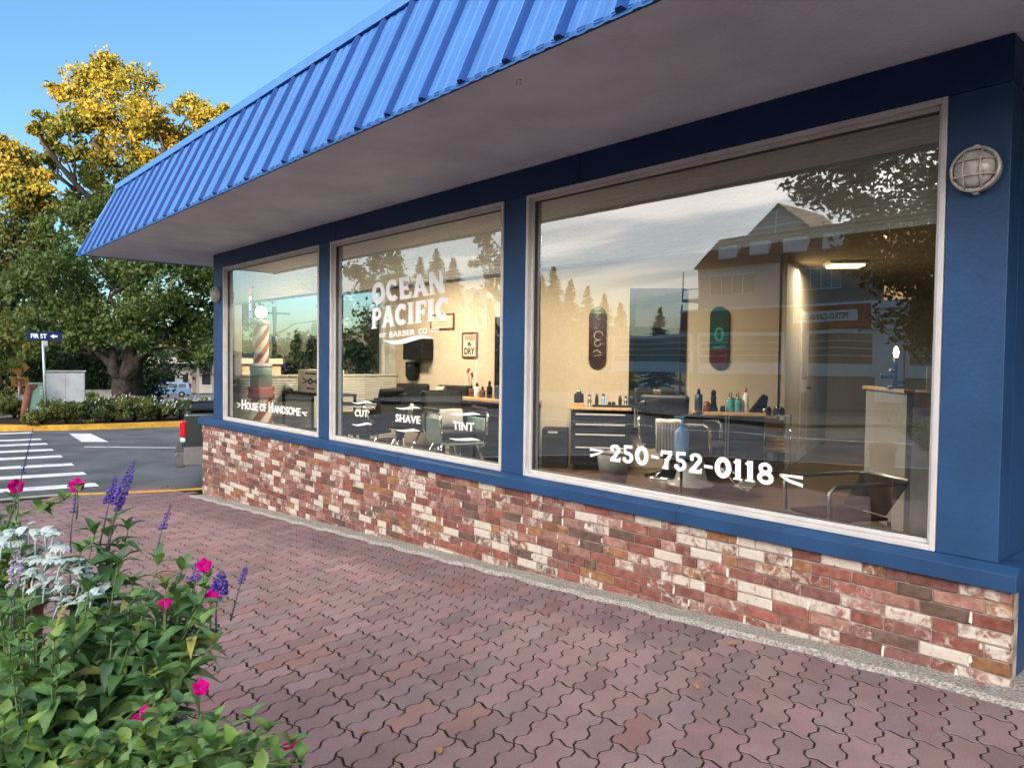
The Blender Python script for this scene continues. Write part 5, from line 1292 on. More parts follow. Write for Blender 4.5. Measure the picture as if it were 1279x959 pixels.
m = MB(); m.lathe([(0.175, Q(497)), (0.185, Q(494)), (0.16, Q(490)), (0.185, Q(485)), (0.17, Q(483))], (0, 0, 0), 28); m.build('drum_collar', 'collar', t, local=True)
m = MB(); m.lathe([(0.145, Q(482.9)), (0.145, Q(463)), (0.155, Q(461)), (0.15, Q(459))], (0, 0, 0), 28); m.build('pole_housing', 'pale_green', t, local=True)
m = MB(); m.lathe([(0.155, Q(458.9)), (0.155, Q(455)), (0.11, Q(453.5))], (0, 0, 0), 28); m.build('housing_lid', 'alu', t, local=True)
stripes(Q(453.4), Q(406), 0.105, 'glass_cylinder', 0.6, 'collar', 'paper_w')
m = MB(); m.lathe([(0.115, Q(405.9)), (0.115, Q(401)), (0.05, Q(399))], (0, 0, 0), 24); m.build('pole_cap', 'alu', t, local=True)
m = MB(); rg = 0.083; zc_ = Q(390); m.lathe([(max(0.002, rg * math.sin(a)), zc_ - rg * math.cos(a)) for a in np.linspace(0.15, math.pi, 12)], (0, 0, 0), 20); m.build('globe', 'globe', t, local=True)
p0 = hy(352, 492, 0.85); p1 = hy(405, 492, 0.85)
t = thing('display_table', 'black metal frame table behind the corner window', 'table', (p0[0], 0.85, FZ), 0)
tz = hy(372, 490, 0.85)[2] - FZ; w = 1.3
rowbox(t, 0, w, 0, 0.5, tz - 0.03, tz, 'table_top', 'black', 0.004)
for x in (0.02, w - 0.02):
    for y in (0.02, 0.48): rowbox(t, x - 0.017, x + 0.017, y - 0.017, y + 0.017, 0.001, tz - 0.031, 'leg', 'black', 0.003)
rowbox(t, w * 0.45, w * 0.9, 0.06, 0.44, 0.06, 0.36, 'crate', 'black_satin', 0.01)
a = hy(367, 489.6, 0.9); b = hy(400, 463, 0.9)
t = thing('printed_carton', 'cream printed carton with crossed razor emblem on the display table', 'carton', (a[0] + 0.02, 0.95, FZ + tz + 0.001), 0)
w, h = b[0] - a[0], b[2] - a[2]
rowbox(t, 0, w, 0, 0.3, 0, h, 'carton', 'paper', 0.004)
m = MB(); stroke(m, [(w * .2, h * .62), (w * .5, h * .42), (w * .8, h * .62)], 0.02, -0.002); stroke(m, [(w * .2, h * .40), (w * .5, h * .56), (w * .8, h * .40)], 0.018, -0.003); stroke(m, arc(w * .5, h * .5, w * .09, h * .11, 0, 360, 14), 0.016, -0.004); m.build('emblem', 'ink', t, local=True)
m = MB(); m.box(w * .3, -0.002, h * .80, w * .7, -0.0005, h * .87); m.box(w * .35, -0.002, h * .15, w * .65, -0.0005, h * .22); m.build('print_line', 'ink', t, local=True)
a = hy(358, 489.6, 0.9); 
t = thing('white_cup', 'white cup beside the printed carton on the display table', 'cup', (a[0] - 0.02, 0.95, FZ + tz + 0.001), 0)
m = MB(); m.lathe([(0.05, 0), (0.06, 0.11), (0.055, 0.11), (0.045, 0.01)], (0, 0, 0), 16); m.build('cup', 'white', t, local=True)
# blind over the lower half of the end window
t = thing('window_blind', 'white pleated blind covering the lower half of the end window', 'window shade', (-10.28, 1.5, -0.9), 0)
m = MB(); vs = []; z = -0.27; k = 0
while z > -1.30: x = -10.27 + (0.014 if k % 2 else 0); vs += [(x, 0.25, z), (x, 2.85, z)]; z -= 0.019; k += 1
m.add(vs, [(2 * i, 2 * i + 1, 2 * i + 3, 2 * i + 2) for i in range(k - 1)]); m.build('shade_cloth', 'shade', t); m = MB(); m.box(-10.29, 0.25, -0.268, -10.24, 2.85, -0.245); m.build('top_rail', 'white_trim', t, 0.003)
# open sign
t = thing('open_sign', 'small vertical neon open sign glowing in the corner window', 'sign', tuple(hy(313, 378, 0.11)), 0)
oz = t.location.z
for txt, py0, py1, m_ in (('O', 368.5, 360.5, 'neon_red'), ('P', 378, 370, 'neon_white'), ('E', 387.5, 379.5, 'neon_white'), ('N', 398, 389.5, 'neon_blue')):
    z0, z1 = hy(313, py0, 0.11)[2] - oz, hy(313, py1, 0.11)[2] - oz
    text_box(txt, -0.042, z0, 0.042, z1, -0.006, t, m_, 'neon_letter', 0.03)
rowbox(t, -0.075, 0.075, -0.004, 0.012, hy(313, 400, .11)[2] - oz, hy(313, 358, .11)[2] - oz, 'sign_back', 'thin_glass', 0)

# ================================================================ TREES, SHRUBS AND THE FAR SIDE OF THE STREET
def leaf_cloud(clusters, size, mat, name, parent, sub=14, per=90, flat=0.8, kind=None):
    size = size * 0.80; per = int(per * 1.45)
    """many small folded leaves gathered in clumps through each cluster's volume"""
    C_, S_ = [], []
    for c, r in clusters:
        c = np.array(c); k = max(4, int(sub * min(1.6, max(0.4, r / 1.5))))
        d = nrg.normal(size=(k, 3)); d /= np.linalg.norm(d, axis=1)[:, None]
        cen = c + d * (r * nrg.uniform(0.25, 1.0, (k, 1)) ** 0.6) * np.array([1, 1, flat])
        for q in cen:
            m = int(per * nrg.uniform(0.6, 1.3)); rr = r * nrg.uniform(0.22, 0.42)
            e = nrg.normal(size=(m, 3)) * rr * 0.72 * np.array([1, 1, 0.75]); C_.append(q + e); S_.append(np.full(m, size) * nrg.uniform(0.6, 1.3, m))
    C_ = np.concatenate(C_); S_ = np.concatenate(S_)[:, None]; n = len(C_)
    a = nrg.normal(size=(n, 3)); a /= np.linalg.norm(a, axis=1)[:, None]
    b = np.cross(a, nrg.normal(size=(n, 3))); b /= np.linalg.norm(b, axis=1)[:, None]
    nn = np.cross(a, b)
    v = np.stack([C_ - a * S_ * 0.6, C_ + b * S_ * 0.38 + nn * S_ * 0.12, C_ + a * S_ * 0.6, C_ - b * S_ * 0.38 + nn * S_ * 0.12], 1).reshape(-1, 3)
    me = bpy.data.meshes.new(name); off = np.array(wloc(parent)) if parent is not None else 0
    v = (v - off).astype(np.float32)
    idx = np.arange(4 * n).reshape(-1, 4); f = np.concatenate([idx[:, [0, 1, 2]], idx[:, [0, 2, 3]]], 1).reshape(-1, 3)
    me.vertices.add(4 * n); me.vertices.foreach_set('co', v.ravel())
    me.loops.add(6 * n); me.loops.foreach_set('vertex_index', f.ravel().astype(np.int32))
    me.polygons.add(2 * n); me.polygons.foreach_set('loop_start', np.arange(0, 6 * n, 3, dtype=np.int32)); me.polygons.foreach_set('loop_total', np.full(2 * n, 3, dtype=np.int32))
    me.materials.append(MT[mat]); me.update(calc_edges=True)
    return link_mesh(name, me, parent, kind=kind)
def px_clusters(lst, dep, spread=1.5):
    return [(far(x, y, dep + rng.uniform(-spread, spread)), r * dep / CAM_F) for x, y, r in lst]
def limb(mb, a, b, r0, r1, wob=0.25, n=6):
    a = np.array(a, float); b = np.array(b, float); pts = []; L = np.linalg.norm(b - a)
    for i in range(n):
        u = i / (n - 1); p = a + (b - a) * u; p = p + np.array([rng.uniform(-1, 1), rng.uniform(-1, 1), rng.uniform(-.4, .6)]) * wob * L * 0.1 * (0 < i < n - 1); p[2] += 0.06 * L * math.sin(u * math.pi) * 0.5; pts.append(p)
    mb.tube(pts, [r0 + (r1 - r0) * i / (n - 1) for i in range(n)], 8)
def tree(name, label, base, clusters, trunk_r, fork_h, size, mat, group=None, sub=14, per=90, limbs=None, extra=None, bark='bark'):
    t = thing(name, label, 'tree', base, 0, group)
    b = np.array(base, float); fork = b + np.array([0.1, 0, fork_h])
    m = MB(); m.tube([b - np.array([0, 0, 0.3]), b + np.array([0, 0, 0.02]), b + np.array([0.02, 0.02, fork_h * 0.35]), fork], [trunk_r * 1.5, trunk_r * 1.3, trunk_r, trunk_r * 0.9], 12)
    m.build('trunk', bark, t)
    m = MB(); cl = limbs if limbs is not None else [c for c, r in clusters[::2]]
    for c in cl: limb(m, fork - np.array([0, 0, fork_h * 0.1]), np.array(c), trunk_r * 0.55, trunk_r * 0.08, 1.0, 7)
    for c, r in clusters:   # twigs
        c = np.array(c); j = min(range(len(cl)), key=lambda i: np.linalg.norm(np.array(cl[i]) - c)); s_ = fork + (np.array(cl[j]) - fork) * 0.6
        limb(m, s_, c, trunk_r * 0.16, trunk_r * 0.03, 1.2, 5)
    m.build('branches', bark, t)
    leaf_cloud(clusters, size, mat, 'crown', t, sub, per)
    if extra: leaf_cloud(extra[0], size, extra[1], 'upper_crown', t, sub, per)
    return t

BD = 33.0
c3 = px_clusters([(70, 325, 42), (110, 285, 40), (155, 268, 36), (205, 300, 42), (243, 350, 42), (125, 345, 46), (182, 365, 44), (88, 385, 42), (62, 405, 34), (146, 400, 34), (205, 405, 34), (250, 415, 34), (285, 395, 40), (100, 425, 22), (232, 440, 20), (40, 360, 34), (270, 330, 36), (180, 320, 38), (222, 385, 30), (310, 350, 40), (262, 442, 16), (120, 405, 26), (175, 425, 18), (48, 425, 24)], BD, 2.2)
base3 = far(152, 500, BD); base3[2] = -2.25
tree('maple_tree', 'broad green maple with forked dark trunk behind the flowering hedge', base3, c3, 0.46, 1.25, 0.21, 'leaf_green', 'trees beyond the side street', 16, 95,
     limbs=[far(96, 425, BD), far(108, 395, BD + 1), far(156, 380, BD), far(150, 330, BD), far(205, 415, BD - 1), far(215, 385, BD), far(245, 380, BD + 1)])
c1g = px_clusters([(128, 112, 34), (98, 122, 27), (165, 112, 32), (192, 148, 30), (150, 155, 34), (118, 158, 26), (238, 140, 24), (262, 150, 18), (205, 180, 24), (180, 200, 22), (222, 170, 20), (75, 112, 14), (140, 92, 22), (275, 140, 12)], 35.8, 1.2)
c1l = px_clusters([(58, 148, 18), (45, 160, 10), (88, 160, 20), (70, 180, 16), (112, 200, 26), (145, 205, 30), (175, 225, 24), (120, 232, 22), (155, 255, 30), (205, 215, 20), (60, 200, 10), (100, 255, 22), (190, 260, 26), (230, 230, 26)], 35.8, 1.2)
base1 = far(165, 500, 35.8); base1[2] = -2.5
tree('tall_maple', 'tallest tree with golden sunlit top above the roof corner', base1, c1l, 0.45, 6.0, 0.24, 'leaf_mid', 'trees beyond the side street', 15, 80, limbs=[c for c, r in (c1g + c1l)[::3]], extra=(c1g, 'leaf_sunlit'))
c2 = px_clusters([(22, 245, 30), (52, 266, 24), (-24, 290, 55), (30, 300, 42), (8, 360, 46), (-24, 410, 46), (28, 410, 36), (60, 290, 22), (5, 440, 26), (45, 340, 30), (-60, 340, 60), (40, 255, 20)], 45, 1.8)
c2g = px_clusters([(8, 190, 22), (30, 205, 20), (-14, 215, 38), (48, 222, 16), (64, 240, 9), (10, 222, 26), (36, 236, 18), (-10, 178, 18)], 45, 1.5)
base2 = far(-18, 500, 45); base2[2] = -2.9
tree('street_maple', 'green tree with golden sunlit upper leaves at the left edge', base2, c2, 0.45, 3.2, 0.27, 'leaf_mid', 'trees beyond the side street', 15, 85, limbs=[c for c, r in (c2g + c2)[::3]], extra=(c2g, 'leaf_sunlit'))
cy_ = [(far(x_, y_, 22.6), r_ * 22.6 / CAM_F) for x_, y_, r_ in ((8, 436, 15), (28, 434, 13), (14, 452, 9), (33, 446, 7), (-6, 450, 14), (-8, 430, 14), (16, 422, 12))]
by_ = far(-4, 515, 22.6); by_[2] = -2.1
tree('young_tree', 'young leafy tree hiding part of the orange warning sign', by_, cy_, 0.05, 1.0, 0.16, 'leaf_mid', 'trees beyond the side street', 12, 50)
c4 = px_clusters([(448, 430, 24), (470, 412, 30), (452, 446, 24), (500, 440, 36), (492, 405, 32), (520, 420, 36)], 44, 1.2)
base4 = far(410, 490, 44); base4[2] = -2.9
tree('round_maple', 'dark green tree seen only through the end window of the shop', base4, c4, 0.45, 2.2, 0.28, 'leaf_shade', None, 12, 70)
# far-off wood closing the view
fw_c = [(np.array(far(x, rng.uniform(432, 452), d)), rng.uniform(2.4, 4.0)) for x, d in [(k * 22 - 120, rng.uniform(92, 120)) for k in range(36)]]
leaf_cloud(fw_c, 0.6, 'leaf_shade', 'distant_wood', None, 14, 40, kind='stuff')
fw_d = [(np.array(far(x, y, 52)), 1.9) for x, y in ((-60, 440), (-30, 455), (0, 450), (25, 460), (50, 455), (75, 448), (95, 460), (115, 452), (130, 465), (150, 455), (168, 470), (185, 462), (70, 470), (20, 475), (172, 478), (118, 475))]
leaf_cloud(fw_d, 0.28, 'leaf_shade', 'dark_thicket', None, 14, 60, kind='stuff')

# hedge shrubs along the bed
def shrub(px, py, w_px, h_px, dep, label, mat, flowers=0, fl_mat='white', zb=-2.09, name='flowering_shrub', group='shrubs along the far kerb', sz=0.085):
    p = far(px, py, dep); p[2] = zb; w = w_px * dep / CAM_F / 2; h = h_px * dep / CAM_F
    t = thing(name, label, 'shrub', p, 0, group)
    m = MB()
    for k in range(6): a = k * 1.05; m.tube([p, p + np.array([math.cos(a) * w * 0.3, math.sin(a) * w * 0.3, h * 0.45]), p + np.array([math.cos(a) * w * 0.7, math.sin(a) * w * 0.7, h * 0.8])], [0.02, 0.014, 0.006], 5)
    m.build('stems', 'bark', t)
    cl = []
    for k in range(9):
        a = k * 2.4; rr = w * math.sqrt((k + 0.5) / 9) * 0.8
        cl.append((p + np.array([math.cos(a) * rr, math.sin(a) * rr, h * rng.uniform(0.3, 0.72)]), h * rng.uniform(0.26, 0.36)))
    leaf_cloud(cl, sz, mat, 'foliage', t, 22, 60)
    if flowers:
        m = MB()
        for k in range(flowers):
            a = rng.uniform(0, 6.28); rr = w * math.sqrt(rng.random()); z = h * rng.uniform(0.35, 1.0); q = p + np.array([math.cos(a) * rr * 1.0, math.sin(a) * rr, z])
            s = rng.uniform(0.025, 0.045); d = np.array([rng.uniform(-.3, .3), rng.uniform(-.3, .3), 1])
            for j in range(4):
                b = j * 1.57 + a; e = np.array([math.cos(b), math.sin(b) * .5, math.sin(b) * .8]); f = np.array([-e[1], e[0], e[2] * 0.4])
                m.add([q, q + e * s + f * s * .5, q + e * s * 1.2, q + e * s - f * s * .5], [(0, 1, 2, 3)])
        m.build('blossoms', fl_mat, t, kind='stuff')
hs = [(52, 30, 34, 'shrub_a', 6, 'low olive shrub right of the signpost foot'), (84, 40, 42, 'shrub_a', 10, 'olive shrub below the white cabinet'), (112, 40, 42, 'shrub_dark', 6, 'dark green shrub between the cabinet and the forked trunk'),
      (140, 44, 44, 'shrub_a', 30, 'white flowered shrub in front of the forked trunk'), (168, 44, 40, 'shrub_a', 44, 'white flowered shrub below the front of the blue minivan'), (198, 40, 38, 'shrub_a', 60, 'shrub with most white flowers below the blue minivan'),
      (225, 36, 38, 'shrub_dark', 14, 'dark shrub below the person in red'), (250, 40, 40, 'shrub_a', 40, 'white flowered shrub behind the pickup bed'), (280, 44, 42, 'shrub_a', 20, 'shrub half hidden behind the blue corner post')]
for px, w, h, mt, fl, lb in hs: shrub(px, 528, w * 1.2, h * (0.80 if px < 170 else 0.66), 25.5 / abs(ray(px, 528)[0]), lb, mt, fl * 2, zb=-2.10)
shrub(112, 492, 24, 20, 34, 'round lime green bush beside the low wall', 'shrub_lime', 0, zb=-2.4, name='round_bush', sz=0.08)
shrub(160, 490, 18, 46, 50, 'tall dark bush left of the blue minivan', 'shrub_dark', 0, zb=-3.2, name='dark_bush', sz=0.14)
shrub(18, 512, 44, 28, 24, 'low rough shrub at the left edge beside the green cabinet', 'shrub_a', 0, zb=-2.1, name='low_shrub')
shrub(-20, 512, 44, 30, 24.5, 'rough shrub cut by the left edge of the picture', 'shrub_a', 0, zb=-2.1, name='low_shrub')
shrub(40, 531, 15, 7, 21.3, 'small clump of yellow flowers on the kerb by the signpost', 'shrub_lime', 26, 'yellow', zb=-2.06, name='flower_clump', sz=0.05)
shrub(112, 533, 14, 6, 22.2, 'small clump of yellow flowers at the kerb below the dark shrub', 'shrub_lime', 12, 'yellow', zb=-2.07, name='flower_clump', sz=0.05)

# signpost, cabinets, warning sign, low wall
sp_ = far(57.5, 526, 21.9); sp_[2] = -2.06
t = thing('street_sign', 'blue street name sign on a galvanised pole set in a concrete block', 'street sign', sp_, 0)
face = math.atan2(-(EYE - sp_)[0], (EYE - sp_)[1]) ; face = math.atan2(sp_[0], -(sp_[1] - EYE[1])) 
vdir = (sp_ - EYE)[:2]; frz = math.atan2(vdir[1], vdir[0]) - math.pi / 2     # local -Y looks back to the camera
t.rotation_euler = (0, 0, frz)
k_ = 21.9 / CAM_F
rowbox(t, -0.17, 0.17, -0.12, 0.12, -0.02, 7 * k_, 'sign_footing', 'concrete', 0.01)
m = MB(); m.tube([(0, 0, 7 * k_), (-0.06, 0, 106 * k_)], 0.038, 10); m.build('sign_pole', 'galv', t, local=True)
rowbox(t, -19 * k_, 17 * k_, -0.055, -0.045, 104 * k_, 114.5 * k_, 'sign_blade', 'sign_blue', 0.004)
text_box('FIR ST', -15 * k_, 106.3 * k_, 1.5 * k_, 112 * k_, -0.058, t, 'vinyl_white', bold=0.03)
m = MB(); ac = 9 * k_; az = 109.2 * k_
m.add([(ac - 4 * k_, -0.058, az), (ac, -0.058, az - 2.6 * k_), (ac, -0.058, az - 1.2 * k_), (ac + 4 * k_, -0.058, az - 1.0 * k_), (ac + 4 * k_, -0.058, az + 1.0 * k_), (ac, -0.058, az + 1.2 * k_), (ac, -0.058, az + 2.6 * k_)], [(0, 1, 2), (2, 3, 4, 5), (0, 2, 5), (0, 5, 6)]); m.build('arrow', 'vinyl_white', t, local=True)
rowbox(t, -0.06, 0.06, -0.05, -0.04, 97 * k_, 103.5 * k_, 'sign_bracket', 'galv', 0.002)
def facing(px, py, dep, z=None):
    p = far(px, py, dep); 
    if z is not None: p[2] = z
    v = (p - EYE)[:2]; return p, math.atan2(v[1], v[0]) - math.pi / 2, dep / CAM_F
p, rz, k_ = facing(82, 500, 24.6, -2.09)
t = thing('utility_cabinet', 'large white utility cabinet with thin frame behind the hedge', 'utility cabinet', p, rz)
zt_ = far(82, 463, 24.6)[2] + 2.09
rowbox(t, -21 * k_, 21 * k_, 0.02, 0.7, 0, zt_ - 0.05, 'cabinet_body', 'box_white', 0.01); rowbox(t, -22.5 * k_, 22.5 * k_, -0.02, 0.75, zt_ - 0.049, zt_, 'cabinet_lid', 'conc_smooth', 0.01)
rowbox(t, -21 * k_, -0.003, -0.005, 0.019, 0.1, zt_ - 0.1, 'cabinet_door', 'box_white', 0.006); rowbox(t, 0.003, 20 * k_, -0.004, 0.019, 0.1, zt_ - 0.1, 'cabinet_door', 'box_white', 0.006)
p, rz, k_ = facing(47, 512, 23.5, -2.09)
t = thing('utility_box', 'narrow pale green utility box behind the signpost', 'utility box', p, rz)
zt_ = far(47, 480, 23.5)[2] + 2.09
rowbox(t, -9 * k_, 6 * k_, 0.0, 0.4, 0, zt_, 'box_body', 'box_green', 0.015); rowbox(t, -9.5 * k_, 6.5 * k_, -0.015, 0.42, zt_ + 0.001, zt_ + 0.05, 'box_lid', 'box_green', 0.01)
for k in range(3): rowbox(t, 2 * k_, 5.5 * k_, -0.008, -0.001, zt_ - 0.12 - 0.1 * k, zt_ - 0.08 - 0.1 * k, 'vent_slat', 'box_white', 0.002)
p, rz, k_ = facing(24, 512, 24.2, -2.09)
t = thing('warning_sign', 'orange curve warning sign with 30 plate half hidden by leaves', 'road sign', p, rz)
zc_ = far(24, 459, 24.2)[2] + 2.09; r_ = 11.5 * k_
m = MB(); m.prism([(-r_, zc_), (0, zc_ - r_), (r_, zc_), (0, zc_ + r_)], 0, 0.012, 'y'); m.build('sign_plate', 'sign_orange_shaded', t, local=True)
m = MB(); stroke(m, [(0.10, zc_ - 0.2), (0.10, zc_ - 0.05), (0.06, zc_ + 0.05), (-0.02, zc_ + 0.08), (-0.10, zc_ + 0.08)], 0.06, -0.003); m.add([(-0.2, -0.0035, zc_ + 0.08), (-0.09, -0.0035, zc_ - 0.01), (-0.09, -0.0035, zc_ + 0.17)], [(0, 1, 2)]); m.build('arrow', 'ink', t, local=True)
rowbox(t, -8 * k_, 10 * k_, 0, 0.012, zc_ - 23 * k_, zc_ - 11.6 * k_, 'speed_plate', 'sign_orange_shaded', 0.003); text_box('30', -4 * k_, zc_ - 20.5 * k_, 6 * k_, zc_ - 14 * k_, -0.003, t, 'ink', bold=0.03)
m = MB(); m.tube([(0, 0.03, 0), (0, 0.03, zc_ + r_ * 0.8)], 0.03, 8); m.build('sign_pole', 'galv', t, local=True)
p, rz, k_ = facing(30, 512, 23.3, -2.09)
t = thing('wooden_post', 'reddish brown leaning wooden post beside the green utility box', 'post', p, rz)
m = MB(); m.tube([(0, 0, 0), (0.03, 0, 0.4), (0.16, 0, 1.15)], [0.12, 0.11, 0.10], 10); m.build('post_shaft', 'post_red', t, local=True)
m = MB(); m.tube([(-0.05, 0, 0.85), (-0.12, -0.02, 1.25)], [0.05, 0.04], 8); m.tube([(0.14, 0, 0.95), (0.35, 0, 1.12)], [0.06, 0.05], 8); m.build('post_stub', 'post_red', t, local=True)
p, rz, k_ = facing(123, 500, 36, -2.6)
t = thing('low_wall', 'low pale concrete wall left of the forked trunk', 'wall', p, rz)
zt_ = far(123, 487, 36)[2] + 2.6; rowbox(t, -40 * k_, 22 * k_, 0, 0.2, 0, zt_ - 0.06, 'wall_body', 'conc_smooth', 0.01); rowbox(t, -40.5 * k_, 22.5 * k_, -0.03, 0.23, zt_ - 0.059, zt_, 'wall_cap', 'kerb', 0.01)

# single-storey building beyond the car park
p, rz, k_ = facing(236, 490, 92, -4.6)
t = thing('white_building', 'low white building with brown posts and canopy beyond the blue minivan', 'building', p, rz)
ht = far(236, 452, 92)[2] + 4.6
L0, L1 = -56 * k_, 110 * k_
rowbox(t, L0, L1, 0, 9, 0, ht, 'wall', 'stucco_w', 0.02); rowbox(t, L0 - 0.4, L1 + 0.4, -2.2, 9.4, ht + 0.001, ht + 0.5, 'roof', 'roof_dark', 0.03); rowbox(t, L0 - 0.42, L1, -2.25, -2.205, ht - 0.15, ht + 0.55, 'fascia', 'stucco_w', 0.01)
for x in (-42, -33, 10, 28, 48): rowbox(t, x * k_ - 0.16, x * k_ + 0.16, -2.0, -1.7, 0, ht - 0.002, 'post', 'siding_b', 0.01)
for x, w in ((-22, 14), (-4, 8), (20, 12), (40, 14), (66, 14)):
    q = MB(); q.box(x * k_ - w * k_ / 2, -0.06, 1.0, x * k_ + w * k_ / 2, -0.002, 2.5); wq = q.build('window', 'white_trim', t, local=True)
    q = MB(); q.box(x * k_ - w * k_ / 2 + 0.08, -0.075, 1.08, x * k_ + w * k_ / 2 - 0.08, -0.061, 2.42); q.build('pane', 'glass_dark', wq, local=True)
rowbox(t, 3 * k_, 8 * k_, -0.05, -0.001, 0.02, 2.3, 'door', 'siding_b', 0.01); rowbox(t, -8.5 * k_, -3 * k_, -0.04, -0.0005, 0.02, 0.95, 'door', 'siding_b', 0.01)

# ---------------------------------------------------------------- minivan and person
def wheel(t, x, y, r, w, name='wheel'):
    m = MB(); m.lathe([(r * 0.62, -w / 2), (r * 0.95, -w / 2), (r, -w * 0.3), (r, w * 0.3), (r * 0.95, w / 2), (r * 0.62, w / 2)], (x, y, r), 24, ax='y'); tq = m.build(name, 'tyre', t, local=True)
    m = MB(); sgn = -1 if y < 0 else 1; m.lathe([(r * 0.61, -0.02), (r * 0.58, 0.0), (r * 0.2, 0.02), (0.02, 0.03)] if sgn > 0 else [(0.02, -0.03), (r * 0.2, -0.02), (r * 0.58, 0.0), (r * 0.61, 0.02)], (x, y + sgn * w * 0.45, r), 18, ax='y'); m.build('rim', 'rim', tq, local=True)
def loft_side(prof_low, prof_up, half, tuck):
    """car body: side profile polygons extruded with the roof narrower than the sills"""
    pass
p = far(208.5, 496, 73.5); p[2] = h_road(p[0], p[1]) - 0.055
v = (p - EYE)[:2]; rz = math.atan2(v[1], v[0]) - math.pi / 2
t = thing('parked_minivan', 'pale blue minivan parked side on in the lot across the street', 'car', p, rz)
def side_sheet(m, pts, y0f, mi=0):
    """pts: list of (x, z, half width); builds both sides and the skin over the top"""
    n = len(pts); vs = [(x, -h, z) for x, z, h in pts] + [(x, h, z) for x, z, h in pts]
    fs = [tuple(range(n)), tuple(range(2 * n - 1, n - 1, -1))] + [(i, n + i, n + (i + 1) % n, (i + 1) % n) for i in range(n)]
    m.add(vs, [f[::-1] for f in fs], mi)
W_ = 0.86
m = MB(); side_sheet(m, [(-2.18, 0.30, W_ - .06), (-2.20, 0.62, W_ - .03), (-2.05, 0.78, W_ - .03), (-1.25, 0.98, W_), (2.08, 1.02, W_), (2.20, 0.70, W_ - .02), (2.16, 0.32, W_ - .05)], 0); m.build('body', 'van', t, 0.06, local=True, seg=3)
m = MB(); side_sheet(m, [(-1.28, 0.975, W_ - .04), (-0.45, 1.46, W_ - .18), (0.2, 1.55, W_ - .2), (1.55, 1.52, W_ - .2), (1.95, 1.40, W_ - .17), (2.07, 1.0, W_ - .05)], 0); m.build('cabin', 'van', t, 0.05, local=True, seg=3)
for sgn in (-1, 1):
    for a, b in ((-0.72, 0.05), (0.13, 0.98), (1.06, 1.72)):
        f = lambda z: (W_ - .02) - (z - 0.98) * 0.27 + 0.025
        zt_ = 1.40; x0t = a + (0.34 if a < -0.5 else 0.03)
        m = MB(); m.add([(a, sgn * f(1.04), 1.04), (b, sgn * f(1.04), 1.04), (b - 0.02, sgn * f(zt_), zt_), (x0t, sgn * f(zt_), zt_)], [(0, 1, 2, 3)]); m.build('side_window', 'glass_dark', t, local=True)
    for x in (-1.38, 1.35): wheel(t, x, sgn * (W_ - 0.10), 0.32, 0.2)
    m = MB(); m.box(-2.14, sgn * 0.60 - 0.14, 0.60, -2.02, sgn * 0.60 + 0.14, 0.76); m.build('headlight', 'alu', t, 0.02, local=True)
    m = MB(); m.box(2.10, sgn * 0.72 - 0.08, 0.75, 2.20, sgn * 0.72 + 0.08, 1.0); m.build('tail_lamp', 'tail_red', t, 0.02, local=True)
m = MB(); m.add([(-1.24, -0.68, 1.02), (-1.24, 0.68, 1.02), (-0.55, 0.58, 1.43), (-0.55, -0.58, 1.43)], [(0, 1, 2, 3)]); m.xf(Matrix.Translation((-0.02, 0, 0.02))); m.build('windscreen', 'glass_dark', t, local=True)
m = MB(); m.box(-2.24, -0.8, 0.30, -2.10, 0.8, 0.50); m.build('bumper', 'van', t, 0.03, local=True); m = MB(); m.box(2.12, -0.8, 0.30, 2.26, 0.8, 0.52); m.build('bumper', 'van', t, 0.03, local=True)
# person walking away by the van
p = far(235.5, 494, 75.5); p[2] = h_road(p[0], p[1]) - 0.055
t = thing('person', 'person in a red jacket and dark trousers standing behind the minivan', 'person', p, rz + 0.5)
def skin_body(name, joints, edges_, mat, par, sub=2):
    me = bpy.data.meshes.new(name); me.from_pydata([j[:3] for j in joints], edges_, []); me.materials.append(MT[mat]); me.update()
    o = link_mesh(name, me, par)
    md = o.modifiers.new('skin', 'SKIN'); md.use_smooth_shade = True
    for i, j in enumerate(joints): me.skin_vertices[0].data[i].radius = (j[3], j[4] if len(j) > 4 else j[3])
    me.skin_vertices[0].data[0].use_root = True
    if sub: s = o.modifiers.new('sub', 'SUBSURF'); s.levels = sub; s.render_levels = sub
    return o
J = [(0, 0, 0.93, .14, .10), (0, 0, 1.15, .13, .09), (0, 0.0, 1.38, .15, .09), (0, -0.01, 1.47, .06), (0, -0.02, 1.56, .075, .085), (0, -0.02, 1.66, .07, .085),
     (-.18, 0, 1.40, .055), (-.24, .02, 1.14, .042), (-.24, -.06, .92, .033), (-.24, -.08, .83, .032, .02), (.18, 0, 1.40, .055), (.24, .02, 1.14, .042), (.24, -.05, .92, .033), (.24, -.07, .83, .032, .02),
     (-.09, 0, .86, .085), (-.10, -.06, .48, .06), (-.10, .03, .09, .042), (-.10, -.10, .04, .04, .03), (.09, 0, .86, .085), (.10, .06, .48, .06), (.10, .16, .10, .042), (.10, .04, .045, .04, .03)]
EG = [(0, 1), (1, 2), (2, 3), (3, 4), (4, 5), (2, 6), (6, 7), (7, 8), (8, 9), (2, 10), (10, 11), (11, 12), (12, 13), (0, 14), (14, 15), (15, 16), (16, 17), (0, 18), (18, 19), (19, 20), (20, 21)]
skin_body('body', J, EG, 'skin', t, 1)
inf = lambda ids, g: [tuple(J[i][:3]) + tuple(x + g for x in (J[i][3], J[i][4] if len(J[i]) > 4 else J[i][3])) for i in ids]
skin_body('jacket', inf([0, 1, 2, 6, 7, 8, 10, 11, 12], .022), [(0, 1), (1, 2), (2, 3), (3, 4), (4, 5), (2, 6), (6, 7), (7, 8)], 'jacket', t, 1)
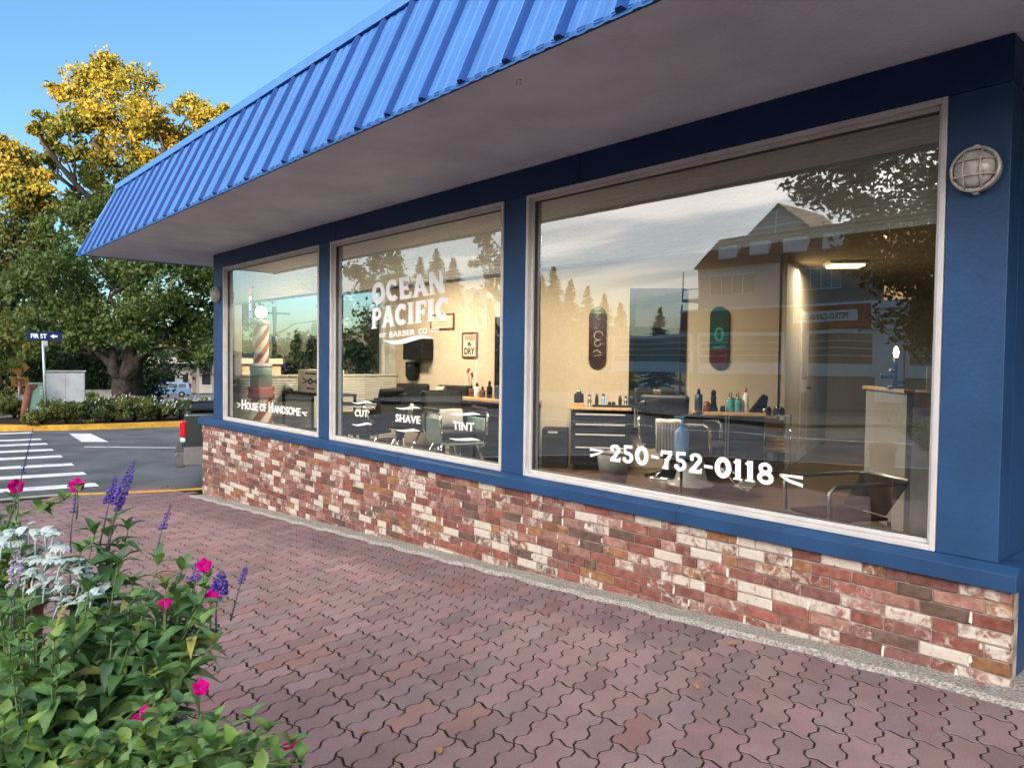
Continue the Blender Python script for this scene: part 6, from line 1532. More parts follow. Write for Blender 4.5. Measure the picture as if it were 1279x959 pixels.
skin_body('trousers', inf([0, 14, 15, 16, 18, 19, 20], .018), [(0, 1), (1, 2), (2, 3), (0, 4), (4, 5), (5, 6)], 'trousers', t, 1)
m = MB(); m.lathe([(0.02, 1.77), (0.07, 1.75), (0.092, 1.68), (0.085, 1.60), (0.05, 1.56)], (0, 0.015, 0), 12); m.build('hair', 'hair', t, local=True)

# ---------------------------------------------------------------- pickup, parked along the end of the shop
MT['bumper_steel'] = M('bumper_steel', (0.16, 0.16, 0.165), 0.35, 0.6, var=0.1)
p = far(243, 560, 13.0); TX, TY = -12.12, 0.04
t = thing('pickup_truck', 'dark green pickup truck parked behind the corner of the shop', 'truck', (TX - 1.045 * math.cos(R(20)), TY + 1.045 * math.sin(R(20)), h_road(-13.5, 1) - 0.02), R(-20)); t.scale = (1.1, 1.1, 1.1)
# local: +Y is forward, rear bumper at y = 0, right side at x = +0.95
m = MB(); m.prism([(0.02, 0.62), (0.0, 0.95), (0.03, 1.26), (1.95, 1.28), (1.95, 0.52), (0.75, 0.50), (0.35, 0.55)], -0.94, 0.94, 'x'); m.build('bed', 'truck', t, 0.05, local=True, seg=3)
m = MB(); m.prism([(1.96, 0.52), (1.96, 1.28), (2.08, 1.75), (2.3, 1.80), (3.2, 1.78), (3.9, 1.28), (5.1, 1.15), (5.25, 0.55)], -0.93, 0.93, 'x'); m.build('cab', 'truck', t, 0.06, local=True, seg=3)
rowbox(t, -0.86, 0.86, 0.10, 1.88, 1.285, 1.30, 'bed_liner', 'black', 0.004)
for x0, x1 in ((-0.95, -0.85), (0.85, 0.95)): rowbox(t, x0, x1, 0.06, 1.94, 1.284, 1.325, 'bed_rail', 'black', 0.012)
rowbox(t, -0.72, 0.72, -0.012, 0.0, 0.70, 1.24, 'tailgate', 'truck', 0.01)
m = MB(); m.prism([(-0.08, 0.46), (-0.10, 0.52), (-0.10, 0.63), (-0.07, 0.69), (0.04, 0.69), (0.04, 0.46)], -0.93, 0.93, 'x'); m.build('rear_bumper', 'bumper_steel', t, 0.02, local=True, seg=2)
rowbox(t, -0.94, 0.94, -0.105, 0.02, 0.691, 0.725, 'bumper_pad', 'trim_grey', 0.01)
for sgn in (-1, 1):
    a, b = (0.735, 0.955) if sgn > 0 else (-0.955, -0.735)
    rowbox(t, a, b, -0.03, 0.06, 0.90, 1.15, 'tail_light', 'tail_red', 0.03); rowbox(t, a + .012, b - .012, -0.027, 0.05, 0.83, 0.898, 'reverse_light', 'white', 0.02)
    rowbox(t, sgn * 0.945 - 0.012, sgn * 0.945 + 0.012, 0.02, 0.62, 0.50, 0.76, 'lower_trim', 'two_tone', 0.008); rowbox(t, sgn * 0.945 - 0.012, sgn * 0.945 + 0.012, 1.55, 4.7, 0.50, 0.76, 'lower_trim', 'two_tone', 0.008)
    for y in (1.08, 4.35):
        m = MB(); r = 0.37; m.lathe([(r * 0.62, -0.12), (r * 0.95, -0.12), (r, -0.08), (r, 0.08), (r * 0.95, 0.12), (r * 0.62, 0.12)], (sgn * 0.82, y, r), 24, ax='x'); wq = m.build('wheel', 'tyre', t, local=True)
        m = MB(); m.lathe([(r * 0.6, -0.02), (r * 0.5, 0.0), (0.03, 0.01)] if sgn > 0 else [(0.03, -0.01), (r * .5, 0), (r * .6, 0.02)], (sgn * 0.93, y, r), 18, ax='x'); m.build('rim', 'rim', wq, local=True)
    m = MB(); m.add([(sgn * 0.937, 2.15, 1.30), (sgn * 0.937, 3.55, 1.30), (sgn * 0.937, 3.15, 1.70), (sgn * 0.937, 2.25, 1.70)], [(0, 1, 2, 3)]); m.build('side_window', 'glass_dark', t, local=True)

# ================================================================ ACROSS THE STREET (seen in the window reflections)
grid_sheet([-80, -40, -25, -12, 0, 20, 60], [-140, -70, -40, -20.5], lambda x, y: h_road(x, y) + 0.10, 'asphalt', 'opposite_pavement')
paint([(-25, -14.3), (60, -14.3), (60, -14.45), (-25, -14.45)], 'lane_line', 'white_line')
GYB = -29.9
def gnd(x): return h_road(x, -30) + 0.10
MT['station_wall'] = M('station_wall', (0.22, 0.22, 0.23), 0.85, var=0.06, scale=0.3)
gs = thing('gas_station', 'white gas station shop with red fascia reflected in the largest window', 'building', (-14, GYB, gnd(-14)), 0)
zt_, zb_ = 2.75, 1.72
g0 = gnd(-24) 
m = MB(); m.box(-23.6, -38, g0, -2.0, GYB - 0.3, zb_); m.build('wall', 'station_wall', gs)
m = MB(); m.box(-23.9, -38.3, zb_ + 0.001, -1.7, GYB, zt_); m.build('fascia', 'fascia_red', gs)
m = MB(); m.box(-24.0, -38.4, zt_ + 0.001, -1.6, GYB + 0.05, zt_ + 0.12); m.build('roof_edge', 'sign_white', gs)
def mx(px, py=395, yv=29.95): return hy(px, py, yv)[0]
for px0, px1 in ((760, 862), (868, 976), (1003, 1092), (1132, 1180)):
    x0, x1 = mx(px0), mx(px1)
    f = MB(); f.box(x0, GYB - 0.3, -0.55, x1, GYB - 0.18, 0.02); f.box(x0, GYB - 0.3, 1.42, x1, GYB - 0.18, 1.6); f.box(x0, GYB - 0.3, 0.021, x0 + 0.16, GYB - 0.18, 1.419); f.box(x1 - 0.16, GYB - 0.3, 0.021, x1, GYB - 0.18, 1.419)
    wq = f.build('window', 'sign_white', gs)
    m = MB(); m.box(x0 + 0.16, GYB - 0.3, 0.022, x1 - 0.16, GYB - 0.25, 1.418); m.build('pane', 'glass_house', wq)
    m = MB()
    for z in (0.40, 0.75, 1.08): m.box(x0 + 0.16, GYB - 0.249, z - 0.02, x1 - 0.16, GYB - 0.20, z + 0.02)
    m.build('glazing_bar', 'sign_white', wq)
x0, x1 = mx(977), mx(1002); MT['pilaster_blue'] = M('pilaster_blue', (0.10, 0.20, 0.42), 0.6)
m = MB(); m.box(x0, GYB - 0.29, g0 + 0.4, x1, GYB - 0.10, zb_ - 0.002); m.build('pilaster', 'pilaster_blue', gs)
m = MB(); m.box(mx(1093), GYB - 0.29, g0 + 0.4, mx(1131), GYB - 0.05, zb_ - 0.002); m.build('pilaster', 'sign_white', gs)
t = thing('station_sign', 'white station name board on the red fascia, mirrored in the glass', 'sign', (mx(990), GYB + 0.02, 2.0), 0)
a, b = mx(989), mx(1072); m = MB(); m.box(a, GYB + 0.052, 1.97, b, GYB + 0.10, 2.50); m.build('sign_board', 'sign_white', t)
mb, _ = text_mesh('PETRO-CANADA', 0.03); fit_quad(mb, (b - 0.45, GYB + 0.105, 2.08), (a + 0.35, GYB + 0.105, 2.08), (b - 0.45, GYB + 0.105, 2.38), (a + 0.35, GYB + 0.105, 2.38)); mb.build('lettering', 'ink', t)
t = thing('price_board', 'white panel board with grey rows on the station pilaster', 'sign', (mx(1115), GYB, 1.8), 0)
m = MB(); m.box(mx(1090), GYB + 0.06, 1.60, mx(1139), GYB + 0.16, 2.78); m.build('sign_board', 'sign_white', t)
m = MB()
for z in (1.85, 2.15, 2.45): m.box(mx(1096), GYB + 0.161, z - 0.06, mx(1133), GYB + 0.17, z + 0.06)
m.build('print_row', 'grey_panel', t)

# apartment block behind the station
p = mirr(872, 330, 62); ax0 = p[0]; ayf = p[1]; ax1 = ax0 + 15
az = lambda py: far(900, py, 60)[2]
ap = thing('apartment_block', 'grey apartment block with dark mansard top and glazed gable', 'building', ((ax0 + ax1) / 2, ayf - 6, gnd(-40)), 0)
g1 = h_road(ax0, 0) - 0.2; ztop = 7.9
m = MB(); m.box(ax0, ayf - 14, g1, ax0 + 7.4, ayf, ztop); m.build('wall', 'stucco_g', ap)
m = MB(); m.box(ax0 + 7.401, ayf - 14, g1, ax1, ayf - 0.8, ztop); m.build('wall', 'siding_b', ap)
m = MB(); m.hexa([(ax0 - 0.3, ayf - 14, ztop + 0.001), (ax1, ayf - 14, ztop + 0.001), (ax1, ayf + 0.3, ztop + 0.001), (ax0 - 0.3, ayf + 0.3, ztop + 0.001), (ax0 + 1.0, ayf - 13, ztop + 2.7), (ax1, ayf - 13, ztop + 2.7), (ax1, ayf - 1.6, ztop + 2.7), (ax0 + 1.0, ayf - 1.6, ztop + 2.7)]); m.build('roof', 'roof_dark', ap)
gxc = ax0 + 6.3
m = MB(); m.add([(gxc - 3.2, ayf - 1.5, ztop + 2.2), (gxc + 3.2, ayf - 1.5, ztop + 2.2), (gxc, ayf - 1.5, ztop + 5.0), (gxc - 3.2, ayf - 9, ztop + 2.2), (gxc + 3.2, ayf - 9, ztop + 2.2), (gxc, ayf - 9, ztop + 5.0)], [(0, 1, 2), (3, 5, 4), (0, 2, 5, 3), (1, 4, 5, 2), (0, 3, 4, 1)]); m.build('gable', 'roof_dark', ap)
m = MB(); m.add([(gxc - 2.4, ayf - 1.47, ztop + 2.5), (gxc + 2.4, ayf - 1.47, ztop + 2.5), (gxc, ayf - 1.47, ztop + 4.6)], [(0, 1, 2)]); gp = m.build('gable_window', 'glass_house', ap)
m = MB(); m.box(gxc - 0.06, ayf - 1.46, ztop + 2.5, gxc + 0.06, ayf - 1.42, ztop + 4.5); m.box(gxc - 1.9, ayf - 1.46, ztop + 3.1, gxc + 1.9, ayf - 1.43, ztop + 3.2); m.build('glazing_bar', 'sign_white', gp)
for r in range(4):
    z = 5.6 - 2.75 * r
    for x, w, yy in ((1.2, 4.2, ayf), (8.6, 3.2, ayf - 0.8), (14.0, 3.2, ayf - 0.8)):
        q = MB(); q.box(ax0 + x, yy + 0.002, z, ax0 + x + w, yy + 0.08, z + 1.7); wq = q.build('window', 'sign_white', ap)
        for k in range(4):
            d = w / 4; q = MB(); q.box(ax0 + x + d * k + 0.07, yy + 0.081, z + 0.1, ax0 + x + d * (k + 1) - 0.03, yy + 0.10, z + 1.6); q.build('pane', 'glass_house', wq)
    q = MB(); q.box(ax0 - 1.7, ayf - 3, z - 0.35, ax0 - 0.002, ayf, z - 0.15); q.box(ax0 - 1.7, ayf - 0.1, z - 0.149, ax0 - 1.6, ayf, z + 2.2); q.box(ax0 - 1.7, ayf - 0.06, z + 0.6, ax0 - 0.1, ayf - 0.02, z + 0.68); q.build('balcony', 'stucco_g', ap)
for k in range(5):
    x = ax0 + 1.8 + k * 2.9
    if abs(x - gxc) < 1.2: continue
    q = MB(); q.box(x, ayf - 0.75, ztop + 0.5, x + 1.7, ayf - 0.2, ztop + 1.75); q.build('dormer', 'sign_white', ap)

# conifers, pole, houses in the reflection
def conifer(name, label, base, h, r, group, seed):
    t = thing(name, label, 'tree', base, 0, group); b = np.array(base)
    m = MB(); m.tube([b, b + np.array([0, 0, h * 0.5]), b + np.array([0, 0, h])], [h * 0.016, h * 0.010, 0.02], 8); m.build('trunk', 'bark', t)
    rg = np.random.default_rng(seed); m = MB(); vs = []; fs = []; n = 0
    for i in range(int(h * 42)):
        u = rg.uniform(0.06, 1.0) ** 0.85; z = h * u; L = r * (1 - u) ** 0.85 * rg.uniform(0.55, 1.15) + 0.12; a = rg.uniform(0, 6.283)
        d = np.array([math.cos(a), math.sin(a), -0.28]); s_ = np.array([-math.sin(a), math.cos(a), 0]); c = b + np.array([0, 0, z])
        for k in range(5):
            f0 = 0.2 + 0.16 * k; q = c + d * L * f0; w = L * 0.26 * (1.15 - f0) + 0.10
            e = rg.normal(size=3) * 0.08; dn = np.array([0, 0, -w * 0.5])
            vs += [q, q + d * L * 0.26 + e, q + s_ * w + dn + e, q - s_ * w + dn - e]; fs += [(n, n + 2, n + 1), (n, n + 1, n + 3)]; n += 4
    m.add(vs, fs); m.build('crown', 'needle', t)
ci = 0
for px, top, dep, lb in ((676, 345, 74, 'dark conifer reflected just inside the left jamb of the largest window'), (692, 333, 72, 'tallest of the conifers reflected left of the plum skateboard'), (712, 350, 76, 'conifer reflected second from the tallest one in the largest window'), (734, 358, 74, 'conifer reflected behind the plum skateboard'), (756, 368, 78, 'lower conifer reflected right of the plum skateboard'), (776, 378, 80, 'short conifer reflected beside the tall mirror'), (824, 383, 84, 'lone short conifer reflected in the tall mirror gap'),
                         (498, 328, 60, 'conifer reflected left behind the big shop lettering'), (524, 322, 62, 'slender conifer reflected above the word ocean'), (545, 312, 60, 'tallest conifer reflected at the top of the middle window'), (566, 322, 63, 'conifer reflected right of the tallest one in the middle window'),
                         (590, 360, 66, 'low conifer reflected at the right of the middle window'), (612, 372, 68, 'low conifer reflected behind the mirror edge'), (371, 412, 62, 'small conifer reflected beside the utility pole'), (392, 404, 60, 'conifer reflected at the right edge of the corner window')):
    p = mirr(px, top, dep); zt_ = p[2]; g = h_road(p[0], p[1]) - 0.15
    conifer('conifer', lb, (p[0], p[1], g), zt_ - g, (zt_ - g) * 0.30, 'conifers across the street', 40 + ci); ci += 1
def mtree(name, label, lst, dep, base_px, tr, fork, mat, size, sub, per, sp_=1.5, group='broad trees across the street'):
    cl = []
    for x, y, r in lst:
        q = mirr(x, y, dep + rng.uniform(-sp_, sp_)); cl.append((q, r * dep / CAM_F))
    b = mirr(base_px, 440, dep); b[2] = h_road(b[0], b[1]) - 0.05
    tree(name, label, b, cl, tr, fork, size, mat, group, sub, per)
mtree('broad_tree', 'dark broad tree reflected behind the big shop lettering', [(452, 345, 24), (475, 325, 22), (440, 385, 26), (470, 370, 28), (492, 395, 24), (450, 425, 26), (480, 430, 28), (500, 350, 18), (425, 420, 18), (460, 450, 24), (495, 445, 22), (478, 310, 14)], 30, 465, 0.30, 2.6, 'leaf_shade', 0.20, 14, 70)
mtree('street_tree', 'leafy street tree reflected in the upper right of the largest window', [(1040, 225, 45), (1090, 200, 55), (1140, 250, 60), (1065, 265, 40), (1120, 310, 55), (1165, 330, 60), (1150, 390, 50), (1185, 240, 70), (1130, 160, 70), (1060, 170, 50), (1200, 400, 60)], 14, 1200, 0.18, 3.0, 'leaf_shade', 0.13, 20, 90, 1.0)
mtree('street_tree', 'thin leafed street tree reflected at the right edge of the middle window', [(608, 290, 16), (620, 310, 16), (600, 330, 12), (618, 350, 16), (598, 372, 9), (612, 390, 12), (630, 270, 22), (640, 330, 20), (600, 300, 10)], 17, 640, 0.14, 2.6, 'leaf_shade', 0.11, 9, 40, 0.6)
p = mirr(343, 383, 42); g = h_road(p[0], p[1])
t = thing('utility_pole', 'wooden utility pole with lamp arm reflected in the corner window', 'utility pole', (p[0], p[1], g), 0)
H = p[2] - g
m = MB(); m.tube([(0, 0, 0), (0, 0, H)], [0.15, 0.11], 10); m.build('pole_shaft', 'pole_wood', t, local=True)
fd = np.array([-(p[1] - 3.75) , 0, 0]); rx = np.array([0.666, -0.746, 0])   # reflected right
m = MB(); m.tube([tuple(rx * 0.0 + np.array([0, 0, H * 0.72])), tuple(rx * 1.2 + np.array([0, 0, H * 0.83])), tuple(rx * 2.3 + np.array([0, 0, H * 0.86]))], 0.045, 8); m.build('lamp_arm', 'galv', t, local=True)
m = MB(); q = rx * 2.5 + np.array([0, 0, H * 0.855]); m.box(q[0] - .3, q[1] - .3, q[2] - .08, q[0] + .3, q[1] + .3, q[2] + .06); m.build('lamp_head', 'galv', t, 0.03, local=True)
m = MB(); m.tube([tuple(rx * -0.9 + np.array([0, 0, H * 0.93])), tuple(rx * 0.9 + np.array([0, 0, H * 0.93]))], 0.06, 6); m.build('cross_arm', 'pole_wood', t, local=True)
m = MB(); m.lathe([(0.16, H * 0.62), (0.18, H * 0.70), (0.12, H * 0.71)], (0.2, 0.1, 0), 12); m.build('transformer', 'galv', t, local=True)
for k, (px0, px1, dep, py, lb) in enumerate(((290, 345, 60, 441, 'dark roofed house reflected behind the barber pole'), (347, 400, 66, 444, 'dark roofed house reflected right of the utility pole'))):
    a = mirr(px0, py, dep); b = mirr(px1, py, dep); c = (a + b) / 2; w = np.linalg.norm((b - a)[:2]); v = (b - a)[:2]; rz = math.atan2(v[1], v[0])
    g = h_road(c[0], c[1]) - 0.1; h = c[2] - g
    t = thing('house', lb, 'house', (c[0], c[1], g), rz, 'houses across the street')
    rowbox(t, -w / 2, w / 2, -4, 4, 0, h * 0.55, 'wall', 'siding_b', 0); m = MB(); m.add([(-w / 2 - .4, -4.5, h * .551), (w / 2 + .4, -4.5, h * .551), (w / 2 + .4, 4.5, h * .551), (-w / 2 - .4, 4.5, h * .551), (-w / 2 + 1, 0, h), (w / 2 - 1, 0, h)], [(0, 1, 5, 4), (3, 4, 5, 2), (0, 4, 3), (1, 2, 5), (0, 3, 2, 1)]); m.build('roof', 'roof_dark', t, local=True)
    for x in (-0.3, 0.05, 0.3):
        for s_ in (-4.02, 4.0): q = MB(); q.box(w * x - .6, s_, h * .2, w * x + .6, s_ + .02, h * .45); q.build('window', 'glass_house', t, local=True)
hc = [(mirr(x, rng.uniform(449, 453), 95), rng.uniform(1.0, 1.7)) for x in range(250, 860, 24)]
leaf_cloud(hc, 0.7, 'leaf_shade', 'opposite_wood', None, 14, 40, kind='stuff')
# pedestrian sign on the corner
p = mirr(594, 386, 14.0); g = h_walk(p[0], p[1])
t = thing('pedestrian_sign', 'white walking person crossing sign reflected in the middle window', 'road sign', (p[0], p[1], g), 0)
v = np.array([p[0] - EYE[0], 0.12 - p[1] - EYE[1]]); 
rz = math.atan2(-(v[1]), v[0]) + math.pi / 2     # local +Y-facing plate: face the glass point it is seen in
t.rotation_euler = (0, 0, rz)
k_ = 14.0 / CAM_F; hw, hh = 14 * k_, 24 * k_; zc_ = p[2] - g
sgn = 1
rowbox(t, -hw, hw, 0.0, 0.006, zc_ - hh, zc_ + hh, 'sign_plate', 'sign_white', 0.002)
m = MB(); m.tube([(0, -0.03, 0), (0, -0.03, zc_ + hh)], 0.03, 8); m.build('sign_pole', 'galv', t, local=True)
yy = 0.0085
m = MB(); u = hh
stroke(m, arc(0.02, zc_ + .68 * u, .035, .035, 0, 360, 12), .07, 0); stroke(m, [(0.0, zc_ + .55 * u), (0.0, zc_ - .02 * u)], .10, 0); stroke(m, [(0.02, zc_ + .48 * u), (-.10, zc_ + .22 * u), (-.08, zc_ - .02 * u)], .035, 0); stroke(m, [(0.0, zc_ + .48 * u), (.09, zc_ + .20 * u), (.15, zc_ + .10 * u)], .035, 0)
stroke(m, [(0.02, zc_), (.05, zc_ - .38 * u), (.10, zc_ - .80 * u)], .055, 0); stroke(m, [(-0.02, zc_), (-.04, zc_ - .38 * u), (-.12, zc_ - .80 * u)], .055, 0)
m.v = [(a, yy + 0.0002 * (i % 7), c) for i, (a, b, c) in enumerate(m.v)]; m.build('walking_figure', 'ink', t, local=True)
# two unseen blocks, added and sized to keep the low sun off the corner
def block(name, label, x0, x1, H, m_):
    t = thing(name, label, 'building', ((x0 + x1) / 2, -52, gnd(20)), 0)
    m = MB(); m.box(x0, -62, -2.6, x1, -48, H - 0.5); m.build('wall', m_, t); m = MB(); m.box(x0 - .3, -62.3, H - 0.499, x1 + .3, -47.7, H); m.build('roof', 'roof_dark', t)
    for r in range(int((H - 1) // 3.2)):
        for k in range(int((x1 - x0 - 2) // 4.8)):
            x = x0 + 2 + k * 4.8; q = MB(); q.box(x, -47.999, 0.6 + 3.2 * r, x + 2.4, -47.9, 2.3 + 3.2 * r); q.build('window', 'glass_house', t)
block('sun_blocker_tall', 'added unseen brown five storey block keeping the sun off the lower trees', -8.0, 21.0, 17.6, 'siding_b')
block('sun_blocker_long', 'added unseen long pale three storey block keeping the sun off the shop', 22.0, 64.0, 10.4, 'stucco_w')

# ================================================================ PLANTER IN THE FOREGROUND
PCX, PCY, PR, PTOP = -1.98, -3.44, 0.30, -0.93
pz0 = h_walk(PCX, PCY)
t = thing('planter', 'round stone planter under the flowering plants by the pavement', 'planter', (PCX, PCY, pz0), 0)
m = MB(); hh = PTOP - pz0; m.lathe([(PR * 0.8, 0.001), (PR * 0.86, hh * 0.3), (PR * 0.97, hh * 0.8), (PR * 1.04, hh * 0.86), (PR * 1.04, hh), (PR * 0.92, hh), (PR * 0.90, hh - 0.04)], (0, 0, 0), 36); m.build('bowl', 'planter', t, local=True)
m = MB(); m.lathe([(PR * 0.90, hh - 0.06), (PR * 0.895, hh - 0.03), (PR * 0.3, hh - 0.005)], (0, 0, 0), 24); m.build('soil', 'soil', t, local=True)
def leaf_geo(L, W, droop, fold, tipp=1.0):
    """one leaf along +Y from the stem, arched and folded along its midrib"""
    st = [0.0, 0.18, 0.45, 0.75, 1.0]; wd = [0.06, 0.62, 1.0, 0.62 * tipp, 0.0]; vs = []; fs = []
    for u, w in zip(st, wd):
        y = L * u; z = -droop * L * u * u + 0.10 * L * math.sin(u * math.pi)
        vs += [(-W / 2 * w, y, z + fold * W * w * 0.5), (0, y, z), (W / 2 * w, y, z + fold * W * w * 0.5)]
    for i in range(4):
        a = i * 3
        fs += [(a, a + 1, a + 4, a + 3), (a + 1, a + 2, a + 5, a + 4)]
    return vs, fs
LG = {'salvia': [leaf_geo(1, 0.42, d, 0.3) for d in (0.15, 0.4, 0.7, 1.0)], 'petunia': [leaf_geo(1, 0.62, d, 0.25, 1.1) for d in (0.05, 0.25, 0.45, 0.7)], 'dusty': [leaf_geo(1, 0.30, d, 0.2) for d in (0.0, 0.2, 0.3, 0.5)]}
LM = {}
for k_, gs_ in LG.items():
    LM[k_] = []
    for vs, fs in gs_:
        me = bpy.data.meshes.new('leaf'); me.from_pydata(vs, [], fs); me.materials.append(MT['leaf'])
        me.polygons.foreach_set('use_smooth', [True] * len(fs)); me.update(); LM[k_].append(me)
def leaf_colour(kind):
    t_ = rng.random()
    if kind == 'petunia': c = (0.11, 0.21, 0.065) if t_ < 0.6 else ((0.17, 0.27, 0.06) if t_ < 0.85 else (0.08, 0.155, 0.07))
    else: c = (0.085, 0.175, 0.062) if t_ < 0.5 else ((0.15, 0.25, 0.08) if t_ < 0.8 else (0.06, 0.13, 0.06))
    k = rng.uniform(0.8, 1.4)
    if rng.random() < 0.04: c = (0.26, 0.24, 0.07)
    return tuple(x * k for x in c)
def leaf_matrix(p, az, pitch, roll, L):
    return Matrix.Translation(p) @ Matrix.Rotation(az, 4, 'Z') @ Matrix.Rotation(pitch, 4, 'X') @ Matrix.Rotation(roll, 4, 'Y') @ Matrix.Scale(L, 4)
class Plant:
    def __init__(s, name, label, base, kind, cat='plant', group=None):
        s.t = thing(name, label, cat, base, 0, group); s.base = np.array(base, float); s.kind = kind; s.st = MB(); s.fill = MB(); s.fc = []; s.n = 0; s.cap = 120
    def leaf(s, p, az, pitch, roll, L, single=True):
        mt = leaf_matrix(Vector(p) - Vector(s.base), az, pitch, roll, L); v = rng.randrange(4); c = leaf_colour(s.kind)
        if single and s.n < s.cap:
            o = bpy.data.objects.new('leaf', LM[s.kind][v]); COL.objects.link(o); o.parent = s.t; o.matrix_local = mt; o.color = (*c, 1); s.n += 1
        else:
            vs, fs = LG[s.kind][v]; s.fill.add([tuple(mt @ Vector(q)) for q in vs], fs, 0, True); s.fc += [(*c, 1)] * len(vs)
    def stem(s, root, tip, r=0.0035, m=0, bow=0.03):
        root = np.array(root, float); tip = np.array(tip, float); mid = (root + tip) / 2 + np.array([rng.uniform(-1, 1), rng.uniform(-1, 1), rng.uniform(0, .8)]) * bow
        pts = [root * (1 - u) ** 2 + 2 * u * (1 - u) * mid + tip * u * u for u in np.linspace(0, 1, 7)]
        s.st.tube(pts, [r * (1.3 - 0.8 * u) for u in np.linspace(0, 1, 7)], 5, m); return pts
    def leafy_stem(s, root, tip, L, pairs=6, start=0.3, single=True):
        pts = s.stem(root, tip); a0 = rng.uniform(0, 6.28)
        for k in range(pairs):
            u = start + (1 - start) * (k + rng.uniform(0, .5)) / pairs; f = u * 6; i = min(5, int(f)); p = np.array(pts[i]) * (1 - f + i) + np.array(pts[i + 1]) * (f - i)
            a = a0 + k * 1.57 + rng.uniform(-.3, .3); l = L * (1.15 - 0.65 * u ** 3) * rng.uniform(0.55, 1.3)
            for h in (0, math.pi): s.leaf(p, a + h, R(rng.uniform(0, 45)), R(rng.uniform(-25, 25)), l, single)
        for k in range(4): s.leaf(tip, a0 + k * 1.57 + rng.uniform(-.4, .4), R(rng.uniform(35, 75)), R(rng.uniform(-20, 20)), L * rng.uniform(0.4, 0.7), single)
    def done(s, extra=('stem',)):
        s.st.xf(Matrix.Translation(-Vector(s.base))).build('stems', list(extra), s.t, local=True)
        if s.fill.v:
            me = s.fill.mesh('undergrowth', 'leaf_far', s.t, True); ca = me.color_attributes.new('tint', 'FLOAT_COLOR', 'POINT'); ca.data.foreach_set('color', np.array(s.fc, dtype=np.float32).ravel()); link_mesh('undergrowth', me, s.t, kind='stuff')
def soil_pt():
    a = rng.uniform(0, 6.28); r = PR * 0.8 * math.sqrt(rng.random()); return np.array([PCX + r * math.cos(a), PCY + r * math.sin(a), PTOP - 0.03])
def fp(px, py, d): return np.array(far(px, py, d))
def root_for(tip):
    c = np.array([PCX, PCY, PTOP - 0.03]); d = tip - c; d[2] = 0; l = np.linalg.norm(d); 
    return c + d / (l + 1e-6) * min(l, PR * 0.85) * rng.uniform(0.5, 1.0)
def scatter(poly, n, mind):
    xs = [p[0] for p in poly]; ys = [p[1] for p in poly]; out = []; tries = 0
    def ins(x, y):
        c = False
        for i in range(len(poly)):
            (x0, y0), (x1, y1) = poly[i - 1], poly[i]
            if (y0 > y) != (y1 > y) and x < (x1 - x0) * (y - y0) / (y1 - y0) + x0: c = not c
        return c
    while len(out) < n and tries < 6000:
        tries += 1; x, y = rng.uniform(min(xs), max(xs)), rng.uniform(min(ys), max(ys))
        if ins(x, y) and all((x - a) ** 2 + (y - b) ** 2 > mind * mind for a, b in out): out.append((x, y))
    return out
def spike(pl, tip, base, r0, mat_name, dense, label=None):
    """flower spike: whorls of small tubular florets down the stalk"""
    tip = np.array(tip, float); base = np.array(base, float); m = MB(); ax = tip - base; n = dense
    for k in range(n):
        u = k / n; p = base + ax * u; r = r0 * (1.0 - 0.7 * u ** 1.5) * rng.uniform(0.7, 1.2)
        for j in range(6):
            a = j * 1.047 + k * 0.7 + rng.uniform(-.3, .3); d = np.array([math.cos(a), math.sin(a), rng.uniform(-.1, .5)]); q = p + d * r; s_ = r * 0.55
            e = np.cross(d, [0, 0, 1]); e /= np.linalg.norm(e) + 1e-6; f = np.cross(e, d)
            m.add([p + d * r * 0.25, q + e * s_ * .5, q + f * s_ * .6, q - e * s_ * .5, q - f * s_ * .6, q + d * s_ * 0.5], [(0, 1, 2), (0, 2, 3), (0, 3, 4), (0, 4, 1), (5, 2, 1), (5, 3, 2), (5, 4, 3), (5, 1, 4)], 0, True)
    m.xf(Matrix.Translation(-Vector(pl.base))).build('flower_spike', mat_name, pl.t, local=True)
def petunia_flower(pl, c, r, facing_):
    r = r * rng.uniform(0.72, 0.95)
    c = np.array(c, float); d = np.array(facing_, float); d /= np.linalg.norm(d); e = np.cross(d, [0.1, 0.2, 1.0]); e /= np.linalg.norm(e); f = np.cross(e, d)
    m = MB(); n = 25; vs = [tuple(c - d * r * 0.35)]
    for ring, (rr, dz) in enumerate(((0.30, -0.05), (0.75, 0.10), (1.0, 0.02))):
        for k in range(n):
            a = 2 * math.pi * k / n; lob = 1 + (0.09 * math.cos(5 * a) if ring == 2 else 0.03 * math.cos(5 * a)); z = dz + (0.16 * math.sin(a * 5 + 1) + rng.uniform(-.12, .12)) * (ring == 2) + 0.05 * math.cos(5 * a) * ring / 2
            vs.append(tuple(c + (e * math.cos(a) + f * math.sin(a)) * r * rr * lob + d * r * z))
    fs = [(0, 1 + k, 1 + (k + 1) % n) for k in range(n)]
    for ring in range(2): fs += [(1 + ring * n + k, 1 + (ring + 1) * n + k, 1 + (ring + 1) * n + (k + 1) % n, 1 + ring * n + (k + 1) % n) for k in range(n)]
    m.add(vs, fs, 0, True); m.xf(Matrix.Translation(-Vector(pl.base))).build('blossom', 'magenta', pl.t, local=True)
SOILC = (PCX, PCY, PTOP - 0.03)
def at_soil(dx, dy): return (PCX + dx, PCY + dy, PTOP - 0.03)
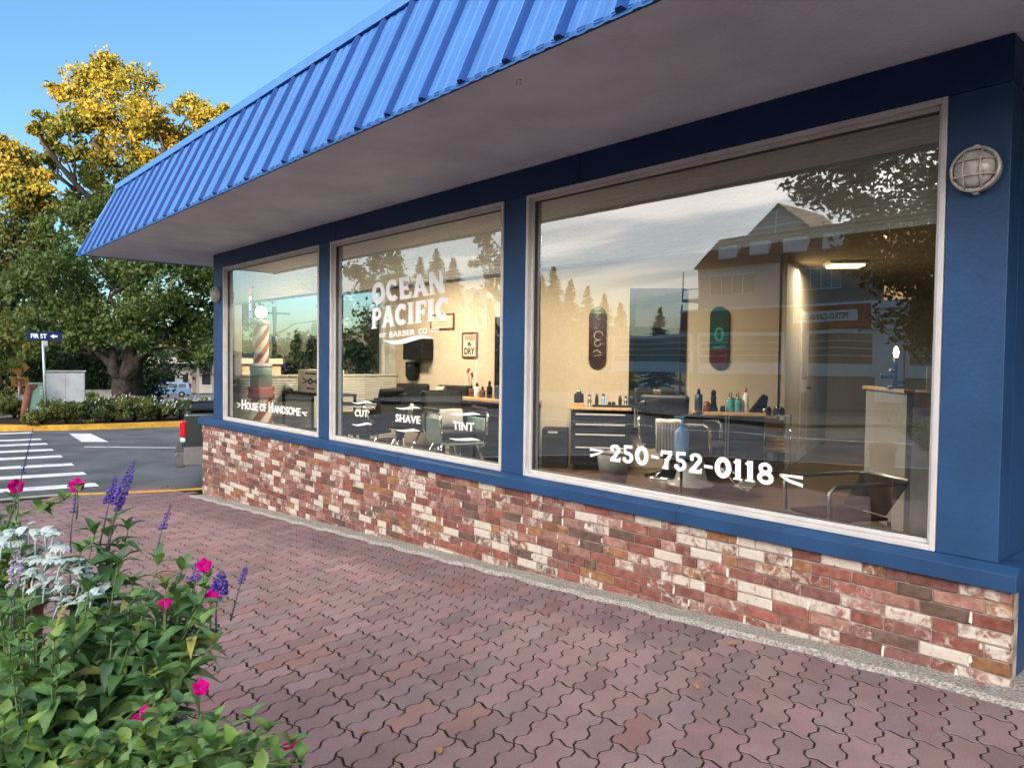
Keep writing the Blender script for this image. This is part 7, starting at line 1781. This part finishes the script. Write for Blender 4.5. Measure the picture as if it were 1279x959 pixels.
# --- tall salvias at the back
A = Plant('salvia_plant', 'leafy salvia with two purple spikes leaning over the kerb side', at_soil(-0.10, 0.10), 'salvia', 'flowering plant', 'salvias in the planter')
for px, py in [(118, 668), (140, 655), (160, 662), (100, 690), (128, 700), (152, 690), (108, 722), (140, 728)]:
    tp_ = fp(px, py, 2.15 + rng.uniform(-.08, .08)); A.leafy_stem(root_for(tp_), tp_, 0.105, 6, 0.42)
for tip, bs, r in (((168, 574), (148, 628), 0.017), ((145, 592), (136, 628), 0.013), ((157, 615), (146, 638), 0.010)):
    T_, B_ = fp(*tip, 2.2), fp(*bs, 2.18); A.stem(fp(bs[0] - 14, 690, 2.15), B_, 0.0026, 1, 0.004); A.stem(B_, T_, 0.0022, 1, 0.002); spike(A, T_, B_, r, 'purple', 13)
A.done(('stem', 'stem_dark'))
B = Plant('salvia_plant', 'bushy salvia with one short dense purple spike at the right of the planter', at_soil(0.14, 0.05), 'salvia', 'flowering plant', 'salvias in the planter'); B.cap = 240
polyB = [(95, 740), (120, 705), (165, 688), (205, 690), (232, 700), (238, 735), (272, 770), (284, 800), (276, 830), (240, 838), (150, 830), (90, 800)]
for px, py in scatter(polyB, 22, 22):
    tp_ = fp(px, py, 1.95 - (py - 690) * 0.0016 + rng.uniform(-.07, .07)); B.leafy_stem(root_for(tp_), tp_, 0.098, 6, 0.35)
for px, py in scatter([(100, 745), (235, 725), (270, 790), (262, 830), (110, 830)], 20, 14):
    tp_ = fp(px, py + 8, 2.05); B.leafy_stem(root_for(tp_), tp_, 0.07, 6, 0.3, False)
T_, B_ = fp(277, 712, 1.92), fp(272, 744, 1.92); B.stem(fp(270, 790, 1.9), B_, 0.0025, 1, 0.004); B.stem(B_, T_, 0.002, 1, 0.001); spike(B, T_, B_, 0.019, 'purple', 11)
T_, B_ = fp(247, 700, 1.95), fp(244, 725, 1.95); B.stem(fp(240, 775, 1.93), B_, 0.0025, 1, 0.004); spike(B, T_, B_, 0.012, 'purple', 7)
B.done(('stem', 'stem_dark'))
C = Plant('salvia_plant', 'thin salvia stalks with sparse faded purple tips rising above the rest', at_soil(-0.02, 0.15), 'salvia', 'flowering plant', 'salvias in the planter')
for tip, bs, low, r, dn in (((41, 535), (28, 590), (8, 660), 0.007, 7), ((95, 612), (92, 640), (88, 690), 0.009, 5), ((214, 628), (203, 660), (192, 700), 0.010, 7), ((308, 706), (301, 728), (288, 775), 0.010, 6)):
    T_, B_ = fp(*tip, 2.1), fp(*bs, 2.1); C.st = MB(); C.stem(fp(*low, 2.05), B_, 0.0022, 1, 0.01); C.stem(B_, T_, 0.0018, 1, 0.002); spike(C, T_, B_, r, 'purple', dn)
    C.st.xf(Matrix.Translation(-Vector(C.base))).build('stem', ['stem', 'stem_dark'], C.t, local=True)
MT['lavender'] = M('lavender', (0.36, 0.28, 0.40), 0.7, var=0.2, scale=50)
Dp = Plant('salvia_plant', 'single faded lavender salvia spike in front of the silver leaves', at_soil(-0.12, -0.10), 'salvia', 'flowering plant', 'salvias in the planter')
T_, B_ = fp(22, 684, 1.8), fp(18, 732, 1.8); Dp.stem(fp(16, 790, 1.78), B_, 0.003, 1, 0.004); spike(Dp, T_, B_, 0.016, 'lavender', 12)
for px, py in ((14, 750), (32, 758), (5, 770), (28, 785)):
    tp_ = fp(px, py, 1.72); Dp.leafy_stem(root_for(tp_), tp_, 0.075, 5, 0.4)
Dp.done(('stem', 'stem_dark'))
# --- petunias
MAG = []
def petunia(label, poly, n, d0, dk, mind, flowers, off, singles=200, back=0):
    P_ = Plant('petunia_plant', label, at_soil(*off), 'petunia', 'flowering plant', 'petunias in the planter'); P_.cap = singles
    for px, py in scatter(poly, n, mind):
        tp_ = fp(px, py, d0 - dk * (py - 860) + rng.uniform(-.05, .05)); P_.leafy_stem(root_for(tp_), tp_, 0.064, 6, 0.35)
    for px, py in scatter(poly, back, mind * 0.55):
        tp_ = fp(px, py + 6, d0 + 0.10 - dk * (py - 860)); P_.leafy_stem(root_for(tp_), tp_, 0.05, 7, 0.3, False)
    for px, py, d, r in flowers:
        c = fp(px, py, d); P_.stem(c - np.array([0.01, 0, 0.10]), c, 0.002, 0, 0.01); v = EYE - c; petunia_flower(P_, c, r, v / np.linalg.norm(v) + np.array([rng.uniform(-.5, .5), rng.uniform(-.3, .3), rng.uniform(0, .5)]))
    P_.done()
petunia('trailing petunia hanging over the near edge with magenta blossoms', [(150, 900), (190, 868), (235, 880), (290, 885), (345, 905), (378, 940), (380, 985), (90, 985), (110, 930)], 30, 1.50, 0.0016, 24, [(364, 934, 1.42, 0.020), (251, 858, 1.56, 0.022), (180, 886, 1.55, 0.012), (170, 899, 1.52, 0.014), (344, 938, 1.42, 0.010)], (0.05, -0.20), 280, 26)
petunia('petunia with broad pale green leaves at the lower left of the planter', [(-30, 800), (60, 790), (95, 830), (120, 880), (100, 980), (-30, 985)], 24, 1.52, 0.0014, 26, [], (-0.18, -0.18), 240, 22)
petunia('petunia at the far left with a magenta blossom above the crosswalk', [(-30, 632), (0, 612), (22, 618), (30, 640), (20, 662), (-30, 680)], 9, 2.2, 0.0, 15, [(20, 607, 2.1, 0.024), (96, 606, 2.12, 0.024)], (-0.22, 0.15), 90, 8)
petunia('petunia tangled among the salvia with three magenta blossoms', [(200, 740), (262, 720), (268, 765), (210, 775)], 6, 1.95, 0.0, 18, [(255, 706, 1.9, 0.022), (264, 744, 1.86, 0.022), (206, 754, 1.84, 0.022)], (0.12, -0.02), 60, 4)
# thin petunia runner to the blossom above the kerb
Rn = Plant('petunia_plant', 'thin petunia runner stretching toward the kerb with small leaves', at_soil(-0.18, 0.18), 'petunia', 'flowering plant', 'petunias in the planter')
pts = [fp(30, 640, 2.15), fp(48, 634, 2.14), fp(62, 632, 2.14), fp(80, 624, 2.13), fp(95, 610, 2.12)]
for a, b in zip(pts[:-1], pts[1:]): Rn.stem(a, b, 0.003, 0, 0.003)
for p_ in pts[1:]:
    for k in range(3): Rn.leaf(p_, rng.uniform(0, 6.28), R(rng.uniform(10, 60)), 0, 0.045)
Rn.done()
# --- dusty miller: lobed silver leaves
Dm = thing('dusty_miller', 'silvery white dusty miller with cut leaves at the left of the planter', 'foliage plant', at_soil(-0.15, 0.02))
st_ = MB()
for px, py in scatter([(-5, 655), (40, 648), (66, 655), (82, 690), (112, 700), (132, 740), (130, 760), (60, 750), (15, 705)], 40, 9):
    tp_ = fp(px, py + 4, 2.05 + rng.uniform(-.1, .08)); rt = tp_ + np.array([rng.uniform(-.02, .02), rng.uniform(-.02, .02), -0.045]); st_.tube([rt, (rt + tp_) / 2 + np.array([0, 0, .01]), tp_], [0.003, 0.0025, 0.0015], 5)
    for k in range(4):
        a = rng.uniform(0, 6.28); pit = rng.uniform(-0.3, 0.8); d = np.array([math.cos(a) * math.cos(pit), math.sin(a) * math.cos(pit), math.sin(pit)]); e = np.cross(d, [0, 0, 1]); e /= np.linalg.norm(e); L = rng.uniform(0.028, 0.046); q = tp_ - d * L * .2
        lf = MB(); up_ = np.cross(e, d); P3 = lambda u, x: q + d * L * u + e * x + up_ * (L * 0.25 * math.sin(u * 3.0) - abs(x) * 0.3)
        for j_ in range(6):
            u0 = j_ / 6; u1 = (j_ + 1) / 6
            lf.add([P3(u0, -.0022), P3(u0, .0022), P3(u1, .0022), P3(u1, -.0022)], [(0, 1, 2, 3)])
            w_ = L * 0.30 * math.sin(0.5 + u0 * 2.3)
            for s_ in (-1, 1):
                lf.add([P3(u0, 0), P3(u0 + .09, 0), P3(u0 + .30, s_ * w_ * .9), P3(u0 + .22, s_ * w_ * 1.15), P3(u0 + .12, s_ * w_)], [(0, 1, 2, 3, 4) if s_ < 0 else (4, 3, 2, 1, 0)])
        lf.build('leaf', 'silver', Dm)
st_.build('stems', 'silver', Dm, kind='stuff')
# terracotta pot at the picture's left edge
c = fp(2, 735, 2.35); gz = h_walk(c[0], c[1])
t = thing('clay_pot', 'reddish brown clay pot half hidden at the left edge', 'pot', (c[0], c[1], gz), 0)
H_ = c[2] - gz
m = MB(); m.lathe([(0.085, 0.001), (0.10, H_ * 0.5), (0.115, H_ - 0.06), (0.13, H_ - 0.06), (0.13, H_), (0.115, H_), (0.11, H_ - 0.03)], (0, 0, 0), 28); m.build('pot', 'terracotta', t, local=True)

# ---------------------------------------------------------------- small litter on the pavement
MT['leaf_dry'] = M('dry_leaf', (0.30, 0.15, 0.07), 0.8, var=0.25, scale=60); MT['leaf_red'] = M('red_leaf', (0.36, 0.07, 0.08), 0.8, var=0.2, scale=60)
def litter(px, py, s, mat, label, zoff=0.006, y0=None):
    for _ in range(1):
        p = hit(px, py, (-0.0613, 0, 1), -1.36 + zoff)
    t = thing('fallen_leaf', label, 'leaf', tuple(p), rng.uniform(0, 6), 'fallen leaves on the pavement')
    vs, fs = leaf_geo(1, 0.6, 0.1, 0.5); m = MB(); m.add([(x * s, y * s, abs(z) * s * 0.8 + 0.003) for x, y, z in vs], fs, 0, True); m.build('leaf_blade', mat, t, local=True)
litter(920, 805, 0.055, 'leaf_dry', 'curled brown leaf against the concrete footing strip'); litter(872, 861, 0.05, 'leaf_dry', 'tan leaf lying on the pavers right of the middle', 0.004)
litter(460, 912, 0.05, 'leaf_dry', 'pale dry leaf in a paver joint near the planter', 0.004); litter(546, 934, 0.055, 'leaf_dry', 'torn tan leaf near the bottom edge of the picture', 0.004)
litter(1232, 858, 0.05, 'leaf_red', 'pinkish red leaf on the footing below the last bricks', 0.03); litter(517, 712, 0.05, 'leaf_red', 'small red leaf on the pavers before the middle window', 0.004)
